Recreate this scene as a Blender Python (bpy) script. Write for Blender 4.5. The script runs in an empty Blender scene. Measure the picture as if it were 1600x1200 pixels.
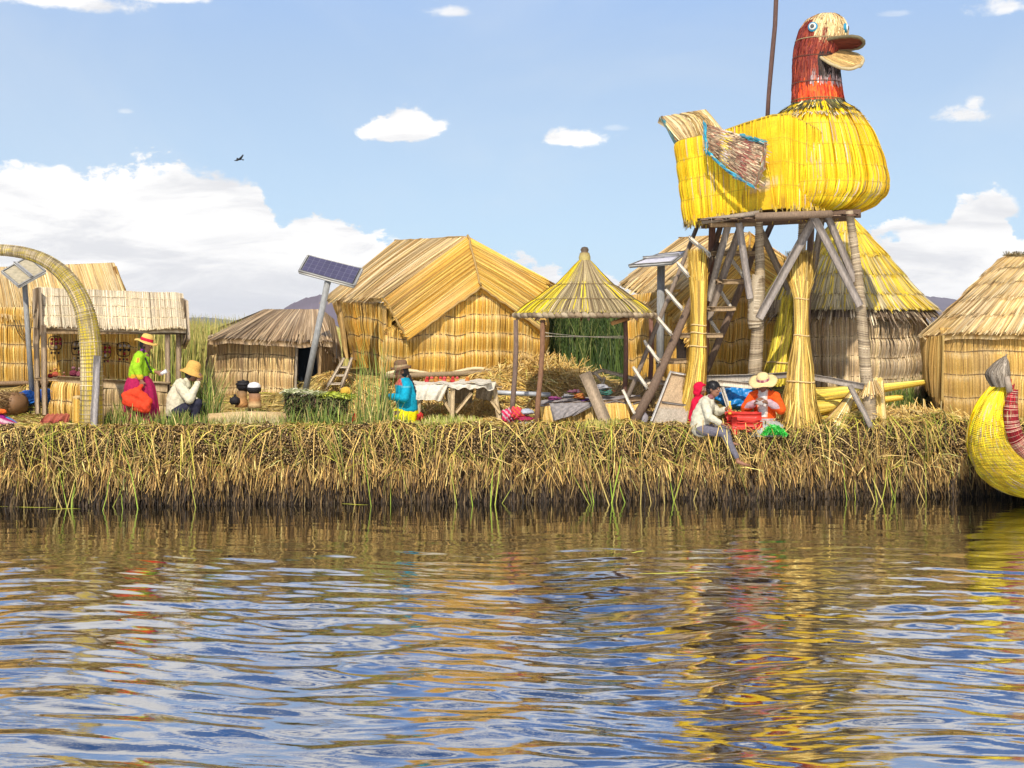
import bpy, math, random
import numpy as np
from mathutils import Vector, Matrix
random.seed(7); rng = np.random.default_rng(7)
scn = bpy.context.scene
# ---------------------------------------------------------------- camera, sky, sun
F = 2075.0; HZ = 505.0; CZ = 3.0          # focal length in photo pixels, horizon row, eye height over the lake
cam_d = bpy.data.cameras.new("camera"); cam = bpy.data.objects.new("camera", cam_d)
scn.collection.objects.link(cam); scn.camera = cam
cam.location = (0, 0, CZ); cam.rotation_euler = (math.radians(90), 0, 0)
cam_d.sensor_width = 36; cam_d.lens = 36*F/1600; cam_d.shift_y = -95/1600; cam_d.clip_end = 30000; cam_d.clip_start = 0.2
scn.render.resolution_x = 1024; scn.render.resolution_y = 768
scn.view_settings.view_transform = 'Standard'; scn.view_settings.look = 'None'
scn.view_settings.exposure = 0.0; scn.view_settings.gamma = 1
SUN_AZ = math.radians(-170); SUN_EL = math.radians(43)     # azimuth clockwise from +Y: behind the camera, to its left
sd = Vector((math.sin(SUN_AZ)*math.cos(SUN_EL), math.cos(SUN_AZ)*math.cos(SUN_EL), math.sin(SUN_EL)))
sl = bpy.data.lights.new("sun", 'SUN'); sl.energy = 4.4; sl.angle = math.radians(0.8); sl.color = (1, 0.92, 0.79)
so = bpy.data.objects.new("sun", sl); scn.collection.objects.link(so); so.location = (-10, -10, 20)
so.rotation_euler = sd.to_track_quat('Z', 'Y').to_euler()

w = bpy.data.worlds.new("World"); scn.world = w; w.use_nodes = True
nt = w.node_tree; nt.nodes.clear(); N = nt.nodes; LK = nt.links
def nd(t, **k):
    n = N.new(t)
    for a, b in k.items(): setattr(n, a, b)
    return n
def mth(op, a, b=None, c=None, clamp=False):
    n = N.new('ShaderNodeMath'); n.operation = op; n.use_clamp = clamp
    for i, v in enumerate((a, b, c)):
        if v is None: continue
        if isinstance(v, (int, float)): n.inputs[i].default_value = v
        else: LK.new(v, n.inputs[i])
    return n.outputs[0]
def smooth(a, lo, hi):
    n = N.new('ShaderNodeMapRange'); n.interpolation_type = 'SMOOTHSTEP'
    LK.new(a, n.inputs[0]); n.inputs[1].default_value = lo; n.inputs[2].default_value = hi
    return n.outputs[0]
def noise(vec, scale, detail=6, rough=0.6, dist=0.0):
    n = nd('ShaderNodeTexNoise'); n.inputs['Scale'].default_value = scale; n.inputs['Detail'].default_value = detail
    n.inputs['Roughness'].default_value = rough; n.inputs['Distortion'].default_value = dist
    LK.new(vec, n.inputs['Vector']); return n.outputs['Fac']
tc = nd('ShaderNodeTexCoord'); sx = nd('ShaderNodeSeparateXYZ'); LK.new(tc.outputs['Generated'], sx.inputs[0])
X, Y_, Z = sx.outputs
az = mth('ARCTAN2', X, Y_)                                   # radians
el = mth('ARCSINE', Z)
cv = nd('ShaderNodeCombineXYZ'); LK.new(mth('MULTIPLY', az, 1.0), cv.inputs[0]); LK.new(mth('MULTIPLY', el, 1.5), cv.inputs[1])
V = cv.outputs[0]
n1 = noise(V, 17, 9, 0.64, 0.2); n2 = noise(V, 60, 6, 0.65); n3 = noise(V, 5, 5, 0.55, 0.5)
nz = mth('ADD', mth('MULTIPLY', mth('SUBTRACT', n1, 0.5), 1.25), mth('MULTIPLY', mth('SUBTRACT', n2, 0.5), 0.45))
PX = 1/2075.0
# cumulus bank: top elevation as a curve of azimuth
cm = nd('ShaderNodeFloatCurve'); cu = cm.mapping.curves[0]
def azn(px): return min(1, max(0, (math.atan((px-800)*PX)+0.6)/1.2))
def eln(py): return (505-py)*PX*3
pts = [(-600, 330), (-200, 270), (0, 268), (60, 262), (260, 262), (390, 285), (425, 322), (445, 352), (480, 345), (560, 352), (620, 372), (760, 395), (900, 420), (1100, 425), (1280, 420), (1370, 352), (1450, 342), (1475, 345), (1500, 312), (1560, 308), (1590, 370), (1700, 370), (1900, 330), (2300, 300)]
for i, (a, b) in enumerate(pts):
    if i == 0: p = cu.points[0]; p.location = (0, eln(b)*.80)
    elif i == len(pts)-1: p = cu.points[-1]; p.location = (1, eln(b))
    else: cu.points.new(azn(a), eln(b)*math.cos(math.atan((a-800)*PX)))
cm.mapping.update()
LK.new(mth('ADD', mth('MULTIPLY', az, 1/1.2), 0.5), cm.inputs['Value'])
top = mth('MULTIPLY', cm.outputs[0], 1/3.0)
bank = smooth(mth('ADD', mth('SUBTRACT', top, el), mth('MULTIPLY', nz, 0.060)), -0.001, 0.006)
thin = smooth(mth('ADD', n1, mth('MULTIPLY', n3, 0.7)), 0.58, 0.88)
# small clouds
msk = bank
def blob(px, py, rx, ry, soft=0.5, amt=1.0):
    global msk
    ax = mth('MULTIPLY', mth('SUBTRACT', az, math.atan((px-800)*PX)), 1/(rx*PX))
    ey = mth('SUBTRACT', el, math.atan((505-py)*PX*math.cos(math.atan((px-800)*PX))))
    up = mth('MULTIPLY', mth('MAXIMUM', ey, 0.0), 1/(ry*PX)); dn = mth('MULTIPLY', mth('MINIMUM', ey, 0.0), 1/(ry*0.62*PX))
    r = mth('SQRT', mth('ADD', mth('MULTIPLY', ax, ax), mth('ADD', mth('MULTIPLY', up, up), mth('MULTIPLY', dn, dn))))
    m = smooth(mth('SUBTRACT', mth('ADD', 1.0, mth('MULTIPLY', nz, 1.9)), r), 0.0, soft)
    msk = mth('MAXIMUM', msk, mth('MULTIPLY', m, amt))
blob(628, 206, 74, 24, 0.3); blob(640, 186, 34, 32, 0.35); blob(892, 217, 56, 24, 0.4); blob(1505, 181, 54, 24, 0.5, 0.95); blob(1520, 165, 20, 20, 0.5, .9)
blob(706, 20, 46, 13, 0.7, 0.85); blob(1578, 12, 52, 22, 0.6, 0.9); blob(195, 174, 15, 7, 0.8, 0.35); blob(1400, 22, 26, 6, 0.8, 0.3)
blob(70, 1, 190, 22, 0.7, 0.95); blob(250, -4, 110, 16, .6, .9); blob(1545, 335, 46, 34, 0.4); blob(960, 200, 26, 8, .8, .25); blob(60, 285, 120, 30, .4); blob(300, 290, 110, 30, .4); blob(1430, 372, 60, 32, .4)
# clouds above the frame and all round, for the lake and the light
hi = mth('MULTIPLY', smooth(noise(V, 5.5, 9, 0.6, 0.6), 0.48, 0.55), smooth(el, 0.25, 0.34))
allm = mth('MAXIMUM', msk, hi)
sky = nd('ShaderNodeTexSky', sky_type='NISHITA', sun_disc=False)
sky.sun_elevation = SUN_EL; sky.sun_rotation = SUN_AZ; sky.altitude = 3800; sky.air_density = 1.0; sky.dust_density = 0.6; sky.ozone_density = 1.0
def mixc(fac, a, b, mode='MIX'):
    m = nd('ShaderNodeMix', data_type='RGBA', blend_type=mode)
    if isinstance(fac, (int, float)): m.inputs[0].default_value = fac
    else: LK.new(fac, m.inputs[0])
    for i, v in ((6, a), (7, b)):
        if isinstance(v, tuple): m.inputs[i].default_value = (*v, 1)
        else: LK.new(v, m.inputs[i])
    return m.outputs[2]
skyt = mixc(1.0, sky.outputs[0], (0.85, 1.55, 2.25), 'MULTIPLY')
lowm = smooth(el, 0.44, 0.18)
lowc = mixc(smooth(el, 0.02, 0.24), (6.2, 7.85, 8.9), (4.7, 6.2, 8.3))
skyc0 = mixc(mth('MULTIPLY', lowm, 0.90), skyt, lowc)
veil = smooth(noise(V, 3.2, 7, 0.55, 0.8), 0.40, 0.75)
skyc = mixc(mth('MULTIPLY', veil, 0.30), skyc0, (8.0, 8.6, 9.2))
mpv = nd('ShaderNodeMapping'); mpv.inputs['Scale'].default_value = (1, 2.6, 1); LK.new(V, mpv.inputs[0])
shade = smooth(mth('ADD', noise(mpv.outputs[0], 8, 8, 0.62, 0.5), mth('MULTIPLY', smooth(el, 0.13, 0.03), 0.04)), 0.42, 0.68)
cc = mixc(shade, (11.6, 11.4, 11.1), (8.5, 8.5, 8.7))
edge = smooth(allm, 1.0, 0.2)
fin = mixc(mth('MULTIPLY', allm, 0.97), skyc, cc)
bg = nd('ShaderNodeBackground'); bg.inputs[1].default_value = 0.1; LK.new(fin, bg.inputs[0])
ow = nd('ShaderNodeOutputWorld'); LK.new(bg.outputs[0], ow.inputs[0])

# ---------------------------------------------------------------- helpers
col = scn.collection
def P(px, py, Y): return np.array([(px-800)*Y/F, Y, CZ-(py-HZ)*Y/F])
def M2(px, Y): return px*Y/F            # pixels to metres at depth Y
def nrm(v): return v/np.maximum(np.linalg.norm(v, axis=-1, keepdims=True), 1e-9)

MATS = {}
def mat(name, rough=0.75, metal=0.0, spec=0.3, noise_s=0, noise_a=0.25, stretch=(1, 1, 1), bump=0.0, bump_s=60, color=None, sheen=0, coat=0, transl=0):
    """colour comes from the mesh's own 'Col' attribute (or one colour), broken up by noise"""
    if name in MATS: return MATS[name]
    m = bpy.data.materials.new(name); m.use_nodes = True; t = m.node_tree; b = t.nodes['Principled BSDF']
    b.inputs['Roughness'].default_value = rough; b.inputs['Metallic'].default_value = metal
    b.inputs['Specular IOR Level'].default_value = spec
    if coat: b.inputs['Coat Weight'].default_value = coat
    if color is None:
        a = t.nodes.new('ShaderNodeAttribute'); a.attribute_name = 'Col'; src = a.outputs['Color']
    else:
        a = t.nodes.new('ShaderNodeRGB'); a.outputs[0].default_value = (*color, 1); src = a.outputs[0]
    tcn = t.nodes.new('ShaderNodeTexCoord'); mp = t.nodes.new('ShaderNodeMapping'); mp.inputs['Scale'].default_value = stretch
    t.links.new(tcn.outputs['Object'], mp.inputs[0])
    if noise_s:
        nz_ = t.nodes.new('ShaderNodeTexNoise'); nz_.inputs['Scale'].default_value = noise_s; nz_.inputs['Detail'].default_value = 4
        t.links.new(mp.outputs[0], nz_.inputs['Vector'])
        mr = t.nodes.new('ShaderNodeMapRange'); mr.inputs[1].default_value = 0.25; mr.inputs[2].default_value = 0.75
        mr.inputs[3].default_value = 1-noise_a; mr.inputs[4].default_value = 1+noise_a
        t.links.new(nz_.outputs['Fac'], mr.inputs[0])
        mx = t.nodes.new('ShaderNodeVectorMath'); mx.operation = 'SCALE'
        t.links.new(src, mx.inputs[0]); t.links.new(mr.outputs[0], mx.inputs['Scale']); src = mx.outputs[0]
    t.links.new(src, b.inputs['Base Color'])
    if bump:
        nb = t.nodes.new('ShaderNodeTexNoise'); nb.inputs['Scale'].default_value = bump_s; nb.inputs['Detail'].default_value = 5
        t.links.new(mp.outputs[0], nb.inputs['Vector'])
        bp = t.nodes.new('ShaderNodeBump'); bp.inputs['Strength'].default_value = bump; bp.inputs['Distance'].default_value = 0.02
        t.links.new(nb.outputs['Fac'], bp.inputs['Height']); t.links.new(bp.outputs[0], b.inputs['Normal'])
    MATS[name] = m; return m
REED = mat('dry_reed', rough=0.6, spec=0.35, noise_s=40, noise_a=0.18)
GREEN = mat('green_reed', rough=0.5, spec=0.4, noise_s=20, noise_a=0.2)
WOOD = mat('weathered_wood', rough=0.8, spec=0.2, noise_s=9, noise_a=0.3, stretch=(6, 6, 1.2), bump=0.5, bump_s=25)
CLOTH = mat('woven_cloth', rough=0.9, spec=0.1, noise_s=26, noise_a=0.22, bump=0.5, bump_s=120)
FELT = mat('straw_hat_weave', rough=0.8, spec=0.15, noise_s=60, noise_a=0.16, bump=0.4, bump_s=150)
SKIN = mat('skin', rough=0.55, spec=0.35, noise_s=12, noise_a=0.12)
HAIR = mat('hair', rough=0.45, spec=0.4, noise_s=60, noise_a=0.3)
METAL = mat('galvanised_metal', rough=0.5, metal=0.25, spec=0.5, noise_s=10, noise_a=0.15)
PLAST = mat('plastic', rough=0.38, spec=0.5, noise_s=6, noise_a=0.08, bump=0.05)
TARP = mat('tarpaulin', rough=0.35, spec=0.5, noise_s=5, noise_a=0.12, bump=0.5, bump_s=9)
CLAY = mat('fired_clay', rough=0.7, spec=0.3, noise_s=14, noise_a=0.25, bump=0.2)
SOIL = mat('rotting_reed_mat', rough=0.95, spec=0.1, noise_s=14, noise_a=0.5, bump=1.0, bump_s=30)
PANEL = mat('solar_cells', rough=0.25, spec=0.5, noise_s=4, noise_a=0.1)

def mk(name, V_, faces, cols=None, m=REED, parent=None, smooth_=False):
    """faces: list of index arrays (n,3)/(n,4) or python lists; cols (nv,3)"""
    V_ = np.asarray(V_, dtype=np.float64)
    pa_ = parent
    while pa_ is not None: V_ = V_ - np.array(pa_.location)[None]; pa_ = pa_.parent
    me = bpy.data.meshes.new(name)
    fl = []
    if not isinstance(faces, list): faces = [faces]
    ls = []; tot = []
    for f in faces:
        f = np.asarray(f)
        if f.size == 0: continue
        ls.append(f.reshape(-1)); tot.append(np.full(len(f), f.shape[1]))
    li = np.concatenate(ls).astype(np.int32); tt = np.concatenate(tot).astype(np.int32)
    me.vertices.add(len(V_)); me.vertices.foreach_set('co', V_.reshape(-1).astype(np.float32))
    me.loops.add(len(li)); me.loops.foreach_set('vertex_index', li)
    me.polygons.add(len(tt)); st = np.concatenate([[0], np.cumsum(tt)[:-1]]).astype(np.int32)
    me.polygons.foreach_set('loop_start', st); me.polygons.foreach_set('loop_total', tt)
    if smooth_: me.polygons.foreach_set('use_smooth', np.ones(len(tt), dtype=bool))
    me.update(calc_edges=True); me.validate()
    if cols is not None:
        c = np.ones((len(V_), 4), dtype=np.float32); c[:, :3] = np.clip(cols, 0, 1)
        a = me.color_attributes.new('Col', 'FLOAT_COLOR', 'POINT'); a.data.foreach_set('color', c.reshape(-1))
    me.materials.append(m)
    o = bpy.data.objects.new(name, me); col.objects.link(o)
    if parent is not None: o.parent = parent
    return o
def tag(o, label=None, cat=None, group=None, kind=None):
    if label: o['label'] = label
    if cat: o['category'] = cat
    if group: o['group'] = group
    if kind: o['kind'] = kind
    return o
def thing(name, label, cat, loc, group=None):
    o = bpy.data.objects.new(name, None); o.empty_display_size = 0.2; o.location = tuple(loc); col.objects.link(o)
    return tag(o, label, cat, group)

class B:
    """collects geometry with colours, then becomes ONE mesh object"""
    def __init__(s): s.V = []; s.Q = []; s.T = []; s.C = []; s.n = 0
    def add(s, v, q=None, t=None, c=(1, 1, 1)):
        v = np.asarray(v, float).reshape(-1, 3); c = np.asarray(c, float)
        if c.ndim == 1: c = np.repeat(c[None], len(v), 0)
        s.V.append(v); s.C.append(c)
        if q is not None and len(q): s.Q.append(np.asarray(q)+s.n)
        if t is not None and len(t): s.T.append(np.asarray(t)+s.n)
        s.n += len(v); return s
    def build(s, name, m=REED, parent=None, smooth_=False):
        f = []
        if s.Q: f.append(np.concatenate(s.Q))
        if s.T: f.append(np.concatenate(s.T))
        return mk(name, np.concatenate(s.V), f, np.concatenate(s.C), m, parent, smooth_)
    # --- ribbons: pts (n,k,3), side (n,3) or (n,k,3), width (n,) , col (n,3)
    def ribbons(s, pts, side, width, colr, taper=None):
        n, k, _ = pts.shape
        if side.ndim == 2: side = np.repeat(side[:, None], k, 1)
        tp = np.ones(k) if taper is None else np.asarray(taper)
        off = side*(width[:, None]*tp[None])[..., None]*0.5
        v = np.stack([pts-off, pts+off], 2).reshape(-1, 3)
        base = (np.arange(n)*k*2)[:, None]+(np.arange(k-1)*2)[None]
        q = np.stack([base, base+1, base+3, base+2], -1).reshape(-1, 4)
        if colr.ndim == 2: c = np.repeat(colr, k*2, 0)
        else: c = np.repeat(colr, 2, 1).reshape(-1, 3)
        return s.add(v, q, None, c)
    # --- little tubes with m sides and a cap at the far end
    def tubes(s, pts, width, colr, m=3, taper=None, cap=None):
        n, k, _ = pts.shape
        tan = nrm(pts[:, -1]-pts[:, 0]); ref = np.where(np.abs(tan[:, 2:3]) > 0.8, [[1., 0, 0]], [[0, 0, 1.]])
        a = nrm(np.cross(tan, ref)); b = np.cross(tan, a)
        tp = np.ones(k) if taper is None else np.asarray(taper)
        an = np.arange(m)*2*np.pi/m
        ring = a[:, None]*np.cos(an)[None, :, None]+b[:, None]*np.sin(an)[None, :, None]   # n,m,3
        v = pts[:, :, None]+ring[:, None]*(width[:, None]*tp[None]*0.5)[..., None, None]
        v = v.reshape(-1, 3)
        bs = (np.arange(n)*k*m)[:, None, None]+(np.arange(k-1)*m)[None, :, None]+np.arange(m)[None, None]
        nx = (np.arange(n)*k*m)[:, None, None]+(np.arange(k-1)*m)[None, :, None]+((np.arange(m)+1) % m)[None, None]
        q = np.stack([bs, nx, nx+m, bs+m], -1).reshape(-1, 4)
        s.add(v, q, None, np.repeat(colr, k*m, 0))
        if cap is not None:
            e = pts[:, -1][:, None]+ring*(width[:, None]*tp[-1]*0.5)[..., None]+tan[:, None]*0.0005
            if m == 3: s.add(e.reshape(-1, 3), None, np.arange(n*3).reshape(n, 3), np.repeat(cap, 3, 0))
            else: s.add(e.reshape(-1, 3), np.arange(n*4).reshape(n, 4), None, np.repeat(cap, 4, 0))
        return s
    def tube(s, path, rad, colr, m=10, jit=0.0, capc=None):
        """one pole / rope / limb along a path"""
        path = np.asarray(path, float); k = len(path); rad = np.broadcast_to(np.asarray(rad, float), (k,)).copy()
        tan = nrm(np.gradient(path, axis=0)); up = np.array([0, 0, 1.]) if abs(tan[0, 2]) < 0.9 else np.array([0, 1., 0])
        v = []
        a = nrm(np.cross(tan[0], up))
        for i in range(k):
            a = nrm(a-tan[i]*np.dot(a, tan[i])); b = np.cross(tan[i], a)
            for j in range(m):
                t = 2*np.pi*j/m; r = rad[i]*(1+jit*(rng.random()-0.5))
                v.append(path[i]+(a*math.cos(t)+b*math.sin(t))*r)
        q = [[i*m+j, i*m+(j+1) % m, (i+1)*m+(j+1) % m, (i+1)*m+j] for i in range(k-1) for j in range(m)]
        n0 = len(v); v += [path[0], path[-1]]
        t_ = [[n0, (j+1) % m, j] for j in range(m)]+[[n0+1, (k-1)*m+j, (k-1)*m+(j+1) % m] for j in range(m)]
        c = np.repeat(np.asarray(colr, float)[None], len(v), 0)*(1+0.16*(rng.random((len(v), 1))-0.5))
        if capc is not None: c[-2:] = capc
        return s.add(v, q, t_, c)
    def beam(s, p0, p1, wd, th, colr, up=(0, 0, 1), roll=0):
        p0 = np.asarray(p0, float); p1 = np.asarray(p1, float); d = nrm(p1-p0); up = np.asarray(up, float)
        if abs(np.dot(d, up)) > 0.95: up = np.array([0, 1., 0])
        a = nrm(np.cross(d, up)); b = np.cross(a, d)
        if roll: a, b = a*math.cos(roll)+b*math.sin(roll), b*math.cos(roll)-a*math.sin(roll)
        K = 6; v = []; bv = min(wd, th)*0.12
        prof = [(-1, -1, 1, 0), (-1, -1, 0, 1), (1, -1, 0, 1), (1, -1, -1, 0), (1, 1, -1, 0), (1, 1, 0, -1), (-1, 1, 0, -1), (-1, 1, 1, 0)]
        for i in range(K):
            c0 = p0+(p1-p0)*i/(K-1); jx = (rng.random(3)-0.5)*min(wd, th)*0.12
            for sx_, sy_, ix, iy in prof:
                v.append(c0+jx+a*(sx_*wd/2+ix*bv)+b*(sy_*th/2+iy*bv))
        q = [[i*8+j, i*8+(j+1) % 8, (i+1)*8+(j+1) % 8, (i+1)*8+j] for i in range(K-1) for j in range(8)]
        n0 = len(v); v += [p0, p1]
        t_ = [[n0, (j+1) % 8, j] for j in range(8)]+[[n0+1, (K-1)*8+j, (K-1)*8+(j+1) % 8] for j in range(8)]
        c = np.repeat(np.asarray(colr, float)[None], len(v), 0)*(1+0.2*(rng.random((len(v), 1))-0.5))
        return s.add(v, q, t_, c)
    def grid(s, pts, colr, closed_u=False, thick=0.0, flip=False):
        """pts (nu,nv,3) sheet; thick>0 gives it a back and rims"""
        nu, nv, _ = pts.shape; c = np.broadcast_to(np.asarray(colr, float), (nu, nv, 3))
        def idx(nu_):
            i = np.arange(nu_-1 if not closed_u else nu_)[:, None]; j = np.arange(nv-1)[None]
            a = i*nv+j; b = ((i+1) % nu_)*nv+j
            return np.stack([a, b, b+1, a+1], -1).reshape(-1, 4)
        q = idx(nu)
        if flip: q = q[:, ::-1]
        if thick <= 0: return s.add(pts.reshape(-1, 3), q, None, c.reshape(-1, 3))
        if closed_u:
            du = np.roll(pts, -1, 0)-np.roll(pts, 1, 0)
        else: du = np.gradient(pts, axis=0)
        dv = np.gradient(pts, axis=1); n = nrm(np.cross(du, dv))
        if flip: n = -n
        back = pts-n*thick
        v = np.concatenate([pts.reshape(-1, 3), back.reshape(-1, 3)]); m_ = nu*nv
        Q = [q, q[:, ::-1]+m_]
        for j, r in ((0, 1), (nv-1, 0)):
            i = np.arange(nu if closed_u else nu-1); a = i*nv+j; b = ((i+1) % nu)*nv+j
            e = np.stack([a, b, b+m_, a+m_], -1); Q.append(e if r == 0 else e[:, ::-1])
        if not closed_u:
            for i, r in ((0, 0), (nu-1, 1)):
                j = np.arange(nv-1); a = i*nv+j; b = a+1
                e = np.stack([a, b, b+m_, a+m_], -1); Q.append(e if r == 0 else e[:, ::-1])
        return s.add(v, np.concatenate(Q), None, np.concatenate([c.reshape(-1, 3)]*2))
    def ellipsoid(s, c, r, colr, rot=None, m=16, k=10):
        th = np.linspace(0, np.pi, k)[None]; ph = (np.arange(m)*2*np.pi/m)[:, None]
        p = np.stack([np.sin(th)*np.cos(ph), np.sin(th)*np.sin(ph), np.cos(th)*np.ones_like(ph)], -1)*np.asarray(r, float)
        if rot is not None: p = p@np.array(rot).T
        return s.grid(p+np.asarray(c, float), colr, closed_u=True, flip=True)
    def lathe(s, c, prof, colr, m=20, fn=None):
        """prof: list of (radius, z); fn(angle, i)->radius factor"""
        ph = np.arange(m)*2*np.pi/m; pts = np.zeros((m, len(prof), 3)); cc = np.zeros((m, len(prof), 3))
        for i, pr in enumerate(prof):
            f = np.ones(m) if fn is None else np.array([fn(a, i) for a in ph])
            pts[:, i, 0] = c[0]+np.cos(ph)*pr[0]*f; pts[:, i, 1] = c[1]+np.sin(ph)*pr[0]*f; pts[:, i, 2] = c[2]+pr[1]
            cc[:, i] = pr[2] if len(pr) > 2 else colr
        return s.grid(pts, cc, closed_u=True)

def pick(n, pal, jit=0.18, wts=None):
    pal = np.asarray(pal, float); i = rng.choice(len(pal), n, p=wts)
    c = pal[i]*np.exp(rng.normal(0, jit, (n, 1)))
    return np.clip(c, 0.003, 0.95)
def fbm1(u, seed, f=1.0):
    r = np.random.default_rng(seed); o = 0
    for k in range(4): o = o+np.sin(u*f*(1.7**k)*2*np.pi+r.random()*6.28)/(1.5**k)
    return o/2.2
def quadS(a, b, c, d, bulge=0.0, wav=0.0, seed=1, curve=0.0):
    """a top-left, b top-right, c bottom-right, d bottom-left; v runs down; bulge pushes along the face normal"""
    a, b, c, d = [np.asarray(x, float) for x in (a, b, c, d)]
    n = nrm(np.cross((b+c)/2-(a+d)/2, (a+b)/2-(c+d)/2))      # faces the viewer for clockwise corners seen from outside
    def S(u, v):
        u = np.asarray(u, float); v = np.asarray(v, float); U = u[..., None]; W = v[..., None]
        p = (a*(1-U)+b*U)*(1-W)+(d*(1-U)+c*U)*W
        o = bulge*np.sin(np.pi*np.clip(u, 0, 1))*np.sin(np.pi*np.clip(v, 0, 1))+wav*fbm1(u, seed, 1.5)*v+curve*np.sin(np.pi*np.clip(v, 0, 1))
        return p-n*o[..., None]*-1
    return S
def lathS(cx, cy, prof, u0=0, u1=2*math.pi, wob=0.0, seed=1, ell=1.0):
    """prof: (v, radius, z[, dx, dy]) ; u runs round"""
    pr = np.array([list(p)+[0]*(5-len(p)) for p in prof], float)
    def S(u, v):
        u = np.asarray(u, float); v = np.asarray(v, float); a = u0+(u1-u0)*u
        r = np.interp(v, pr[:, 0], pr[:, 1])*(1+wob*fbm1(u*2, seed)); z = np.interp(v, pr[:, 0], pr[:, 2])
        dx = np.interp(v, pr[:, 0], pr[:, 3]); dy = np.interp(v, pr[:, 0], pr[:, 4])
        return np.stack([cx+dx+np.sin(a)*r, cy+dy-np.cos(a)*r*ell, z], -1)
    return S
def Sn(S, u, v, e=2e-3):
    du = S(u+e, v)-S(u-e, v); dv = S(u, v+e)-S(u, v-e)
    return nrm(du), nrm(dv), nrm(np.cross(dv, du))
def thatch(b, S, Lu, Lv, bands, pal, width=0.02, cover=2.6, thick=0.06, lift=0.012, flare=0.03, jit=0.2, wts=None, colfn=None,
           ragged=0.05, waves=0.0, seed=1, seam=True, seamc=(0.16, 0.10, 0.04), closed=False, slant=0.0, sgn=1, over=0.25, extra_end=0.0, curl=0.0, quilt=0.0, seamw=0.018, patch=0.30):
    """a mat of reeds on surface S: backing sheet, bands of single reeds laid along v, and stitched seams"""
    def weather(c, uu_, vv_):          # faded grey and darker areas, each with its own outline
        if colfn is not None or patch <= 0: return c
        uu_ = np.asarray(uu_); vv_ = np.asarray(vv_)
        f = .5*np.sin(uu_*Lu*1.7+2.1*np.sin(vv_*Lv*1.9+seed)+seed)+.5*np.sin(uu_*Lu*4.1-vv_*Lv*2.3+seed*2)+.35*np.sin(uu_*Lu*9.3+vv_*Lv*1.1)
        g = np.clip(f*.6+.1, 0, 1)*patch; L_ = c.mean(-1, keepdims=True); c = c*(1-g[..., None])+L_*np.array([1.22, 1.0, .70])*g[..., None]
        return c*(1+.13*np.sin(uu_*Lu*2.9+seed*3+vv_*Lv*.9)[..., None])
    nu = max(8, int(Lu/0.06)); nv = max(6, int(Lv/0.12))
    uu = np.linspace(0, 1, nu+1 if not closed else nu, endpoint=not closed); vv = np.linspace(0, 1, nv)
    U, W = np.meshgrid(uu, vv, indexing='ij'); p = S(U, W)
    cb = np.repeat(pick(len(uu), pal, jit, wts)[:, None], nv, 1)*0.8
    if colfn is not None: cb = colfn(U.ravel(), W.ravel()).reshape(len(uu), nv, 3)*0.8*np.exp(rng.normal(0, jit, (len(uu), 1, 1)))
    b.grid(p, cb, closed_u=closed, thick=thick if not closed else 0, flip=(sgn > 0))
    if quilt > 0:                     # continuous reeds stitched down in rows, puffing out between the stitches
        n = int(Lu/width*cover*1.15); u = rng.random(n); K = bands*5+1; t = np.linspace(0, 1, K)[None]
        v1 = 1+rng.normal(0, ragged/bands, n)+extra_end*rng.random(n)
        Vv = t*v1[:, None]; Uu = u[:, None]+rng.normal(0, .012*Lv/Lu, (n, 1))*(t-.5)+slant/Lu*t
        if not closed: Uu = np.clip(Uu, 0.0, 1.0)
        Vc = np.clip(Vv, 0.0, 1.0)
        wv = waves*fbm1(Uu, seed, 1.2); tl = (Vc-wv)*bands; fr_ = np.clip(tl-np.floor(tl), 0, 1)
        pf = np.sin(np.pi*fr_**.62)**.8
        clump = .86+.14*np.sin(u*Lu*55+3*np.sin(u*Lu*13))[:, None]
        tu, tv, nn = Sn(S, np.clip(Uu, .003, .997) if not closed else Uu, np.clip(Vc, .003, .997)); nn = nn*sgn
        off = lift*(.2+1.2*rng.random((n, 1)))+quilt*pf*clump
        pts = S(Uu, Vc)+nn*off[..., None]+tv*((Vv-Vc)*Lv)[..., None]
        side = nrm(tu+nn*rng.normal(0, .45, (n, 1, 1))); wd = width*(.5+.9*rng.random(n))
        c = colfn(u, rng.random(n))*np.exp(rng.normal(0, jit, (n, 1))) if colfn is not None else pick(n, pal, jit, wts)
        if colfn is not None and K > 6:
            c = np.stack([colfn(u, Vc[:, i]) for i in range(0, K, 5)], 1).repeat(5, 1)[:, :K]*np.exp(rng.normal(0, jit, (n, 1, 1)))
        else:
            bt_n = np.exp(rng.normal(0, .10, (n, bands+1)))[np.arange(n)[:, None], np.clip(np.floor(tl).astype(int), 0, bands)]; c = c[:, None]*bt_n[..., None]; lit_band = ((fr_ < .16)*.42)[..., None]; c = c*(1-lit_band)+np.array([.80, .62, .32])*lit_band*(c.mean()/.36); c = weather(c, Uu, Vc)  # light caught below each stitch, painted into the reeds as a paler tone
        b.ribbons(pts, side, wd, np.clip(c, .003, .95), taper=[.8]+[1]*(K-2)+[.6])
        for j in range(1, bands):
            if not seam: break
            m = max(12, int(Lu/0.05)); us = np.linspace(0.0, 1, m); vs = np.clip(j/bands+waves*fbm1(us, seed, 1.2), 0, 1)
            tu, tv, nn = Sn(S, np.clip(us, .003, .997), np.clip(vs, .003, .997)); nn = nn*sgn
            b.ribbons((S(us, vs)+nn*(lift*1.3+quilt*.30+.004))[None], tv[None], np.array([seamw]), np.array([seamc]))
        return b
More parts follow.
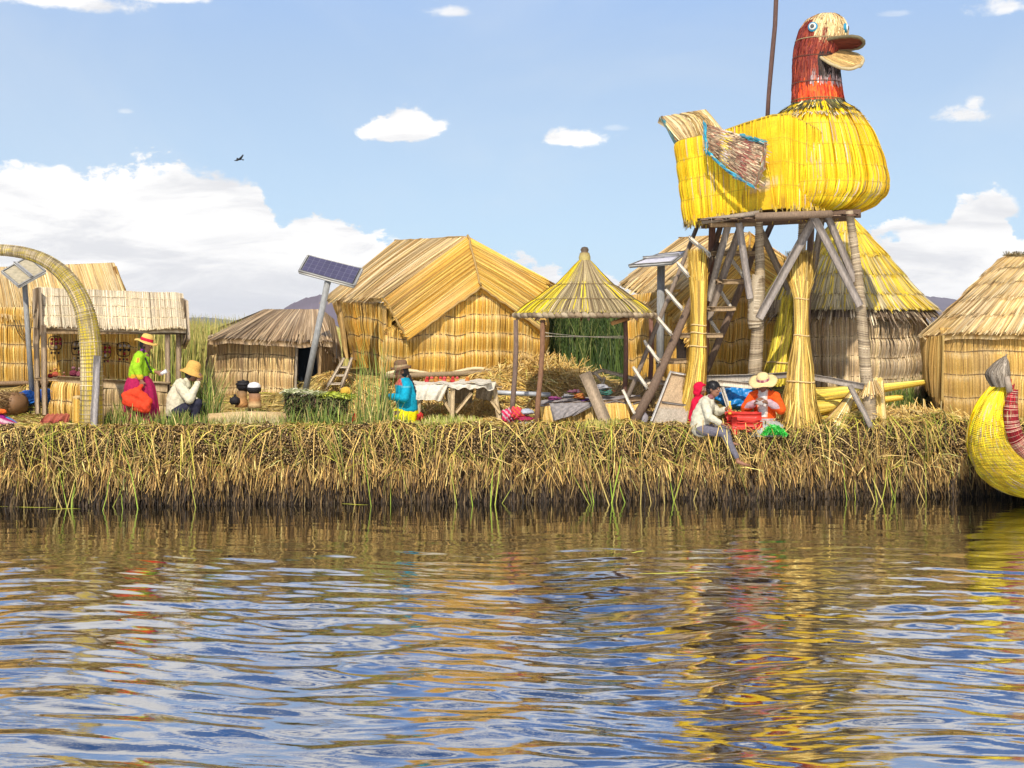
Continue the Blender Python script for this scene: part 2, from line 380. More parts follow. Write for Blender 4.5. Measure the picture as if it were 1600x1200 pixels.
    for j in range(bands):
        n = int(Lu/width*cover); u = rng.random(n)
        wv = waves*fbm1(u, seed+3*0, 1.2)
        v0 = j/bands+wv*(1 if j else 0)-(over/bands*rng.random(n) if j else 0)
        v1 = (j+1)/bands+(waves*fbm1(u, seed, 1.2) if j < bands-1 else 0)+rng.normal(0, ragged/bands, n)+(extra_end*rng.random(n) if j == bands-1 else 0)
        K = 5; t = np.linspace(0, 1, K)[None]
        Vv = v0[:, None]+(v1-v0)[:, None]*t
        sl_ = slant+rng.normal(0, 0.02*Lv/bands, n)
        Uu = u[:, None]+(sl_/Lu)[:, None]*t
        if not closed: Uu = np.clip(Uu, 0.0, 1.0)
        Vc = np.clip(Vv, 0.0, 1.0)
        tu, tv, nn = Sn(S, np.clip(Uu, 0.003, 0.997) if not closed else Uu, np.clip(Vc, 0.003, 0.997))
        nn = nn*sgn
        off = lift*(0.2+1.0*rng.random(n))[:, None]+flare*(t**2)*(0.5+0.8*rng.random(n))[:, None]+curl*(t**3)
        pts = S(Uu, Vc)+nn*off[..., None]+tv*((Vv-Vc)*Lv)[..., None]
        side = nrm(tu+nn*rng.normal(0, 0.35, (n, 1, 1)))
        wd = width*(0.6+0.9*rng.random(n))
        c = colfn(u, (v0+v1)/2) * np.exp(rng.normal(0, jit, (n, 1))) if colfn is not None else pick(n, pal, jit, wts)
        c = weather(c[:, None].repeat(5, 1), Uu, Vc)
        b.ribbons(pts, side, wd, np.clip(c, 0.003, 0.95), taper=[0.8, 1, 1, 0.95, 0.55])
        if seam and j:
            m = max(12, int(Lu/0.05)); us = np.linspace(0.0, 1, m)
            vs = np.clip(j/bands+waves*fbm1(us, seed, 1.2)-0.05/bands, 0, 1)
            tu, tv, nn = Sn(S, np.clip(us, .003, .997), np.clip(vs, .003, .997)); nn = nn*sgn
            ps = S(us, vs)+nn*(lift+0.008)
            b.ribbons(ps[None], tv[None], np.array([0.016]), np.array([seamc]))
    return b
# reed colours (albedo)
GOLD = [(0.66, 0.37, 0.055), (0.72, 0.45, 0.09), (0.57, 0.29, 0.035), (0.76, 0.53, 0.16), (0.36, 0.17, 0.025)]
GW = [0.32, 0.28, 0.2, 0.13, 0.07]
PALE = [(0.66, 0.46, 0.20), (0.61, 0.40, 0.14), (0.72, 0.55, 0.29), (0.42, 0.25, 0.09)]
PW = [0.35, 0.3, 0.25, 0.1]
GREY = [(0.46, 0.34, 0.21), (0.38, 0.27, 0.15), (0.54, 0.42, 0.28), (0.26, 0.17, 0.09)]
TAN = [(0.52, 0.36, 0.15), (0.44, 0.31, 0.16), (0.60, 0.42, 0.18), (0.36, 0.24, 0.12)]
STRAW = [(0.64, 0.43, 0.13), (0.54, 0.34, 0.08), (0.72, 0.54, 0.22), (0.36, 0.21, 0.06), (0.44, 0.38, 0.08)]
PALES = [(0.62, 0.52, 0.36), (0.70, 0.60, 0.42), (0.52, 0.42, 0.27), (0.40, 0.30, 0.18)]
GRN = [(0.10, 0.17, 0.03), (0.16, 0.23, 0.04), (0.06, 0.11, 0.02), (0.28, 0.28, 0.07)]
YEL = (0.86, 0.62, 0.01)
# ================================================================ SETTING
def sm(a, lo, hi):
    t = np.clip((a-lo)/(hi-lo), 0, 1); return t*t*(3-2*t)
def edgeY(x): return 22.25+0.078*np.asarray(x, float)+0.09*fbm1(np.asarray(x)*0.4, 3)+0.05*fbm1(np.asarray(x)*1.6, 5)
MOUNDS = [(-1.5, 27.6, 3.4, 2.6, 0.40), (6.6, 23.35, 1.6, 0.55, 0.10), (-0.2, 26.0, 1.5, 1.0, 0.1)]
def gz(x, y):
    x = np.asarray(x, float); y = np.asarray(y, float)
    z = 1.225+0.465*sm(y, 23.7, 26.8)*(1-0.85*sm(x, 6.2, 8.0)*(1-sm(y, 26, 28)))
    for cx, cy, rx, ry, h in MOUNDS: z = z+h*np.exp(-((x-cx)/rx)**4-((y-cy)/ry)**4)
    z = z+0.055*fbm1(x*.75, 15)*np.exp(-np.maximum(y-edgeY(x), 0)**2/.5)
    return z+0.025*fbm1(x*0.7+y*0.3, 11)+0.02*fbm1(y*1.1-x*.4, 12)
def G(px, Y, dz=0.0):
    x = (px-800)*Y/F; return np.array([x, Y, float(gz(x, Y))+dz])

# --- lake
def water():
    b = B()
    gx = np.concatenate([[-4200, -800, -150, -60, -25], np.arange(-11, 11.01, 0.045), [25, 60, 150, 800, 4200]])
    gy = np.concatenate([[-300, -20, 2, 6], np.arange(7.6, 24.0, 0.03), [30, 60, 200, 1000, 5500]])
    Xg, Yg = np.meshgrid(gx, gy, indexing='ij')
    r = np.random.default_rng(4); h = np.zeros_like(Xg)
    wx = Xg+0.22*np.sin(Yg*1.1+1)+0.15*np.sin(Xg*0.9+Yg*0.6); wy = Yg+0.18*np.sin(Xg*0.8+2)+0.1*np.sin(Xg*1.9+Yg*.5)
    for i in range(56):
        lam = 0.13*(8.5**r.random()); th = math.radians(90+r.normal(0, 21)); k = 2*math.pi/lam
        amp = 0.0041*lam**1.0*(1.0 if lam < 0.9 else 0.8); ph = r.random()*6.28
        mod = 0.55+0.45*np.sin(Xg*0.23*(1+r.random())+Yg*0.31+r.random()*6)
        h += amp*mod*np.sin(k*(wx*math.cos(th)+wy*math.sin(th))+ph)
    calm = 0.13+0.87*sm(edgeY(Xg)-Yg, 2.0, 8.5); act = (np.abs(Xg) < 11.2)*(Yg > 7.5)*(Yg < 24)
    Zg = h*calm*act
    o = mk('water', np.stack([Xg, Yg, Zg], -1).reshape(-1, 3), B().grid(np.stack([Xg, Yg, Zg], -1), (1, 1, 1)).Q[0], None, WATER, None, True)
    tag(o, kind='structure')
WATER = bpy.data.materials.new('lake_water'); WATER.use_nodes = True
t = WATER.node_tree; t.nodes.clear()
def tn(ty, **k):
    n = t.nodes.new(ty)
    for a, c in k.items(): setattr(n, a, c)
    return n
wo = tn('ShaderNodeOutputMaterial'); mixn = tn('ShaderNodeMixShader'); gl = tn('ShaderNodeBsdfGlossy'); df = tn('ShaderNodeBsdfDiffuse')
gl.inputs['Roughness'].default_value = 0.02; gl.inputs['Color'].default_value = (0.96, 0.96, 0.98, 1)
df.inputs['Color'].default_value = (0.014, 0.012, 0.005, 1)
fr = tn('ShaderNodeFresnel'); fr.inputs['IOR'].default_value = 1.45
bt = tn('ShaderNodeTexCoord'); bm_ = tn('ShaderNodeMapping'); bm_.inputs['Scale'].default_value = (6, 20, 5)
bn = tn('ShaderNodeTexNoise'); bn.inputs['Scale'].default_value = 1.6; bn.inputs['Detail'].default_value = 3
bp = tn('ShaderNodeBump'); bp.inputs['Strength'].default_value = 0.13; bp.inputs['Distance'].default_value = 0.006
t.links.new(bt.outputs['Object'], bm_.inputs[0]); t.links.new(bm_.outputs[0], bn.inputs[0]); t.links.new(bn.outputs[0], bp.inputs['Height'])
for n_ in (gl, df, fr): t.links.new(bp.outputs[0], n_.inputs['Normal'])
mr_ = tn('ShaderNodeMapRange'); mr_.inputs[1].default_value = 0.02; mr_.inputs[2].default_value = 0.36; mr_.inputs[3].default_value = 0.44; mr_.inputs[4].default_value = 0.76
t.links.new(fr.outputs[0], mr_.inputs[0]); t.links.new(mr_.outputs[0], mixn.inputs[0]); t.links.new(df.outputs[0], mixn.inputs[1]); t.links.new(gl.outputs[0], mixn.inputs[2]); t.links.new(mixn.outputs[0], wo.inputs[0])
water()

# --- the floating island: one trodden reed sheet with a ragged front face
def island():
    b = B()
    xs = np.arange(-13, 15.01, 0.09); e = edgeY(xs)
    prof = [(0.30, -0.35), (0.22, 0.0), (0.16, 0.25), (0.10, 0.5), (0.06, 0.8), (0.05, 1.05), (0.12, 1.18), (0.3, 1.25)]
    top = np.concatenate([np.arange(0.5, 5.0, 0.15), np.arange(5.0, 12, 0.4), [14, 18, 26]])
    pts = np.zeros((len(xs), len(prof)+len(top), 3))
    for i, (dy, z) in enumerate(prof):
        pts[:, i] = np.stack([xs, e+dy+0.05*fbm1(xs*1.3, 20+i), np.full_like(xs, z)+0.02*fbm1(xs*1.7, 40+i)], -1)
    for i, dy in enumerate(top):
        y = e+dy; pts[:, len(prof)+i] = np.stack([xs, y, gz(xs, y)], -1)
    pts[:, -1, 2] = -0.3
    c = np.zeros((len(xs), pts.shape[1], 3)); c[:] = (0.30, 0.22, 0.07); c[:, :4] = (0.035, 0.022, 0.010); c[:, 4:7] = (0.10, 0.065, 0.03)
    c *= np.exp(rng.normal(0, 0.25, (len(xs), pts.shape[1], 1)))
    o = b.grid(pts, c).build('ground', SOIL, None, True); tag(o, kind='structure')
island()

def bank():
    b = B()                                         # cut butts of the bundled reeds
    n = 34000; x = rng.uniform(-10.5, 13, n)
    lump = 0.06*fbm1(x*0.9, 31); z = 1.28-rng.random(n)**1.25*(.46+.16*fbm1(x*.55, 91))+lump*.5-0.05*fbm1(x*.3, 8)
    y = edgeY(x)+0.10+0.05*fbm1(x*1.3, 25)
    y = y+0.25*sm(z, 1.16, 1.3)-.03
    d = nrm(np.stack([rng.normal(0, .35, n), -np.ones(n), rng.normal(-0.10, .3, n)], -1)); L = rng.uniform(0.06, 0.20, n)
    p = np.stack([x, y, z], -1); pts = np.stack([p, p+d*L[:, None]], 1)
    b.tubes(pts, rng.uniform(0.012, 0.030, n), pick(n, [(0.20, .12, .05), (0.10, .06, .03), (0.28, .19, .08)], .35), m=4, cap=pick(n, [(0.56, .39, .17), (0.28, .17, .07), (0.05, .028, .012), (.44, .29, .09)], .3))
    tag(b.build('cut_reed_butts'), 'packed cut ends of brown reeds along the island edge', 'reeds', kind='stuff')
    b = B()                                         # shaggy fringe hanging to the lake
    n = 13000; x = rng.uniform(-10.5, 13, n); x = x+.07*np.sin(x*23)+.05*np.sin(x*41+2); z0 = .26+rng.random(n)**.8*(.60-.16*fbm1(x*.55, 91)); y = edgeY(x)+0.06+0.12*(1-z0)+0.05*fbm1(x*1.3, 24)
    L = rng.uniform(0.10, 0.34, n); K = 4; tt = np.linspace(0, 1, K)[None, :, None]
    d = nrm(np.stack([rng.normal(0, .28, n), -rng.uniform(0.25, 1.0, n), -rng.uniform(0.3, 1.4, n)], -1))[:, None]
    pts = np.stack([x, y, z0], -1)[:, None]+d*tt*L[:, None, None]+np.array([0, 0, -1.])*(tt**2)*(L*0.35)[:, None, None]
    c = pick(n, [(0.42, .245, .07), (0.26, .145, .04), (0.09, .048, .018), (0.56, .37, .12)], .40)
    low_tone = (np.clip(0.08+0.90*(z0-0.24)/0.42, 0.06, .98)*(1+.35*fbm1(x*2.3, 19)))[:, None]; c = c*low_tone  # strands get darker towards the bottom of the fringe
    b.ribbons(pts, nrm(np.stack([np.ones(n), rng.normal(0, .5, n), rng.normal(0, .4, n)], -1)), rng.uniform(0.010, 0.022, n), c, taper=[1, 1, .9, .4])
    n = 9000; x = rng.uniform(-10.5, 13, n); z0 = rng.uniform(0.05, 0.5, n); y = edgeY(x)+0.12+0.05*fbm1(x*1.3, 23)   # dark stalks at the waterline
    L = rng.uniform(0.15, 0.4, n)
    d = nrm(np.stack([rng.normal(0, .16, n), -rng.uniform(0.05, .35, n), -np.ones(n)], -1))[:, None]
    pts = np.stack([x, y, z0], -1)[:, None]+d*tt*L[:, None, None]
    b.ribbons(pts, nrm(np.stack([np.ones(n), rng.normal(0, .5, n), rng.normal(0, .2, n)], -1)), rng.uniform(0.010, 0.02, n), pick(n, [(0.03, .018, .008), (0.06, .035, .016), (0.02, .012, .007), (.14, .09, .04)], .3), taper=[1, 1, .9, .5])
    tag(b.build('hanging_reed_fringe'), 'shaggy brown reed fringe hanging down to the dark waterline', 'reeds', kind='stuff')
    b = B()                                         # long loose stems bent over the edge
    n = 1500; clus = rng.choice(np.array([-9, -7.4, -6.1, -4.9, -3.2, -2.2, -1.4, 0.3, .8, 2.0, 3.6, 5, 6.3, 7.2, 8.8]), n)
    x = np.where(rng.random(n) < 0.45, clus+rng.normal(0, .3, n), rng.uniform(-10.5, 12, n)); y = edgeY(x)+rng.uniform(0.1, 0.5, n); z = gz(x, y)+rng.uniform(-.12, .05, n)
    K = 7; t_ = np.linspace(0, 1, K)
    out = rng.uniform(0.15, 0.6, n); drop = rng.uniform(0.10, 1.15, n)*rng.uniform(.35, 1, n); sd_ = rng.normal(0, .28, n); sd2 = rng.normal(0, .22, n); kk = rng.uniform(.25, .5, n)
    pts = np.zeros((n, K, 3))
    for i, tv in enumerate(t_):
        a = np.minimum(tv/kk, 1); c_ = np.maximum((tv-kk)/(1-kk), 0)
        pts[:, i, 0] = x+sd_*a*0.5+sd2*c_; pts[:, i, 1] = y-out*(a*0.85+c_*0.25*(1 if i % 2 else .9))
        pts[:, i, 2] = z+0.10*np.sin(a*math.pi*0.8)-drop*(c_**1.15)
    pts[:, :, 2] = np.maximum(pts[:, :, 2], 0.015)
    c = pick(n, [(0.60, .40, .11), (0.40, .24, .06), (0.28, .28, .03), (0.46, .38, .05), (.16, .19, .02)], .34, [.33, .25, .16, .16, .10])
    b.ribbons(pts, nrm(np.stack([np.ones(n), rng.normal(0, .25, n), rng.normal(0, .5, n)], -1)), rng.uniform(0.007, 0.017, n), c, taper=[.8, 1, 1, 1, .9, .7, .3])
    n = 4200; x = rng.uniform(-10.5, 12.5, n); x = x+.10*np.sin(x*9)+.06*np.sin(x*21); y = edgeY(x)+rng.uniform(-.04, .10, n); z = rng.uniform(.55, 1.27, n)   # thin crossing straw over the butts
    L = rng.uniform(.12, .5, n); ag = rng.normal(0, .75, n); d = np.stack([np.sin(ag), -rng.uniform(.05, .5, n), -np.cos(ag)*rng.uniform(.5, 1, n)], -1); p = np.stack([x, y, z], -1)
    pts = np.stack([p, p+d*L[:, None]*.35+np.stack([0*x, -.05+0*x, .03+0*x], -1), p+d*L[:, None]], 1)
    b.ribbons(pts, nrm(np.stack([np.cos(ag), 0*x, np.sin(ag)], -1)+rng.normal(0, .2, (n, 3))), rng.uniform(.006, .016, n), pick(n, [(.50, .32, .09), (.34, .20, .05), (.13, .07, .025), (.24, .22, .03), (.60, .43, .15)], .36), taper=[.9, 1, .4])
    n = 46; x = rng.choice(np.array([-7.3, -5.9, -2.3, -.4, 1.6, 3.1, 5.9, 6.6]), n)+rng.normal(0, .35, n); y = edgeY(x)-rng.uniform(0.05, .5, n)     # green stems standing in the lake, some snapped flat
    pts = np.zeros((n, 4, 3)); L = rng.uniform(.3, 1.15, n); ln = rng.normal(0, .25, n)
    for i, tv in enumerate(np.linspace(0, 1, 4)): pts[:, i] = np.stack([x+ln*tv*L, y+.3*tv*rng.random(n), -.02+L*tv*.95], -1)
    b.ribbons(pts, np.repeat([[1., .2, 0]], n, 0), rng.uniform(.009, .02, n), pick(n, [(.24, .32, .03), (.36, .38, .05), (.42, .32, .09)], .2), taper=[1, 1, .9, .3])
    for px, py, l_ in ((40, 793, 1.05), (100, 797, .5), (555, 789, .45), (940, 781, .8), (1395, 776, .75), (1350, 770, .5), (990, 779, .4), (1060, 896, .95), (998, 864, .2)):
        Yw = 3*F/(py-HZ); xx = (px-800)*Yw/F
        pts = np.array([[[xx-l_/2+l_*s, Yw+.08*math.sin(s*3+px), 0.013] for s in np.linspace(0, 1, 5)]])
        b.ribbons(pts, np.array([[0, 1., 0.1]]), np.array([.035]), np.array([[.50, .50, .06]]), taper=[.4, 1, 1, .8, .2])
    tag(b.build('loose_reed_stems'), 'long loose straw and green stems bent over the island edge', 'reeds', kind='stuff')
    b = B()                                         # litter on the deck
    n = 30000; x = rng.uniform(-11, 13, n); dy = rng.beta(1.0, 2.2, n)*4.3+0.12; y = edgeY(x)+dy; z = gz(x, y)+rng.uniform(0.0, .04, n)+0.04*np.exp(-((dy-.25)/.2)**2)*rng.random(n)
    th = rng.uniform(0, 6.28, n); L = rng.uniform(.08, .42, n)
    d = np.stack([np.cos(th), np.sin(th)*.8, rng.normal(.06, .16, n)], -1)
    p = np.stack([x, y, z], -1); pts = np.stack([p-d*L[:, None]/2, p+np.array([0, 0, .02]), p+d*L[:, None]/2], 1)
    nz_ = fbm1(x*.35+y*.2, 77)
    c = pick(n, [(.54, .39, .12), (.43, .28, .08), (.62, .48, .20), (.34, .36, .05), (.24, .15, .05)], .25, [.3, .22, .16, .2, .12])
    c = c*(1+0.18*nz_[:, None])
    b.ribbons(pts, nrm(np.stack([-np.sin(th), np.cos(th), rng.normal(0, 1.0, n)], -1)), rng.uniform(.009, .02, n), c, taper=[.7, 1, .4])
    n = 3400; x = rng.uniform(-11, 13, n); y = edgeY(x)+rng.uniform(.15, 3.6, n)
    p = np.stack([x, y, gz(x, y)], -1); d = nrm(np.stack([rng.normal(0, .6, n), rng.normal(0, .6, n), np.ones(n)], -1)); L = rng.uniform(.03, .11, n)
    pts = np.stack([p, p+d*L[:, None]*.6, p+d*L[:, None]+np.array([0, 0, -.02])], 1)
    b.ribbons(pts, nrm(np.stack([np.ones(n), rng.normal(0, .6, n), np.zeros(n)], -1)), rng.uniform(.008, .016, n), pick(n, [(.40, .44, .07), (.30, .34, .05), (.58, .48, .14)], .25), taper=[1, .8, .3])
    tag(b.build('straw_litter'), 'trodden straw and short grass covering the island deck', 'straw', kind='stuff')
bank()

def blades(b, x, y, zb, h, lean=0.18, wid=(.010, .02), pal=GRN, jit=.25, wts=None, bend=.5):
    n = len(x); K = 5; t_ = np.linspace(0, 1, K)
    th = rng.uniform(0, 6.28, n); lx = np.cos(th)*rng.random(n)*lean+rng.normal(0, lean*.4, n); ly = np.sin(th)*lean*rng.random(n)*.6
    pts = np.zeros((n, K, 3)); brk = rng.random(n) < 0.12
    for i, tv in enumerate(t_):
        q = tv+bend*tv*tv
        pts[:, i] = np.stack([x+lx*h*q, y+ly*h*q, zb+h*(tv-np.where(brk, .55, .08)*np.maximum(tv-.55, 0)*2)], -1)
    return b.ribbons(pts, nrm(np.stack([np.ones(n), rng.normal(0, .5, n), np.zeros(n)], -1)), rng.uniform(*wid, n), pick(n, pal, jit, wts), taper=[1, 1, .9, .7, .15])
MIXG = [(.13, .19, .03), (.20, .25, .04), (.08, .13, .02), (.38, .34, .10), (.52, .40, .15)]
MW = [.32, .26, .14, .16, .12]
def tuft(px0, px1, Y0, Y1, hmax, n, label, name='grass_tuft', hmin=.2, pal=MIXG, wts=MW, lean=.22, shape=1.0):
    u = rng.random(n); px = px0+(px1-px0)*u; Y = rng.uniform(Y0, Y1, n); x = (px-800)*Y/F
    h = (hmin+(hmax-hmin)*rng.random(n)**1.7)*(1-shape*.55*np.abs(2*u-1)**2)
    b = B(); blades(b, x, Y, gz(x, Y)-.03, h, lean, (.009, .017), pal, .25, wts)
    return tag(b.build(name, GREEN), label, 'grass', kind='stuff')
tuft(160, 232, 22.35, 22.75, .62, 420, 'green grass tuft growing between the arch foot and the woman in lime')
tuft(196, 345, 22.32, 22.6, .42, 520, 'green grass growing along the edge before the cream-jumper figure')
tuft(288, 345, 22.9, 23.6, 1.35, 420, 'tall green reeds standing behind the figure in the cream jumper', hmin=.4)
tuft(330, 450, 22.4, 22.8, .42, 330, 'sparse bleached grass before the pale log', pal=[(.5, .42, .2), (.3, .32, .08), (.62, .52, .28)], wts=[.4, .3, .3])
tuft(440, 555, 22.35, 22.6, .65, 190, 'green grass blades growing in front of the green reed block')
tuft(548, 640, 22.35, 22.7, .60, 230, 'green grass clump before the seated woman in turquoise')
tuft(545, 612, 22.5, 22.9, 1.75, 70, 'few very tall green reed stems beside the woman in turquoise', hmin=.9, lean=.12, shape=0)
tuft(640, 760, 22.4, 22.8, .32, 420, 'short green grass on the deck edge below the market table', pal=[(.40, .42, .08), (.25, .30, .05), (.6, .5, .2)], wts=[.4, .3, .3])
tuft(900, 975, 22.35, 22.6, .28, 220, 'short straw-coloured grass at the foot of the leaning plank', pal=[(.55, .46, .12), (.35, .36, .07)], wts=[.6, .4])
tuft(1385, 1440, 25.4, 26.4, .8, 480, 'dark green reeds growing between the round hut and the right hut', hmin=.3, pal=GRN, wts=None)
# reed beds behind the village
def reedbed(name, label, x0, x1, y0, y1, h, n, pal, wts, wid=(.012, .022), zb=None, lean=.1, side_bend=.4):
    x = rng.uniform(x0, x1, n); y = rng.uniform(y0, y1, n); b = B()
    hh = h*(.65+.4*rng.random(n))*(1+.10*fbm1(x*.6, 5))
    blades(b, x, y, (gz(x, y)-.05) if zb is None else np.full(n, zb), hh, lean, wid, pal, .22, wts, bend=side_bend)
    return tag(b.build(name, GREEN), label, 'reeds', kind='stuff')
YG = [(.46, .38, .11), (.32, .31, .07), (.20, .24, .05), (.56, .46, .17)]
reedbed('reed_bed', 'yellow-green standing reeds between the market stall and the small hut', -10.5, -5.6, 28.2, 34, 1.55, 7000, YG, [.34, .28, .2, .18], (.014, .026))
reedbed('reed_bed', 'dense dark green reeds seen through the kiosk posts', 0.35, 3.4, 28.0, 30.5, 1.9, 6500, [(.05, .09, .02), (.09, .14, .03), (.03, .06, .015), (.2, .22, .07)], [.35, .3, .2, .15], (.012, .022), lean=.3)
reedbed('reed_bed', 'reeds behind the huts on the right side of the island', 3.4, 13, 30.5, 33, 1.5, 3500, YG, [.3, .3, .25, .15], (.014, .026))
n = 26000; yy = 34*(10.0**rng.random(n)); xx = rng.uniform(-1, 1, n)*yy*.5; b = B()
blades(b, xx, yy, np.full(n, 0.0), 2.35*(.9+.22*rng.random(n))+0.0*yy, .06, (.02, .03), YG, .2, [.4, .3, .1, .2])
v_ = b.V[0].reshape(n, 5, 2, 3); mid = v_.mean(2, keepdims=True); v_[:] = mid+(v_-mid)*(np.maximum(1, yy/40))[:, None, None, None]
b.V[0] = v_.reshape(-1, 3)
tag(b.build('far_reed_bed', GREEN), 'far belt of yellow reeds along the lake horizon', 'reeds', kind='stuff')

# far shore and hills
HILL = mat('far_hill', rough=1, spec=0, noise_s=0.004, noise_a=.3)
def hill(px0, px1, Y, prof, colr, seed):
    xs = np.linspace(px0, px1, 160); b = B(); r = np.array(prof, float)
    hz = np.interp(xs, r[:, 0], r[:, 1])+1.2*fbm1(xs/60., seed)+.5*fbm1(xs/14., seed+1)
    K = 9; pts = np.zeros((160, K, 3)); tt_ = np.linspace(0, 1, K)
    for j, tv in enumerate(tt_):
        Yd = Y*(1+.35*math.sin(tv*math.pi/2)*1.0); f = math.sin(tv*math.pi/2)**.8
        Yj = Y*(1+.25*tv); pts[:, j] = np.stack([(xs-800)*Yj/F, np.full(160, Yj), -2+5*f+f*hz*Yj/F+.8*fbm1(xs/18.+tv*3, seed+2)*Yj/F*f], -1)
    pts2 = pts[:, -1:].copy(); pts2[:, 0, 1] += .15*Y; pts2[:, 0, 2] = -5
    pts = np.concatenate([pts, pts2], 1)
    o = b.grid(pts, colr).build('hills', HILL, None, True); tag(o, kind='structure')
hill(380, 620, 1900, [(380, 0), (430, 12), (455, 30), (478, 40), (500, 44), (540, 40), (600, 22), (620, 10)], (.15, .115, .14), 5)
hill(1330, 1700, 2300, [(1330, 20), (1400, 40), (1450, 42), (1490, 38), (1560, 30), (1700, 20)], (.14, .12, .15), 9)
hill(-300, 900, 3200, [(-300, 8), (200, 9), (290, 10), (330, 8), (360, 5), (500, 9), (700, 12), (900, 5)], (.10, .11, .14), 14)
hill(850, 1500, 3400, [(850, 4), (1000, 10), (1200, 14), (1400, 12), (1500, 6)], (.10, .11, .14), 21)
# air between here and the far shore
HZM = bpy.data.materials.new('haze_air'); HZM.use_nodes = True; t_h = HZM.node_tree; t_h.nodes.clear()
vo = t_h.nodes.new('ShaderNodeOutputMaterial'); pv = t_h.nodes.new('ShaderNodeVolumePrincipled'); pv.inputs['Color'].default_value = (.86, .90, 1, 1); pv.inputs['Density'].default_value = 0.00010; pv.inputs['Anisotropy'].default_value = 0.0
t_h.links.new(pv.outputs[0], vo.inputs['Volume'])
xx_, y0_, y1_, z0_, z1_ = 4300., -320., 5600., -6.5, 90.
c_ = [(x, y, z) for x in (-xx_, xx_) for y in (y0_, y1_) for z in (z0_, z1_)]
o = mk('haze', c_, [[[0, 1, 3, 2], [4, 6, 7, 5], [0, 4, 5, 1], [2, 3, 7, 6], [0, 2, 6, 4], [1, 5, 7, 3]]], None, HZM); tag(o, kind='stuff')
# ================================================================ HUTS
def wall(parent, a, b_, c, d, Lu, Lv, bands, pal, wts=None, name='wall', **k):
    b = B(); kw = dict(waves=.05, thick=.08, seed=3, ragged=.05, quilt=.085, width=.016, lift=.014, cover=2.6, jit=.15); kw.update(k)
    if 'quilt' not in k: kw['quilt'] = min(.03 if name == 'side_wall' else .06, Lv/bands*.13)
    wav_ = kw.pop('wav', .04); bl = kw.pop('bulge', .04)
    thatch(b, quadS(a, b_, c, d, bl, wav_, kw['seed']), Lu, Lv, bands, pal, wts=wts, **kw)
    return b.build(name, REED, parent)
def gable_wall(parent, tl, apex, tr, br, bl, au, Lu, Lv, bands, pal, wts=None, name='wall', **k):
    kw = dict(waves=.05, thick=.08, seed=3, ragged=.05, quilt=.06, width=.016, lift=.014, cover=2.6, jit=.15); kw.update(k); b = B()
    tl, apex, tr, br, bl = [np.asarray(q, float) for q in (tl, apex, tr, br, bl)]
    def S(u, v):
        u = np.asarray(u, float); v = np.asarray(v, float); U = u[..., None]
        t_ = np.where(U < au, tl+(apex-tl)*U/au, apex+(tr-apex)*(U-au)/(1-au)); bo = bl+(br-bl)*U
        z_ = bo[..., 2]+(apex[2]-bo[..., 2])*(1-v); p = bo+(t_-bo)*(1-v)[..., None]; p[..., 2] = np.minimum(z_, t_[..., 2]); p[..., 1] = bo[..., 1]-.05*np.sin(np.pi*np.clip(v, 0, 1))
        p[..., 0] = bo[..., 0]; return p
    thatch(b, S, Lu, Lv, bands, pal, wts=wts, **kw); return b.build(name, REED, parent)
def roof(parent, a, b_, c, d, Lu, Lv, bands, pal, wts=None, name='roof', bulge=.06, wav=.03, **k):
    b = B(); kw = dict(waves=.02, flare=.03, thick=.11, seed=5, ragged=.12, cover=2.8, extra_end=.01); kw.update(k)
    thatch(b, quadS(a, b_, c, d, bulge, wav, kw['seed']), Lu, Lv, bands, pal, wts=wts, **kw)
    return b.build(name, REED, parent)

# --- big hut, centre left
t0 = G(690, 27.4)
h = thing('reed_hut', 'large golden reed hut with ridged roof and wavy woven gable wall left of the kiosk', 'hut', t0)
gable_wall(h, P(600, 520, 25.35), P(752, 438, 25.85), P(850, 506, 26.3), P(848, 577, 26.3), P(602, 583, 25.35), .6, 3.15, 1.75, 5, GOLD, GW)
wall(h, P(520, 466, 28.8), P(606, 474, 25.35), P(604, 583, 25.35), P(552, 574, 28.8), 3.6, 1.7, 4, GOLD, GW, name='side_wall')
wall(h, P(850, 470, 26.3), P(856, 480, 30.4), P(856, 560, 30.4), P(848, 577, 26.3), 4.0, 1.8, 4, GOLD, GW, name='side_wall')
wall(h, P(856, 480, 30.4), P(530, 480, 29.3), P(552, 565, 29.3), P(856, 560, 30.4), 4.4, 1.6, 4, GOLD, GW, name='back_wall')
A = P(618, 376, 30.0); Bp = P(731, 370, 26.2); C = P(752, 449, 25.75); D = P(600, 466, 25.1); A2 = P(508, 466, 29.2)
E = P(638, 530, 25.22); Fp = P(853, 438, 26.6); Gp = P(847, 518, 26.1)
roof(h, A, Bp, D, A2, 4.4, 2.2, 1, PALE, PW, bulge=.05, slant=0, seam=False, jit=.16, width=.022, ragged=.04)
roof(h, Bp, A, P(868, 462, 31.2), Fp, 4.2, 2.2, 1, GOLD, GW, bulge=.05, seam=False)
roof(h, Bp, C, E, D, 1.7, 1.8, 1, GOLD, GW, name='roof_wing', bulge=.05, seam=False, cover=3.2, ragged=.02)
roof(h, C, Bp, Fp, Gp, 1.8, 1.6, 1, GOLD, GW, name='roof_wing', bulge=.05, seam=False, cover=3.2, ragged=.02)
b = B()
for pa in ([Bp, A], [Bp+(0, -.04, .02), C+(0, -.04, .02)], [C+(0, -.03, 0), E+(0, -.03, 0)], [C+(0, -.03, 0), Gp+(0, -.03, 0)], [D+(0, -.05, 0), E+(0, -.04, 0)]):
    b.tube(np.linspace(pa[0], pa[1], 14)+rng.normal(0, .012, (14, 3)), .022, (.38, .24, .08), 6, .3)
b.build('ridge_roll', REED, h)
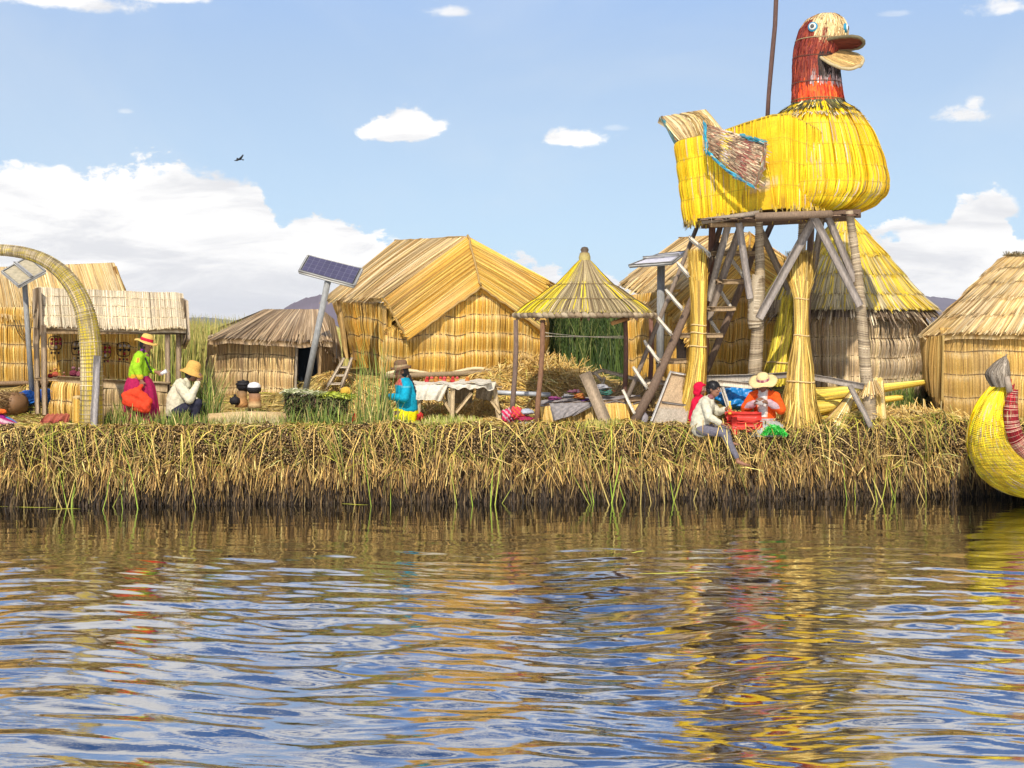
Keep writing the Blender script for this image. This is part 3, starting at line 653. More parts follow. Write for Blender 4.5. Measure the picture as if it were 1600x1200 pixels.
b = B(); b.beam(P(530, 468, 28.2), P(541, 560, 28.2), .12, .1, (.55, .36, .14)); b.beam(P(548, 466, 28.0), P(560, 562, 28.0), .2, .06, (.34, .20, .08))
b.build('corner_post', WOOD, h)
b = B(); b.tube([P(600, 588, 25.2), P(720, 584, 25.5), P(850, 579, 26.2)], .05, (.33, .24, .14), 8, .1); b.build('sill_log', WOOD, h)
b = B(); q_ = np.linspace(0, 1, 60)[:, None]; b.tube(P(604, 584, 25.24)*(1-q_)+P(848, 577, 26.18)*q_+np.concatenate([0*q_, 0*q_, .05*np.sin(q_*14)], 1), .03+.008*np.abs(np.sin(np.arange(60)*1.3)), (.74, .60, .36), 8, .2); b.build('hem_roll', REED, h)

# --- straw mound the big hut stands on, spilling right
def pile(name, label, cx, cy, rx, ry, h_, n, pal, wts, L=(.3, .8), down=1.0, cat='straw', ang=None):
    b = B(); a = rng.uniform(0, 6.28, n); r = np.sqrt(rng.random(n)); x = cx+rx*r*np.cos(a); y = cy+ry*r*np.sin(a)
    z = gz(x, y)+h_*(1-r**2)**.8-.03
    gx_ = (x-cx)/rx; gy_ = (y-cy)/ry; d = nrm(np.stack([gx_+rng.normal(0, .35, n), gy_-.35+rng.normal(0, .3, n), -down*h_*(.5+r)+rng.normal(0, .22, n)], -1))
    if ang is not None: d = nrm(np.array(ang)[None]+rng.normal(0, .25, (n, 3)))
    Ls = rng.uniform(*L, n); p = np.stack([x, y, z], -1)
    pts = np.stack([p-d*Ls[:, None]/2, p+np.array([0, 0, .03]), p+d*Ls[:, None]/2], 1)
    gi = np.maximum(pts[..., 2], gz(pts[..., 0], pts[..., 1])+.01); pts[..., 2] = gi
    b.ribbons(pts, nrm(np.cross(d, np.array([0, -.6, 1.]))+rng.normal(0, .3, (n, 3))), rng.uniform(.012, .024, n), pick(n, pal, .25, wts), taper=[.8, 1, .5])
    m = 26; k = 8; g = np.zeros((m, k, 3)); an = np.arange(m)*2*np.pi/m
    for j in range(k):
        rr = j/(k-1); g[:, j, 0] = cx+rx*rr*np.cos(an); g[:, j, 1] = cy+ry*rr*np.sin(an)
        g[:, j, 2] = gz(g[:, j, 0], g[:, j, 1])+h_*max(0, 1-rr**2)**.8-.06
    b.grid(g, (.30, .19, .05), closed_u=True)
    return tag(b.build(name), label, cat, kind='stuff')
SW = [.3, .3, .2, .15, .05]
def mslope(name, label, pa, pb, Ytop, Ybot, ztop, zbot, n):
    """loose straw hanging down the front of a mound"""
    b = B(); u = rng.random(n); px = pa+(pb-pa)*u; v = rng.random(n)**.9
    y = Ytop+(Ybot-Ytop)*v; x = (px-800)*y/F; z = ztop+(zbot-ztop)*v+.05*np.sin(u*19)+.05*np.sin(u*7+2)
    d = nrm(np.stack([rng.normal(.05, .75, n), -np.ones(n)*.5, -rng.uniform(.1, 1.0, n)], -1)); Ls = rng.uniform(.15, .5, n); p = np.stack([x, y, z], -1)
    pts = np.stack([p, p+d*Ls[:, None]*.5+np.array([0, -.03, .03]), p+d*Ls[:, None]], 1)
    b.ribbons(pts, nrm(np.stack([np.ones(n), rng.normal(0, .4, n), rng.normal(0, .6, n)], -1)), rng.uniform(.012, .024, n), pick(n, STRAW, .28, SW), taper=[.8, 1, .5])
    xs = np.linspace(pa, pb, 60); g = np.zeros((60, 8, 3))
    for j in range(8):
        q = j/7; yy_ = Ytop+.1+(Ybot-Ytop)*q; g[:, j] = np.stack([(xs-800)*yy_/F, np.full(60, yy_), ztop+(zbot-ztop)*q-.08+.05*np.sin((xs-pa)/(pb-pa)*19)], -1)
    b.grid(g, (.20, .12, .04))
    return tag(b.build(name), label, 'straw', kind='stuff')
mslope('straw_mound', 'mound of loose straw the large golden hut stands on', 500, 860, 25.6, 24.5, 2.02, 1.35, 5200)
pile('straw_heap', 'rounded heap of loose golden straw beside the large hut', .62, 25.9, 1.45, 1.0, .14, 4200, STRAW, SW, (.35, .9))
mslope('straw_mound', 'dark shaggy straw under the left hut wall', -60, 75, 26.3, 25.7, 1.72, 1.35, 900)
pile('straw_heap', 'loose brown straw heap behind the wooden stairs', 2.7, 25.1, 1.0, .7, .36, 1700, [(.42, .27, .09), (.55, .38, .14), (.3, .19, .07)], None, (.25, .6))
pile('straw_heap', 'low heap of trampled straw beside the right hut', 7.05, 23.75, 1.25, .7, .12, 1600, STRAW, SW, (.25, .6))
pile('straw_heap', 'loose straw spread under the market table', -1.2, 24.0, 1.1, .6, .08, 1500, STRAW, SW, (.25, .6))

# --- left back hut
h = thing('reed_hut', 'golden reed hut with long bleached roof behind the market stall', 'hut', G(0, 28))
wall(h, P(-180, 480, 27), P(75, 480, 27), P(75, 597, 27), P(-180, 600, 27), 3.3, 1.5, 4, GOLD, GW, cover=2.2, width=.024)
wall(h, P(75, 480, 27), P(205, 480, 29.8), P(205, 590, 29.8), P(75, 597, 27), 3.2, 1.5, 4, GOLD, GW, name='side_wall')
roof(h, P(-190, 425, 28.6), P(178, 411, 29.4), P(200, 482, 27.6), P(-190, 490, 26.6), 5.0, 1.3, 1, PALE, PW, seam=False, bulge=.08, curve=.05) if False else roof(h, P(-190, 425, 28.6), P(178, 411, 29.4), P(206, 492, 27.4), P(-190, 488, 26.6), 5.0, 1.5, 1, PALE, PW, seam=False, bulge=.1)
roof(h, P(178, 411, 29.4), P(-190, 425, 28.6), P(-190, 488, 31), P(206, 485, 31.5), 5.0, 1.8, 1, PALE, PW, seam=False)
b = B(); b.tube([P(-180, 602, 26.85), P(75, 598, 26.85)], .045, (.3, .2, .12), 8, .1); b.build('sill_log', WOOD, h)
b = B(); thatch(b, quadS(P(180, 416, 29.2), P(181, 416, 29.6), P(206, 490, 31.3), P(204, 494, 27.5)), 3.4, 1.1, 2, GOLD, wts=GW, width=.022); b.build('gable_mat', REED, h)
b = B()
for k in range(3):
    q = [P(22+4*k, 500, 26.8), P(28+4*k, 520, 26.85), P(38, 532-3*k, 26.85), P(48, 520, 26.8), P(50, 500, 26.8)]
    b.tube(q, .008, (.10, .07, .04), 5)
b.build('hanging_cord', CLOTH, h)

# --- market stall with its reed canopy
h = thing('market_stall', 'market stall with shaggy bleached reed canopy and plank counter behind the arch', 'stall', G(170, 24.6))
rc = [P(56, 450, 24.9), P(286, 460, 25.1), P(291, 515, 24.35), P(60, 511, 24.25)]
roof(h, *rc, 2.8, .75, 4, PALES, None, name='canopy', width=.013, cover=3.4, quilt=.05, jit=.16, thick=.1, waves=.02, seamc=(.25, .19, .12), bulge=.06)
roof(h, P(286, 460, 25.1), P(56, 450, 24.9), P(62, 505, 25.9), P(290, 508, 26.0), 2.8, .9, 3, PALES, None, name='canopy', thick=.08)
b = B(); thatch(b, quadS(P(52, 452, 24.9), P(60, 449, 24.5), P(62, 512, 24.15), P(54, 548, 24.4)), .35, 1.0, 2, GREY, width=.016, thick=.05); b.build('canopy_flap', REED, h)
b = B(); thatch(b, quadS(P(281, 465, 25.0), P(290, 470, 24.6), P(293, 530, 24.4), P(286, 545, 24.9)), .3, .8, 2, GREY, width=.016, thick=.05); b.build('canopy_flap', REED, h)
for px0, px1, y0, y1, Y in ((57, 59, 512, 646, 24.2), (68, 70, 508, 648, 24.0), (262, 262, 512, 600, 24.5), (279, 279, 512, 600, 24.7)):
    b = B(); b.beam(P(px0, y0, Y), P(px1, y1, Y) if y1 > 610 else G(px1, Y, -.05), .085, .075, (.42, .31, .20)); b.build('post', WOOD, h)
b = B(); b.beam(P(58, 518, 24.3), P(288, 519, 24.5), .06, .09, (.28, .19, .10)); b.build('canopy_beam', WOOD, h)
wall(h, P(66, 508, 25.6), P(215, 512, 25.6), P(215, 592, 25.6), P(66, 590, 25.6), 1.85, 1.0, 3, GOLD, GW, name='back_mat', cover=2.2, width=.024, thick=.04)
b = B(); b.beam(P(62, 591, 24.3), P(262, 600, 24.3), .55, .05, (.44, .31, .17), up=(0, 0, 1)); b.build('counter_top', WOOD, h)
b = B(); b.beam(P(90, 594, 24.0), P(262, 606, 24.0), .05, .16, (.46, .33, .18)); b.build('counter_apron', WOOD, h)
wall(h, P(84, 596, 24.05), P(131, 600, 23.7), P(131, 664, 23.7), P(80, 650, 24.0), .62, .65, 2, GOLD, GW, name='counter_front', width=.02, thick=.04)
wall(h, P(131, 608, 23.9), P(262, 608, 24.05), P(262, 655, 24.05), P(131, 660, 23.9), 1.5, .5, 2, TAN, None, name='counter_front', width=.02, thick=.04)
# woven roundels hung on the mat, goods on the counter
grp = 'woven ornaments hung on the stall mat'
for i, (px, py, lb) in enumerate(((86, 536, 'red and black beaded ornament hung leftmost on the stall mat'), (122, 544, 'black and white beaded ornament hung just left of the arch'), (163, 549, 'red beaded ornament hung just right of the arch'), (193, 546, 'dark beaded ornament hung beside the straw-hatted woman'))):
    Yo = 25.5; o = thing('hanging_ornament', lb, 'ornament', P(px, py, Yo), grp)
    b = B(); sg_ = lambda t: math.copysign(abs(t)**.55, t); q = np.array([[sg_(math.cos(a))*.125, 0, sg_(math.sin(a))*.13] for a in np.linspace(0, 6.283, 25)])+P(px, py, Yo-.05); b.tube(q, .008, (.03, .02, .02), 6)
    b.tube([P(px-10, py, Yo-.05), P(px+10, py, Yo-.05)], .008, (.03, .02, .02), 5); b.tube([P(px, py-12, Yo-.05), P(px, py+12, Yo-.05)], .008, (.03, .02, .02), 5)
    b.build('rim', CLOTH, o)
    cA = [(.30, .02, .03), (.04, .03, .03), (.45, .38, .32), (.35, .05, .08)]
    for ax in (-.08, 0, .08):
        for az_ in (-.09, -.02, .06):
            if abs(ax)+abs(az_) < .15: b = B(); b.ellipsoid(P(px, py, Yo-.07)+(ax+.02, 0, az_+.01), (.028, .018, .03), cA[(i*2+int(ax*50)+int(az_*70)) % 4], m=8, k=6); b.build('bead', CLOTH, o)
    for ax in (-.07, 0, .07): b = B(); b.ellipsoid(P(px, py, Yo-.07)+(ax, 0, -.19), (.02, .014, .026), cA[(i+1) % 4 if ax else 1], m=8, k=6); b.build('bead', CLOTH, o)
def lump(b, c, r, colr, m=14, k=9, seed=1, amp=.12, c2=None):
    """crumpled cloth heap: folds of several sizes, flat underneath"""
    m = max(m*2, 36); k = max(k*2, 20); th = np.linspace(0, np.pi, k)[None]; ph = (np.arange(m)*2*np.pi/m)[:, None]
    d = np.stack([np.sin(th)*np.cos(ph), np.sin(th)*np.sin(ph), np.cos(th)*np.ones_like(ph)], -1); rr_ = np.random.default_rng(int(seed*10)+3); f = 0
    for q in range(14):
        kv = rr_.normal(0, 1, 3); kv = kv/np.linalg.norm(kv)*(2.0+q*.9); f = f+(1-2*np.abs(np.sin(d@kv+rr_.random()*6)))/(1.6+q*.55)
    f = 1+amp*1.15*f*np.sin(th)**.3
    p = d*f[..., None]; p[..., 2] = np.where(p[..., 2] < 0, p[..., 2]*.55, p[..., 2])
    cc = np.tile(np.array(colr, float), (m, k, 1))
    if c2 is not None:
        st_ = (np.sin(p@np.array([7., 2., 9.])*1.3+seed) > .35); cc[st_] = c2
    return b.grid(p*np.asarray(r)+np.asarray(c), cc, closed_u=True, flip=True)
for i, (px, py, rr, cl, lb) in enumerate(((79, 586, .055, (.35, .04, .03), 'small red doll leftmost on the stall counter'), (86, 584, .07, (.42, .09, .05), 'red and yellow doll on the stall counter'), (93, 586, .05, (.30, .12, .03), 'small ochre toy on the stall counter'), (100, 588, .045, (.25, .05, .05), 'small dark red trinket on the stall counter'), (115, 583, .085, (.16, .03, .05), 'dark patterned ring ornament left of the arch on the counter'), (125, 584, .08, (.22, .06, .08), 'maroon patterned ornament touching the arch on the counter'))):
    o = thing('souvenir', lb, 'souvenir', P(px, 591, 24.2), 'small souvenirs on the stall counter')
    b = B(); lump(b, P(px, py+2, 24.2), (rr, rr*.7, rr), cl, seed=i); b.build('body', CLOTH, o)
    b = B(); lump(b, P(px, py-3, 24.2)+(0, 0, rr*.6), (rr*.5, rr*.5, rr*.5), (cl[0]*1.3, cl[1]*3, cl[2]*2), seed=i+3); b.build('top', CLOTH, o)
b = B(); b.tube(np.linspace(P(122, 668, 22.9), P(121, 619, 22.9), 4), [.085, .075, .07, .085], (.60, .40, .14), 14, .05)
n = 160; a = rng.uniform(0, 6.28, n); p0 = P(121, 622, 22.9)+np.stack([np.cos(a)*.08, np.sin(a)*.08, 0*a], -1); p1 = P(122, 668, 22.9)+np.stack([np.cos(a)*.10, np.sin(a)*.10, 0*a], -1)
b.ribbons(np.stack([p0, (p0+p1)/2, p1], 1), np.stack([-np.sin(a), np.cos(a), 0*a], -1), rng.uniform(.01, .02, n), pick(n, GOLD, .2, GW))
b.tube([P(117, 621, 22.85), P(126, 621, 22.85)], .035, (.52, .38, .18), 10, .25)
tag(b.build('reed_roll'), 'upright tied roll of golden reeds at the foot of the arch', 'reed roll')

# --- small dark hut
h = thing('reed_hut', 'small weathered grey-brown reed hut with open dark doorway', 'hut', G(400, 26.8))
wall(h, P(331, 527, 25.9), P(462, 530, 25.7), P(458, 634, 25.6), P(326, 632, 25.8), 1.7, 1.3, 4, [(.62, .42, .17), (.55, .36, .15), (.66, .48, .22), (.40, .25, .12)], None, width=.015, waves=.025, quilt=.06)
wall(h, P(500, 530, 25.9), P(506, 525, 29.0), P(512, 610, 29.0), P(503, 625, 25.9), 3.0, 1.2, 3, GREY, None, name='side_wall')
wall(h, P(327, 530, 29.2), P(331, 527, 25.9), P(326, 632, 25.8), P(327, 610, 29.2), 3.2, 1.2, 3, GREY, None, name='side_wall')
wall(h, P(506, 520, 29.1), P(327, 520, 29.3), P(327, 610, 29.3), P(512, 610, 29.1), 2.4, 1.2, 3, GREY, None, name='back_wall')
roof(h, P(413, 484, 28.2), P(502, 484, 28.3), P(520, 535, 25.3), P(326, 528, 25.4), 2.3, 1.9, 1, [(.46, .31, .16), (.38, .25, .13), (.54, .39, .22), (.24, .15, .07)], None, seam=False, width=.019, jit=.20, bulge=.05)
roof(h, P(502, 484, 28.3), P(413, 484, 28.2), P(330, 520, 29.9), P(520, 520, 29.9), 2.3, 1.5, 1, GREY, None, seam=False)
roof(h, P(500, 482, 28.3), P(522, 500, 28.4), P(533, 566, 26.0), P(494, 532, 25.3), 1.2, 1.4, 1, GREY, None, seam=False, name='roof_flap', jit=.26)
b = B(); thatch(b, quadS(P(504, 532, 25.3), P(530, 560, 26.2), P(519, 612, 26.2), P(500, 612, 25.5)), .6, 1.0, 1, [(.50, .33, .16), (.40, .27, .14)], width=.018, seam=False); b.build('door_flap', REED, h)
b = B(); thatch(b, quadS(P(325, 528, 25.5), P(333, 526, 25.5), P(332, 545, 25.8), P(325, 560, 25.9)), .25, .5, 1, GREY, width=.018, seam=False); b.build('roof_flap', REED, h)
b = B(); b.beam(P(464, 528, 25.6), P(461, 632, 25.5), .05, .05, (.40, .33, .24)); b.build('door_post', WOOD, h)
b = B(); b.beam(P(499, 560, 25.5), P(499, 625, 25.5), .04, .04, (.34, .29, .22)); b.build('door_post', WOOD, h)
b = B(); b.grid(quadS(P(466, 528, 26.0), P(500, 528, 26.0), P(500, 630, 26.0), P(466, 630, 26.0))(*np.meshgrid(np.linspace(0, 1, 5), np.linspace(0, 1, 5), indexing='ij')), (.012, .018, .028)); b.build('doorway_shade', CLOTH, h)  # near-black sheet standing in for the shade inside the open doorway
b = B(); b.beam(P(338, 528, 25.75), P(385, 530, 25.75), .02, .07, (.02, .14, .07)); b.build('tarp_strip', CLOTH, h)

# --- second gabled hut, behind the tower
h = thing('reed_hut', 'gabled golden reed hut with pale left roof standing behind the watchtower', 'hut', G(1110, 28.5))
wall(h, P(978, 462, 27.4), P(1062, 452, 26.6), P(1062, 596, 26.6), P(982, 590, 27.4), 1.4, 1.8, 4, GOLD, GW, name='side_wall', width=.022)
gable_wall(h, P(1062, 532, 26.6), P(1168, 436, 26.95), P(1238, 492, 27.2), P(1236, 600, 27.2), P(1062, 597, 26.6), .6, 2.3, 2.0, 5, GOLD, GW)
wall(h, P(1238, 465, 27.2), P(1240, 465, 31), P(1240, 590, 31), P(1236, 600, 27.2), 3.8, 1.9, 4, GOLD, GW, name='side_wall')
wall(h, P(1240, 475, 31), P(985, 475, 30.5), P(985, 585, 30.5), P(1240, 590, 31), 3.6, 1.9, 4, GOLD, GW, name='back_wall')
A = P(1062, 372, 29.8); Bp = P(1172, 364, 27.4); C = P(1168, 438, 26.75); D = P(1040, 478, 26.45); A2 = P(968, 440, 28.6)
roof(h, A, Bp, D, A2, 3.2, 2.3, 1, PALE, PW, seam=False, width=.024, bulge=.08)
roof(h, Bp, C, P(1075, 540, 26.35), D, 1.5, 2.0, 1, GOLD, GW, name='roof_wing', seam=False, cover=3, ragged=.02)
roof(h, C, Bp, P(1248, 418, 27.9), P(1243, 500, 26.9), 1.6, 1.6, 1, GOLD, GW, name='roof_wing', seam=False, cover=3, ragged=.02)
roof(h, Bp, A, P(1250, 455, 31.5), P(1250, 425, 27.9), 3.4, 2.0, 1, GOLD, GW, seam=False)
b = B()
for pa in ([Bp, A], [Bp+(0, -.04, .02), C+(0, -.04, .02)], [C+(0, -.03, 0), P(1075, 540, 26.3)], [C+(0, -.03, 0), P(1243, 500, 26.85)]):
    b.tube(np.linspace(pa[0], pa[1], 12)+rng.normal(0, .012, (12, 3)), .022, (.36, .22, .08), 6, .3)
b.build('ridge_roll', REED, h)
b = B(); b.grid(quadS(P(1057, 512, 26.5), P(1072, 512, 26.45), P(1072, 560, 26.45), P(1057, 560, 26.5))(*np.meshgrid(np.linspace(0, 1, 4), np.linspace(0, 1, 4), indexing='ij')), (.03, .02, .015), thick=.02, flip=True); b.build('window', WOOD, h)

# --- round hut with yellow cone
h = thing('round_reed_hut', 'round grey reed hut under a tall yellow-streaked cone roof', 'hut', G(1318, 27.5))
Yc = 27.6; cx = (1320-800)*Yc/F; k_ = Yc/F; zt = lambda py, Y=Yc: CZ-(py-HZ)*Y/F
def conecol(u, v):
    n_ = len(u); s = .62+.5*fbm1(u*3.0, 41)+.35*rng.normal(0, 1, n_)-.15-.45*np.abs(v-.55)*(v > .5)
    y = pick(n_, [(.80, .56, .015), (.72, .50, .04), (.62, .44, .07)], .14); g = pick(n_, [(.50, .40, .22), (.42, .33, .18), (.58, .48, .24)], .2)
    m_ = (s+.45*(v < .35) > .50)[:, None]; return np.where(m_, y, g)
S = lathS(cx, Yc, [(0, .02, zt(328)), (.12, 22*k_, zt(352)), (.4, 66*k_, zt(402)), (.75, 112*k_, zt(458)), (1, 140*k_, zt(484, 26.5))], wob=.02)
b = B(); thatch(b, S, 6.28*1.1, 2.8, 5, GREY, colfn=conecol, width=.021, cover=3.2, flare=.022, closed=True, waves=.012, jit=.14, ragged=.08, seamw=.012); b.build('roof', REED, h)
S = lathS(cx, Yc, [(0, 118*k_, zt(468)), (.5, 127*k_, zt(480)), (1, 139*k_, zt(496))], wob=.03)
b = B(); thatch(b, S, 6.28*1.7, .45, 1, [(.20, .14, .09), (.28, .20, .12), (.12, .08, .05), (.55, .44, .28)], width=.022, cover=2.5, flare=.05, closed=True, jit=.3, ragged=.3, seam=False); b.build('eave_fringe', REED, h)
S = lathS(cx, Yc, [(0, 114*k_, zt(475)), (.5, 118*k_, zt(540)), (1, 116*k_, zt(618))], wob=.012, seed=4)
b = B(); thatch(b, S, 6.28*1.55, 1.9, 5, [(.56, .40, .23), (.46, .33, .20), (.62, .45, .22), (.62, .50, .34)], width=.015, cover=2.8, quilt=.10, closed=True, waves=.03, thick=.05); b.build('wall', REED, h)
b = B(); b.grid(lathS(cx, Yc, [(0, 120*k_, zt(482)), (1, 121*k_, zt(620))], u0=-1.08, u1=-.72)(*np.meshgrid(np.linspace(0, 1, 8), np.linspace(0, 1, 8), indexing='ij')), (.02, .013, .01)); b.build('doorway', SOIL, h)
# --- annex porch roof of the round hut (left)
b = B(); thatch(b, quadS(P(1232, 408, 26.6), P(1262, 400, 26.4), P(1262, 470, 25.9), P(1184, 474, 26.1), .05), .9, .9, 2, GREY, colfn=conecol, width=.022); b.build('porch_roof', REED, h)
b = B(); thatch(b, quadS(P(1184, 470, 26.05), P(1262, 468, 25.85), P(1262, 486, 25.75), P(1180, 492, 25.95), .0), 1.0, .25, 1, [(.55, .42, .24), (.28, .20, .12)], width=.02, seam=False, ragged=.3, thick=.03); b.build('porch_fringe', REED, h)

# --- right hut
h = thing('reed_hut', 'golden reed hut with wide bleached roof at the right edge behind the boat prow', 'hut', G(1600, 25))
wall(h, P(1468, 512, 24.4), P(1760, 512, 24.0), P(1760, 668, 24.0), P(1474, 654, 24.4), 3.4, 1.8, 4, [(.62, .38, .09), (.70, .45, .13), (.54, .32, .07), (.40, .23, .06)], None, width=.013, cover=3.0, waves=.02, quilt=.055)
roof(h, P(1578, 398, 26.6), P(1760, 396, 26.6), P(1780, 520, 23.6), P(1442, 524, 24.3), 3.4, 2.4, 5, PALE, PW, bulge=.06, waves=.01, width=.02, wav=.04)
roof(h, P(1760, 396, 26.6), P(1578, 398, 26.6), P(1500, 515, 29.5), P(1780, 515, 29.5), 3.4, 2.4, 4, PALE, PW)
roof(h, P(1560, 405, 27.5), P(1580, 398, 26.6), P(1440, 525, 24.3), P(1470, 515, 28.5), 2.4, 2.4, 4, PALE, PW)
b = B(); thatch(b, quadS(P(1438, 528, 24.5), P(1472, 524, 24.0), P(1470, 634, 24.05), P(1446, 604, 24.7), .06), .55, 1.2, 1, [(.56, .34, .09), (.46, .27, .07), (.66, .44, .14)], width=.018, seam=False); b.build('door_flap', REED, h)
wall(h, P(1440, 515, 28.5), P(1468, 512, 24.5), P(1474, 654, 24.5), P(1450, 630, 28.5), 4, 1.6, 4, TAN, None, name='side_wall')
b = B(); n = 700; u = rng.random(n); p = P(1572, 400, 26.5)+(P(1770, 397, 26.5)-P(1572, 400, 26.5))*u[:, None]
d = nrm(np.stack([rng.normal(0, .7, n), rng.normal(0, .7, n), rng.uniform(.0, 1, n)], -1)); b.ribbons(np.stack([p, p+d*.07, p+d*.11], 1), nrm(np.cross(d, [0, 1, .1])), np.full(n, .014), pick(n, [(.12, .10, .05), (.3, .24, .12)], .2)); b.build('ridge_tuft', REED, h)
# ================================================================ WATCHTOWER AND DUCK
GW_ = (.34, .29, .24); DW = (.17, .11, .075); LW = (.80, .72, .58)
def pole(parent, name, pts, r, c, m=10, jit=.12, mt=None):
    b = B(); b.tube(pts, r, c, m, jit); return b.build(name, mt or WOOD, parent)
tw = thing('watchtower', 'tall pole watchtower of wrapped legs and grey braces carrying the reed duck', 'watchtower', G(1240, 24))
def leg(px0, py0, Y0, px1, py1, Y1, r0, r1, nm='leg'):
    a = P(px0, py0, Y0); c = P(px1, py1, Y1) if py1 < 600 else G(px1, Y1, -.1)
    if py1 >= 600 and py1 < 650: c = P(px1, py1, Y1)
    K = 46; t_ = np.linspace(0, 1, K); pth = a+(c-a)*t_[:, None]; pth[:, 0] += .03*np.sin(t_*5+px0)
    rr = r0+(r1-r0)*t_+.006*np.sin(t_*60); b = B(); b.tube(pth, rr, (.40, .31, .20), 12, .08)
    L = np.linalg.norm(c-a); n = int(L/.035); s = np.linspace(0.01, .99, n)        # cord lashings
    for q in s:
        ce = a+(c-a)*q; ce = ce+np.array([.03*math.sin(q*5+px0), 0, 0]); r = (r0+(r1-r0)*q)*1.04+.004
        an = np.linspace(0, 2*np.pi, 11); ring = ce+np.stack([np.cos(an)*r, np.sin(an)*r, .02*np.sin(an+q*9)], -1)
        b.ribbons(ring[None], np.array([[0, 0, 1.]]), np.array([.013]), pick(1, [(.54, .43, .28), (.20, .14, .08), (.38, .29, .17)], .2))
    return b.build(nm, REED, tw)
leg(1187, 338, 23.9, 1181, 606, 23.9, .065, .13)
leg(1326, 330, 23.2, 1365, 676, 22.95, .065, .115)
leg(1252, 338, 25.2, 1246, 640, 25.2, .075, .11)
b = B(); cn_ = np.array([P(1184, 430, 23.85), P(1182, 460, 23.85), P(1181, 500, 23.85), P(1181, 512, 23.85)]); b.tube(cn_, [.10, .145, .15, .12], (.42, .34, .23), 12, .15)
for q in np.linspace(0, 3, 34):
    ce = np.array([np.interp(q, range(4), cn_[:, i]) for i in range(3)]); r = np.interp(q, range(4), [.105, .15, .155, .125]); an = np.linspace(0, 6.283, 13); b.ribbons((ce+np.stack([np.cos(an)*r, np.sin(an)*r, .02*np.sin(an+q*3)], -1))[None], np.array([[0, 0, 1.]]), np.array([.013]), pick(1, [(.62, .52, .36), (.20, .14, .08), (.45, .35, .22)], .15))
b.build('leg_wrapping', REED, tw)
n = 130; a_ = rng.uniform(0, 6.28, n); c0 = P(1360, 598, 22.99); b = B()
p = c0+np.stack([np.cos(a_)*.10, np.sin(a_)*.10, rng.uniform(-.05, .05, n)], -1); b.ribbons(np.stack([p, p+np.stack([np.cos(a_)*.06, np.sin(a_)*.06, -.1+0*a_], -1), p+np.stack([np.cos(a_)*.13, np.sin(a_)*.13, -.22+0*a_], -1)], 1), np.stack([-np.sin(a_), np.cos(a_), 0*a_], -1), np.full(n, .016), pick(n, PALE, .2)); b.build('leg_skirt', REED, tw)
pole(tw, 'leg', [P(1113, 345, 24.4), P(1111, 420, 24.4), P(1104, 470, 24.45), P(1102, 560, 24.5), G(1100, 24.6, -.1)], .062, (.20, .10, .065))
pole(tw, 'leg', [P(1268, 345, 25.4), P(1262, 470, 25.4), G(1256, 25.4, -.1)], .065, DW)
for i, (x0, y0, Y0, x1, y1, Y1, wd, c) in enumerate([
    (1274, 338, 23.3, 1186, 497, 23.7, .15, (.36, .31, .27)), (1138, 350, 23.8, 1106, 470, 24.2, .12, GW_), (1158, 352, 24.0, 1106, 500, 24.2, .13, (.30, .24, .19)),
    (1154, 348, 23.4, 1172, 466, 23.7, .12, (.37, .32, .28)), (1184, 352, 24.6, 1232, 452, 25.0, .12, (.30, .24, .18)), (1271, 338, 23.0, 1344, 478, 22.95, .13, (.33, .28, .24)),
    (1292, 336, 23.2, 1336, 440, 23.1, .12, (.31, .26, .22)), (1284, 340, 24.6, 1268, 452, 24.9, .11, (.30, .25, .2)), (1126, 352, 25.0, 1113, 400, 25.0, .10, DW),
    (1208, 345, 25.6, 1196, 372, 25.0, .10, DW)]):
    b = B(); b.beam(P(x0, y0, Y0), P(x1, y1, Y1), wd, .07, c, up=(0, 1, 0)); b.build('brace', WOOD, tw)
for x0, y0, Y0, x1, y1, Y1, wd, c in [(1096, 346, 23.2, 1186, 333, 23.1, .10, (.32, .26, .2)), (1104, 343, 24.0, 1345, 334, 23.2, .16, DW), (1096, 352, 25.0, 1330, 340, 25.2, .14, DW), (1180, 338, 23.0, 1300, 334, 22.9, .12, (.26, .18, .12)), (1110, 351, 23.6, 1180, 350, 23.9, .09, (.38, .26, .14))]:
    pole(tw, 'platform_beam', [P(x0, y0, Y0), (P(x0, y0, Y0)+P(x1, y1, Y1))/2, P(x1, y1, Y1)], wd/2, c, 9, .2)
b = B()
for k in range(11):
    px = 1100+k*23; b.beam(P(px, 343-k*.7, 23.0), P(px, 343-k*.7, 25.2), .24, .05, (.25+.04*rng.random(), .17, .11))
b.build('platform_deck', WOOD, tw)
for x0, y0, Y0, x1, y1, Y1, r, c in [(1264, 588, 23.4, 1350, 604, 22.9, .05, GW_), (1328, 603, 23.0, 1362, 668, 22.5, .04, GW_), (1104, 592, 23.9, 1180, 590, 23.7, .06, (.42, .37, .3)), (1185, 590, 23.8, 1246, 584, 24.8, .05, GW_)]:
    b = B(); b.beam(P(x0, y0, Y0), P(x1, y1, Y1), r*2.2, r*1.5, c, up=(0, 1, 0)); b.build('rail', WOOD, tw)
b = B(); b.beam(P(1122, 598, 23.4), P(1188, 604, 23.2), .05, .11, (.66, .58, .44)); b.beam(P(1128, 604, 23.4), P(1146, 660, 23.0), .05, .07, (.60, .55, .46)); b.build('rail', WOOD, tw)
pole(None, 'log', [P(1336, 658, 23.2), P(1400, 656, 23.3), P(1462, 657, 23.5)], .062, (.26, .19, .13)); tag(col.objects[-1] if False else bpy.data.objects['log'], 'dark round log lying level behind the tower leg beside the right hut', 'log')

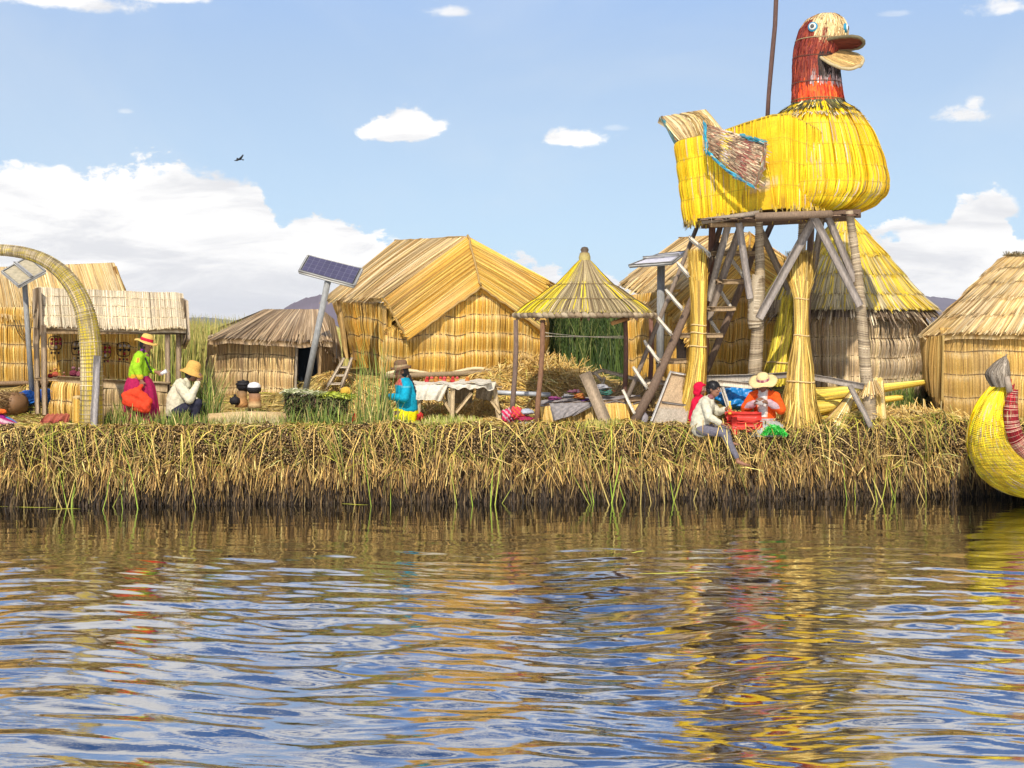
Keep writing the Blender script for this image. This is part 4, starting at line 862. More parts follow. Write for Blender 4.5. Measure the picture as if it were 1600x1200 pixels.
# duck ------------------------------------------------------------
dk = thing('reed_duck', 'giant yellow reed duck with red neck and open bill standing on the watchtower', 'duck figure', P(1240, 340, 24.1))
Yd = 24.05; kd = Yd/F; dx = lambda px: (px-800)*kd; dz = lambda py: CZ-(py-HZ)*kd
YP = [(.88, .575, .008), (.82, .50, .007), (.90, .66, .02), (.60, .34, .008)]
def ycol(wear=0.0, seed=51):
    def f(u, v):
        n = len(u); c = pick(n, YP, .09, [.4, .3, .2, .1]); s = .5+.5*fbm1(u*4+v*1.3, seed)+.4*rng.normal(0, 1, n)-(1-wear)
        return np.where((s > .35)[:, None], pick(n, [(.62, .48, .34), (.50, .38, .2)], .15), c)
    return f
def seam_ring(b, S, vs, u0=0, u1=1, m=60, c=(.22, .15, .02), w_=.016, lift=.03):
    us = np.linspace(u0, u1, m); vv_ = np.full(m, vs); tu, tv, nn = Sn(S, np.clip(us, .003, .997), vv_)
    b.ribbons((S(us, vv_)+nn*lift)[None], tv[None], np.array([w_]), np.array([c]))
pr = [(0, 42, 166), (.06, 60, 180), (.16, 74, 202), (.30, 84, 230), (.45, 90, 258), (.6, 93, 284), (.68, 93, 293), (.78, 91, 306), (.89, 82, 320), (1, 62, 334)]
ctr = [1280, 1280, 1283, 1286, 1289, 1291, 1291, 1289, 1282, 1272]
Sb = lathS(0, Yd, [(v, hw*kd, dz(py), dx(c), 0) for (v, hw, py), c in zip(pr, ctr)], wob=.012, ell=.95)
b = B(); thatch(b, Sb, 6.28*.98, 2.5, 6, YP, colfn=ycol(.34), width=.019, cover=3.2, quilt=.022, lift=.02, closed=True, waves=.006, jit=.10, ragged=.12, seamc=(.50, .36, .02), seamw=.009)
# rear body: straight sided hull running back from the breast
def Sr(u, v):
    u = np.asarray(u, float); v = np.asarray(v, float); a = 2*np.pi*u
    ca = np.sin(a); sa = -np.cos(a); ex = .55
    ox = np.sign(ca)*np.abs(ca)**ex; oy = np.sign(sa)*np.abs(sa)**.8
    px = 1182+ox*125+np.where(ox < 0, 14*v*(-ox), 4*v); X_ = dx(px)
    wdt = (.56+.48*sm(ox, -.6, .7))*(1-.12*v)
    yt = np.interp(px, [1050, 1062, 1115, 1180, 1212, 1260, 1312], [226, 222, 214, 192, 188, 214, 262]); yb = np.interp(px, [1060, 1075, 1140, 1200, 1250], [346, 345, 336, 331, 330])
    return np.stack([X_, Yd+.04+oy*wdt, dz(yt+(yb-yt)*v)], -1)
thatch(b, Sr, 5.6, 1.5, 4, YP, colfn=ycol(.14, 9), width=.018, cover=3.2, quilt=.020, lift=.018, closed=True, jit=.10, ragged=.1, waves=.006, seamc=(.50, .36, .02), seamw=.009)
us = np.linspace(0, 1, 40, endpoint=False); rim = Sr(us, np.zeros(40)); cen = rim.mean(0); g = np.stack([rim, (rim+cen)/2+(0, 0, -.02), np.repeat((cen+(0, 0, -.05))[None], 40, 0)], 1)
b.grid(g, (.55, .38, .04), closed_u=True)
rim = Sr(us, np.ones(40)); cen = rim.mean(0); g = np.stack([rim, np.repeat(cen[None], 40, 0)], 1); b.grid(g, (.35, .22, .05), closed_u=True)
b.tube(Sr(np.linspace(.5, 1.02, 40) if False else np.linspace(-.28, .22, 40), np.zeros(40)), .016, (.40, .27, .03), 6, .3)
n = 500; u = rng.random(n); tu, tv, nn = Sn(Sr, u, np.full(n, .99)); p = Sr(u, np.full(n, .98)); d = np.array([0, 0, -1.])+nn*.1+rng.normal(0, .15, (n, 3)); L = rng.uniform(.05, .16, n)[:, None]
b.ribbons(np.stack([p, p+d*L*.5, p+d*L], 1), tu, np.full(n, .02), pick(n, [(.45, .30, .05), (.30, .20, .06), (.6, .42, .06)], .2)); b.build('body', REED, dk)
# dark feathered collar
Sc = lathS(dx(1279), Yd, [(0, 37*kd, dz(157)), (.5, 44*kd, dz(168)), (1, 60*kd, dz(181))])
def ccol(u, v): return np.where((rng.random(len(u)) < .90)[:, None], pick(len(u), [(.05, .055, .025), (.12, .11, .04)], .3), pick(len(u), [(.7, .6, .3)], .2))
b = B(); thatch(b, Sc, 2.9, .35, 1, GREY, colfn=ccol, width=.022, cover=4, flare=.05, closed=True, seam=False, ragged=.15)
Sc2 = lathS(dx(1280), Yd, [(0, 50*kd, dz(176)), (1, 66*kd, dz(188))]); thatch(b, Sc2, 3.6, .2, 1, GREY, colfn=lambda u, v: pick(len(u), [(.62, .50, .40), (.75, .6, .3), (.3, .27, .1)], .2), width=.02, cover=3, flare=.035, closed=True, seam=False, ragged=.3)
b.build('collar', REED, dk)
# neck and head: angle a=0 faces camera, +x is the bill side
npf = [(0, 2, 22, 1294), (.03, 16, 24, 1292), (.09, 29, 32, 1289), (.18, 37, 46, 1287), (.28, 39, 62, 1284), (.40, 38, 80, 1279), (.5, 36, 92, 1276), (.62, 36, 108, 1275), (.78, 37, 132, 1276), (1, 40, 161, 1278)]
Sh = lathS(0, Yd, [(v, hw*kd, dz(py), dx(c), 0) for v, hw, py, c in npf], u0=-math.pi, u1=math.pi, wob=.01)
def hcol(u, v):
    n = len(u); a = (u-.5)*2*math.pi; py = np.interp(v, [p_[0] for p_ in npf], [p_[2] for p_ in npf])+rng.normal(0, 2.5, n)
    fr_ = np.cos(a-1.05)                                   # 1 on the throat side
    c = pick(n, [(.26, .035, .018), (.33, .06, .022), (.18, .022, .015)], .15)
    straw_ = pick(n, [(.80, .62, .32), (.72, .52, .24), (.55, .36, .14), (.3, .16, .07)], .14, [.4, .3, .2, .1])
    top_ = (py < 33) | ((py < 62+8*fr_) & (fr_ > .05-(62-py)*.011))
    c = np.where(top_[:, None], straw_, c)
    blk = (fr_ > .35) & (py > 84) & (py < 124); c = np.where(blk[:, None], pick(n, [(.018, .014, .012), (.05, .03, .02)], .2), c)
    wht = (fr_ > .05) & (py >= 122) & (py < 134); c = np.where(wht[:, None], pick(n, [(.60, .50, .48), (.35, .25, .24)], .2), c)
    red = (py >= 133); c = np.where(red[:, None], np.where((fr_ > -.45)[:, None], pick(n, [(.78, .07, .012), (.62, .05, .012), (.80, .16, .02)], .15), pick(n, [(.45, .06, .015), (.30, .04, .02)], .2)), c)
    return c
b = B(); thatch(b, Sh, 2.7, 1.8, 12, GREY, colfn=hcol, width=.02, cover=3.0, flare=.008, lift=.008, closed=False, seam=False, jit=.1, ragged=.5, over=.5)
for vs, c in ((.78, (.12, .05, .03)), (.98, (.2, .12, .03)), (.5, (.12, .04, .02)), (.3, (.35, .25, .12))): seam_ring(b, Sh, vs, c=c, lift=.022)
b.build('neck_and_head', REED, dk)
def spoon(nm, base, tip, wvec, up, colr_in, colr_out, dish=.10, thick=.045, rim=None, wr=.5):
    base = np.array(base); tip = np.array(tip); wv = np.array(wvec, float); up = nrm(np.array(up, float)); nu, nv = 22, 15
    s = np.linspace(0, 1, nu); t_ = np.linspace(-1, 1, nv); Sg, Tg = np.meshgrid(s, t_, indexing='ij')
    wd = np.interp(s, [0, .15, .4, .7, .88, .97, 1], [.55, .72, .92, 1.0, .82, .5, .14])[:, None]
    pts = base+(tip-base)*Sg[..., None]+wv*(Tg*wd)[..., None]+up*(dish*(Tg**2)*(.4+.6*Sg)+dish*.6*Sg**3)[..., None]
    cin = np.array(colr_in)*np.exp(rng.normal(0, .16, (1, nv, 1))); cout = np.array(colr_out)*np.exp(rng.normal(0, .16, (1, nv, 1)))
    b = B(); b.grid(pts, np.broadcast_to(cin, (nu, nv, 3))); b.grid(pts-up*thick, np.broadcast_to(cout, (nu, nv, 3)), flip=True)
    loop = np.concatenate([pts[:, 0], pts[-1, :], pts[::-1, -1]])-up*thick/2; b.tube(loop, thick*.62, rim or colr_out, 7, .2)
    n = 260; q = rng.random(n); tt_ = rng.uniform(-.95, .95, n); w_ = np.interp(q, s, wd[:, 0])    # reeds following the bill
    f = lambda qq: base+(tip-base)*qq[:, None]+wv*(tt_*np.interp(qq, s, wd[:, 0]))[:, None]+up*(dish*(tt_**2)*(.4+.6*qq)+dish*.6*qq**3)[:, None]
    q0 = q*.7; pp = np.stack([f(q0), f(q0+.15), f(q0+.3)], 1)
    b.ribbons(pp+up*.006, np.repeat(nrm(wv)[None], n, 0), np.full(n, .014), pick(n, [colr_in], .3)); b.ribbons(pp-up*(thick+.008), np.repeat(nrm(wv)[None], n, 0), np.full(n, .016), pick(n, [colr_out], .25))
    return b.build(nm, REED, dk)
# upper bill, its underside (inside) dark red; lower bill hangs open, its inside tan
spoon('upper_bill', P(1284, 70, 23.78), P(1349, 63, 23.36), np.array([.04, .15, -.085]), (.05, -.48, -.87), (.12, .022, .013), (.74, .55, .26), dish=.05, thick=.05, rim=(.15, .12, .06))
spoon('lower_bill', P(1286, 80, 23.78), P(1344, 103, 23.30), np.array([.18, .15, .15]), (.12, -.75, .62), (.52, .33, .12), (.44, .28, .11), dish=.03, thick=.05, rim=(.48, .38, .2))
def eye(px, py, Y, n_):
    c = P(px, py, Y); n_ = nrm(np.array(n_, float)); a = nrm(np.cross(n_, [0, 0, 1.])); b2 = np.cross(a, n_); o = None
    for r, cl, off, nm in ((.086, (.03, .26, .42), 0.0, 'eye'), (.062, (.74, .72, .66), .022, 'eye_white'), (.036, (.10, .10, .09), .040, 'pupil')):
        b = B(); th = np.linspace(0, 6.283, 25)[:-1]; ring = np.stack([c+n_*(off+h_)+(a*np.cos(th)[:, None]+b2*np.sin(th)[:, None])*r*f for h_, f in ((-.03, 1), (.015, 1), (.022, .9), (.024, 0.01))], 1)
        b.grid(ring, cl, closed_u=True); q = b.build(nm, CLAY, o if o is not None else dk)
        if o is None: o = q
eye(1270, 42, 23.68, (-.42, -.9, .12)); eye(1321, 44, 23.78, (.93, -.30, .05))
# tail and wing
St = quadS(P(1030, 184, 24.35), P(1102, 172, 24.6), P(1134, 214, 24.4), P(1066, 226, 24.05), .20, .05)
b = B(); thatch(b, St, .95, .6, 1, PALE, wts=PW, width=.017, cover=4.5, thick=.14, seam=False, lift=.02, jit=.26, ragged=.08)
thatch(b, quadS(P(1032, 182, 24.3), P(1058, 222, 24.1), P(1068, 228, 24.1), P(1062, 235, 24.2), .02), .6, .12, 1, [(.03, .30, .36), (.35, .22, .1)], width=.018, cover=3, thick=.04, seam=False)
b.build('tail', REED, dk)
def wcol(u, v):
    n = len(u); c = pick(n, [(.50, .36, .22), (.36, .24, .14), (.62, .48, .30), (.16, .10, .06), (.40, .17, .10)], .2)
    m_ = (u > .22)*(u < .36); c = np.where(m_[:, None], pick(n, [(.75, .52, .08), (.62, .52, .45)], .15), c)
    m2 = (u > .62)*(u < .74)*(rng.random(n) < .7); c = np.where(m2[:, None], pick(n, [(.28, .08, .06)], .25), c); return c
Sw = quadS(P(1103, 194, 23.25), P(1194, 224, 23.0), P(1178, 291, 22.98), P(1108, 236, 23.25), .08, .0)
b = B()
# reeds run across the wing, so lay v from left edge to right edge
Swt = lambda u, v: Sw(np.asarray(v), np.asarray(u))
thatch(b, Swt, .75, 1.1, 8, PALE, colfn=lambda u, v: wcol(v, u), width=.016, cover=4, thick=.10, seam=False, jit=.22, ragged=.5, over=.6, sgn=-1, lift=.012, flare=.02)
b.build('wing', REED, dk)
b = B()
for pa, cl in (([P(1100, 194, 23.2), P(1104, 236, 23.2), P(1135, 266, 23.06), P(1176, 292, 22.9)], (.02, .30, .42)), ([P(1160, 212, 23.0), P(1195, 224, 22.98)], (.02, .27, .35)), ([P(1195, 224, 22.98), P(1192, 262, 22.95), P(1178, 292, 22.95)], (.20, .14, .08))):
    pa = np.array(pa); n = 170; q = rng.random(n)*(len(pa)-1.001); i0 = q.astype(int); f = (q-i0)[:, None]; p = pa[i0]*(1-f)+pa[i0+1]*f; d = nrm(pa[i0+1]-pa[i0])+rng.normal(0, .15, (n, 3)); p = p+rng.normal(0, .014, (n, 3))
    b.ribbons(np.stack([p-d*.05, p+(0, -.01, 0), p+d*.05], 1), nrm(np.cross(d, [0, -1., .2])+rng.normal(0, .2, (n, 3))), np.full(n, .018), pick(n, [cl, (cl[0]+.04, cl[1]*.6, cl[2]*.6), (.3, .28, .2)], .25, [.5, .35, .15]))
b.build('wing_edge', REED, dk)
# far wing
b = B(); thatch(b, quadS(P(1190, 224, 25.2), P(1106, 196, 24.95), P(1110, 240, 24.9), P(1176, 290, 25.1), .1), 1.1, .75, 1, PALE, colfn=wcol, width=.02, cover=3, thick=.1, seam=False); b.build('wing', REED, dk)
# mast
pole(None, 'flag_pole', [P(1198, 205, 24.3), P(1201, 150, 24.3), P(1206, 90, 24.3), P(1211, 40, 24.3), P(1213, -10, 24.3), P(1214, -60, 24.3)], .042, (.13, .075, .06), jit=.2)
tag(bpy.data.objects['flag_pole'], 'tall thin dark wooden pole rising behind the duck back', 'pole')

# ================================================================ STAIRS
st = thing('staircase', 'steep rough wooden stairs leading up to the watchtower', 'stairs', G(985, 23.0))
pole(st, 'stringer', [P(1090, 352, 24.6), P(1060, 428, 24.2), P(1030, 500, 23.8), P(996, 585, 23.5), G(962, 23.3, -.05)], .04, (.22, .17, .13))
pole(st, 'stringer', [P(1122, 380, 24.2), P(1080, 470, 23.8), P(1054, 530, 23.5), P(1022, 602, 23.1), G(986, 22.75, -.05)], [.05, .06, .07, .08, .085], (.17, .115, .08))
pole(st, 'stringer', [P(1186, 372, 25.0), P(1165, 430, 24.8), P(1140, 492, 24.6), P(1103, 582, 24.4)], [.05, .06, .065, .065], (.17, .115, .08))
for i, (x0, y0, x1, y1) in enumerate(((1077, 371, 1110, 399), (1059, 412, 1076, 431), (1041, 454, 1066, 483), (1024, 493, 1049, 522), (1007, 534, 1030, 565), (990, 575, 1011, 606), (974, 611, 992, 648))):
    Y = 24.0-i*.16; b = B(); b.beam(P(x0, y0, Y+.1), P(x1, y1, Y-.25), .10, .05, LW, up=(.8, 0, .4)); b.build('tread', WOOD, st)
for i, (x0, y0, x1, y1) in enumerate(((1142, 404, 1162, 432), (1124, 452, 1142, 480), (1106, 494, 1124, 522))):
    b = B(); b.beam(P(x0, y0, 24.7-i*.1), P(x1, y1, 24.45-i*.1), .10, .05, LW, up=(.8, 0, .4)); b.build('tread', WOOD, st)
for i, (x0, y0, x1, y1) in enumerate(((1108, 396, 1182, 396), (1124, 441, 1164, 440), (1106, 483, 1144, 482), (1058, 524, 1125, 524), (1030, 565, 1068, 564), (1012, 606, 1040, 605), (992, 647, 1022, 646))):
    b = B(); b.beam(P(x0, y0, 24.1-i*.16), P(x1, y1, 24.5-i*.16), .2, .09, (.40, .28, .16)); b.build('crosspiece', WOOD, st)

# ================================================================ STANDING SHEAVES
def sheaf(name, label, pts, Ys, pal, n, wts=None, group=None, bands=(), wd=(.012, .024)):
    """pts: (px centre, half width px, py) top to bottom"""
    b = B(); pts = np.array(pts, float); K = len(pts); pts[:, 1] *= .88; a = rng.uniform(0, 6.28, n); rr = np.sqrt(rng.uniform(.15, 1, n)); pp = np.zeros((n, K, 3)); sw = rng.normal(0, .9, n)
    for k in range(K):
        px, hw, py = pts[k]; Y = Ys[0]+(Ys[1]-Ys[0])*k/(K-1); an = a+sw*(k/(K-1)-.5)
        top = rng.uniform(-14, 26, n) if k == 0 else (rng.uniform(-6, 4, n) if k == K-1 else 0); jw = 1+rng.normal(0, .10+.10*(k in (0, K-1)), n)
        pp[:, k, 0] = (px-800)*Y/F+np.cos(an)*rr*jw*hw*Y/F; pp[:, k, 1] = Y+np.sin(an)*rr*hw*Y/F*.8; pp[:, k, 2] = CZ-(py+top-HZ)*Y/F
    nr = np.stack([np.cos(a), np.sin(a), 0*a], -1)
    b.ribbons(pp, nrm(np.stack([-np.sin(a), np.cos(a), 0*a], -1)+rng.normal(0, .2, (n, 3))), rng.uniform(*wd, n), pick(n, pal, .30, wts), taper=[.4]+[1]*(K-2)+[.9])
    core = [(np.array([(p_[0]-800)*(Ys[0]+(Ys[1]-Ys[0])*k/(K-1))/F, Ys[0]+(Ys[1]-Ys[0])*k/(K-1), CZ-(p_[2]-HZ)*(Ys[0]+(Ys[1]-Ys[0])*k/(K-1))/F])) for k, p_ in enumerate(pts)]
    b.tube(core[1:], [p_[1]*Ys[0]/F*.5 for p_ in pts[1:]], (pal[0][0]*.3, pal[0][1]*.3, pal[0][2]*.3), 14, .1)
    o = b.build(name)
    for py in bands:
        q = B(); px = np.interp(py, pts[:, 2], pts[:, 0]); hw = np.interp(py, pts[:, 2], pts[:, 1]); f = np.interp(py, pts[:, 2], np.linspace(0, 1, K)); Y = Ys[0]+(Ys[1]-Ys[0])*f
        an = np.linspace(0, 6.283, 21); q.tube(P(px, py, Y)+np.stack([np.cos(an)*hw*1.06*Y/F, np.sin(an)*hw*.88*Y/F, .012*np.sin(an*2)], -1), .013, (.70, .50, .22), 6, .2); q.build('binding', REED, o)
    return tag(o, label, 'reed sheaf', group)
OLV = [(.54, .35, .07), (.46, .29, .055), (.62, .43, .12), (.34, .21, .04), (.24, .14, .03)]
YS = [(.58, .37, .05), (.50, .30, .04), (.66, .45, .09), (.34, .20, .03)]
sheaf('reed_sheaf', 'slender upright sheaf of cut reeds leaning by the stairs, left of the two tower sheaves', [(1090, 17, 402), (1091, 15, 440), (1092, 12, 500), (1090, 15, 560), (1083, 20, 620), (1073, 27, 680)], (23.9, 23.1), YS, 1300, bands=(508, 520, 541))
sheaf('reed_sheaf', 'broad upright reed sheaf with bushy top and wide foot beside the orange jacket', [(1249, 26, 405), (1251, 21, 440), (1252, 12, 466), (1252, 12, 520), (1251, 20, 570), (1250, 27, 620), (1250, 37, 678)], (23.9, 22.85), OLV, 1900, bands=(467, 524, 596))
sheaf('reed_sheaf', 'yellow painted reed sheaf leaning behind between tower legs', [(1232, 13, 474), (1226, 16, 510), (1218, 17, 550), (1210, 20, 600)], (25.4, 25.0), [(.66, .52, .04), (.50, .34, .05), (.74, .60, .08)], 520, bands=(566,))
def lying(name, label, c0, c1, r0, r1, n, pal, group=None, flat=.7):
    b = B(); c0 = np.array(c0); c1 = np.array(c1); d = nrm(c1-c0); s_ = nrm(np.cross(d, [0, 0, 1.])); u_ = np.cross(s_, d); a = rng.uniform(0, 6.28, n); rr = np.sqrt(rng.uniform(.2, 1, n)); pp = np.zeros((n, 4, 3))
    for k, t_ in enumerate((0, .33, .66, 1)):
        r = r0+(r1-r0)*t_**1.4; pp[:, k] = c0+(c1-c0)*t_+s_*(np.cos(a)*rr*r)[:, None]+u_*(np.sin(a)*rr*r*flat)[:, None]+(d*rng.uniform(-.12, .12, n)[:, None] if k in (0, 3) else 0)
    b.ribbons(pp, nrm(np.cross(nrm(s_*np.cos(a)[:, None]+u_*np.sin(a)[:, None]), d)+rng.normal(0, .15, (n, 3))), rng.uniform(.014, .026, n), pick(n, pal, .17), taper=[.8, 1, 1, .6])
    b.tube([c0, (c0+c1)/2, c1], [r0*.75*flat, (r0+r1)*.36*flat, r1*.72*flat], np.array(pal[0])*.55, 12, .1)
    return tag(b.build(name), label, 'reed bundle', group)
BR = [(.80, .60, .24), (.70, .48, .14), (.86, .70, .38), (.58, .38, .09)]; BY = [(.74, .50, .06), (.66, .42, .05), (.80, .60, .12)]
g_ = 'cut reed bundles stacked behind the tower leg'
lying('reed_bundle', 'golden reed bundle lying level, topmost of the pile by the round hut', P(1440, 598, 24.6), P(1266, 622, 23.9), .07, .26, 700, BY, g_)
lying('reed_bundle', 'deep yellow reed bundle in the middle of the pile by the round hut', P(1400, 622, 23.9), P(1262, 640, 23.6), .07, .22, 600, BY, g_)
lying('reed_bundle', 'pale straw bundle fanning down to the deck left of the tower leg', P(1330, 618, 23.5), P(1292, 678, 22.95), .08, .34, 800, BR, g_, .5)
lying('reed_bundle', 'pale straw bundle standing against the tower leg on its right', P(1372, 600, 23.2), P(1372, 676, 22.9), .10, .20, 600, BR, g_, .6)
lying('reed_bundle', 'small ochre reed bundle at the bottom left of the pile', P(1325, 640, 23.4), P(1272, 668, 23.1), .07, .16, 400, BY, g_)

# ================================================================ KIOSK
k = thing('kiosk', 'open kiosk with yellow-streaked conical reed roof on four thin poles', 'kiosk', G(913, 23.6))
Yk = 23.6; kk_ = Yk/F; ck = (913.5-800)*kk_; zk = lambda py, Y=Yk: CZ-(py-HZ)*Y/F
def kcol(u, v):
    n = len(u); s = .5*fbm1(u*5, 61)+.5*rng.normal(0, 1, n)*.7+1.15*np.exp(-((u-.84)/.07)**2)+.35*np.exp(-((u-.12)/.05)**2)-.38
    return np.where((s > .25)[:, None], pick(n, [(.88, .68, .01), (.76, .58, .05)], .1), pick(n, [(.36, .28, .14), (.29, .22, .11), (.44, .35, .19), (.20, .14, .07)], .18))
Sk = lathS(ck, Yk, [(0, 7*kk_, zk(407)), (.12, 22*kk_, zk(425)), (.3, 42*kk_, zk(444)), (.6, 74*kk_, zk(466)), (1, 108*kk_, zk(489))], wob=.008)
b = B(); thatch(b, Sk, 6.28*.85, 1.55, 3, GREY, colfn=kcol, width=.017, cover=3.6, quilt=.018, closed=True, jit=.14, ragged=.06, thick=.05); b.build('roof', REED, k)
b = B(); an = np.linspace(0, 2*np.pi, 121); n_s = 56
rr = 110*kk_; pth = np.stack([ck+np.sin(an)*rr, Yk-np.cos(an)*rr, np.full(121, zk(493))+.012*np.abs(np.sin(an*n_s/2))], -1)
pass
for q_ in range(66):
    a0_ = q_*2*np.pi/66; a1_ = a0_+.115; m0 = np.array([ck+math.sin(a0_)*rr, Yk-math.cos(a0_)*rr, zk(491.5)]); m1 = np.array([ck+math.sin(a1_)*rr*.995, Yk-math.cos(a1_)*rr*.995, zk(494.5)])
    b.tube([m0, m0*.7+m1*.3, m0*.3+m1*.7, m1], [.026, .046, .042, .02], pick(1, [(.34, .26, .16), (.24, .17, .10), (.42, .33, .21)], .15)[0], 8, .25)
b.build('eave_roll', REED, k)
b = B(); b.lathe((ck, Yk, zk(407)), [(.10, -.02, (.45, .36, .12)), (.105, .06, (.42, .34, .12)), (.085, .13, (.30, .22, .08)), (.06, .15, (.12, .08, .05)), (.075, .19, (.10, .07, .04)), (.05, .235, (.09, .06, .04)), (.005, .245, (.08, .05, .03))], (1, 1, 1), 14); b.build('finial', REED, k)
b = B(); g = Sk(*np.meshgrid(np.linspace(0, 1, 30), np.linspace(0, 1, 5), indexing='ij'))-np.array([0, 0, .07]); b.grid(g, (.22, .15, .07))
for aa in np.linspace(0, 6.28, 9)[:-1]: b.tube([(ck, Yk, zk(418)), (ck+math.sin(aa)*rr*.97, Yk-math.cos(aa)*rr*.97, zk(500))], .022, (.25, .15, .09), 6)
b.build('rafters', REED, k)
for px0, py0, Y0, px1, Y1, c in ((806, 500, 23.2, 800, 23.2, (.19, .13, .10)), (848, 500, 22.75, 838, 22.6, (.22, .115, .065)), (977, 500, 23.6, 975, 23.9, (.17, .09, .065)), (1017, 498, 24.4, 1014, 24.6, (.20, .10, .07))):
    b = B(); e = G(px1, Y1, -.06); s_ = P(px0, py0, Y0); m_ = (s_+e)/2+np.array([.02, 0, 0]); b.tube([s_, (s_+m_)/2+(.012, 0, 0), m_, (m_+e)/2-(.01, 0, 0), e], [.040, .042, .044, .044, .048], c, 10, .15); b.build('post', WOOD, k)
b = B(); b.tube([P(957, 505, 23.0), P(978, 498, 23.4)], .04, (.45, .24, .09), 8); b.build('roof_pole', WOOD, k)
b = B()
for y0, ys, y1 in ((519, 530, 528), (525, 526, 525)):
    q = np.linspace(0, 1, 14); b.tube(np.array([P(846+(978-846)*t_, y0+(y1-y0)*t_+(ys-max(y0, y1))*4*t_*(1-t_), 22.75+.9*t_) for t_ in q]), .007, (.62, .55, .42), 5)
b.build('clothes_line', CLOTH, k)

# bench mat, textiles inside the kiosk
bn_ = thing('reed_bench', 'low golden reed counter under the kiosk topped with dark wrapping', 'bench', G(915, 23.2))
wall(bn_, P(843, 636, 23.05), P(1000, 626, 23.3), P(1000, 668, 23.1), P(843, 676, 22.9), 1.75, .5, 1, [(.70, .44, .10), (.60, .36, .07), (.78, .54, .18)], None, name='front_mat', width=.024, seam=False, bulge=.03, slant=.05)
b = B(); b.beam(P(842, 632, 23.5), P(1002, 622, 23.6), .8, .06, (.30, .20, .12)); b.build('bench_top', WOOD, bn_)
b = B(); b.beam(P(842, 668, 22.85), P(1000, 664, 23.0), .06, .08, (.5, .36, .16)); b.build('base_rail', WOOD, bn_)
def drape(name, label, cat, a, b_, c, d, colfn, bulge=.03, wav=.03, thick=.015, nu=26, nv=14, group=None, parent=None, seed=2, m=CLOTH):
    S_ = quadS(a, b_, c, d, bulge, wav, seed); U, W = np.meshgrid(np.linspace(0, 1, nu), np.linspace(0, 1, nv), indexing='ij'); pts = S_(U, W)
    nn_ = nrm(np.cross(np.array(b_)-a, np.array(d)-a)); pts = pts-nn_*(.018*np.sin(U*17+seed)*W+.012*np.sin(U*31+W*3))[..., None]
    cc = np.array([[colfn(u, v) for v in W[i]] for i, u in enumerate(U[:, 0])])
    q = B(); q.grid(pts, cc, thick=thick, flip=True); o = q.build(name, m, parent, True)
    return tag(o, label, cat, group) if parent is None else o
gry = lambda u, v: (.24, .22, .22) if (int(u*9)+int(v*6)) % 2 else (.31, .28, .27)
drape('grey_blanket', 'grey checked blanket hanging over the front of the kiosk counter', 'blanket', P(858, 630, 22.9), P(935, 628, 23.0), P(898, 648, 22.84), P(866, 657, 22.82), gry, wav=0, bulge=.01)
drape('grey_blanket', 'long grey blanket lying along the top of the kiosk counter', 'blanket', P(845, 626, 23.8), P(1000, 616, 23.9), P(1000, 627, 23.2), P(845, 636, 23.05), lambda u, v: (.30, .27, .27) if int(u*20) % 3 else (.40, .37, .36), bulge=.02)
for i, (px, py, rx, rz, cl, lb) in enumerate(((868, 623, .14, .05, (.36, .05, .22), 'folded magenta textile on the left of the kiosk counter'), (887, 620, .13, .06, (.20, .20, .22), 'dark grey folded textile beside the magenta one on the counter'), (905, 620, .13, .07, (.42, .09, .05), 'rust red textile piled in the middle of the kiosk counter'), (912, 625, .10, .05, (.06, .09, .32), 'small blue textile in front of the rust red pile'), (942, 614, .18, .07, (.05, .20, .14), 'green textile piled right of the leaning plank'), (940, 606, .17, .07, (.36, .36, .40), 'pale grey folded textile topmost on the kiosk counter'), (950, 611, .13, .04, (.34, .05, .08), 'crimson textile between the green and pale grey ones'), (898, 612, .12, .05, (.14, .13, .15), 'charcoal textile behind the rust red pile'))):
    q = B(); lump(q, P(px, py, 23.35+.03*i), (rx, .16, rz), cl, m=20, seed=i*1.7, amp=.26, c2=[(.10, .08, .10), (.42, .40, .40), (.50, .30, .04), (.3, .04, .1)][i % 4]); o = tag(q.build('folded_textile', CLOTH, None, True), lb, 'textile', 'textiles on the kiosk counter')

# leaning plank and rail frame
b = B(); b.beam(P(914, 583, 23.0), G(952, 22.55, -.02), .21, .06, (.40, .30, .20), up=(0, 1, 0)); tag(b.build('plank', WOOD), 'thick weathered plank leaning in front of the kiosk counter', 'plank')
rf = thing('rail_frame', 'rough wooden rail frame behind the kiosk counter', 'rail', P(945, 600, 24.3))
for nm, a0, a1, wd in (('rail', (922, 585, 24.3), (943, 578, 24.5), .06), ('rail', (941, 579, 24.5), (1000, 594, 24.5), .07), ('rail', (1000, 596, 24.0), (1078, 601, 24.0), .09), ('strut', (930, 583, 24.2), (940, 594, 24.0), .06), ('post', (944, 590, 24.1), (940, 608, 24.0), .06)):
    b = B(); b.beam(P(*a0), P(*a1), wd, .05, (.56, .46, .34), up=(0, 1, 0)); b.build(nm, WOOD, rf)
sb = thing('notice_board', 'tilted grey metal-framed board leaning behind the left tower sheaf', 'board', P(1035, 640, 23.2))
Sq = quadS(P(1049, 583, 23.5), P(1084, 590, 23.5), P(1070, 678, 22.75), P(1012, 678, 22.75)); U, W = np.meshgrid(np.linspace(0, 1, 12), np.linspace(0, 1, 16), indexing='ij')
b = B(); cc = np.zeros((12, 16, 3)); cc[:] = (.42, .36, .28); cc[:, :9] = (.46, .33, .20); cc *= np.exp(rng.normal(0, .08, (12, 16, 1))); b.grid(Sq(U, W), cc, thick=.02, flip=True); b.build('sheet', WOOD, sb)
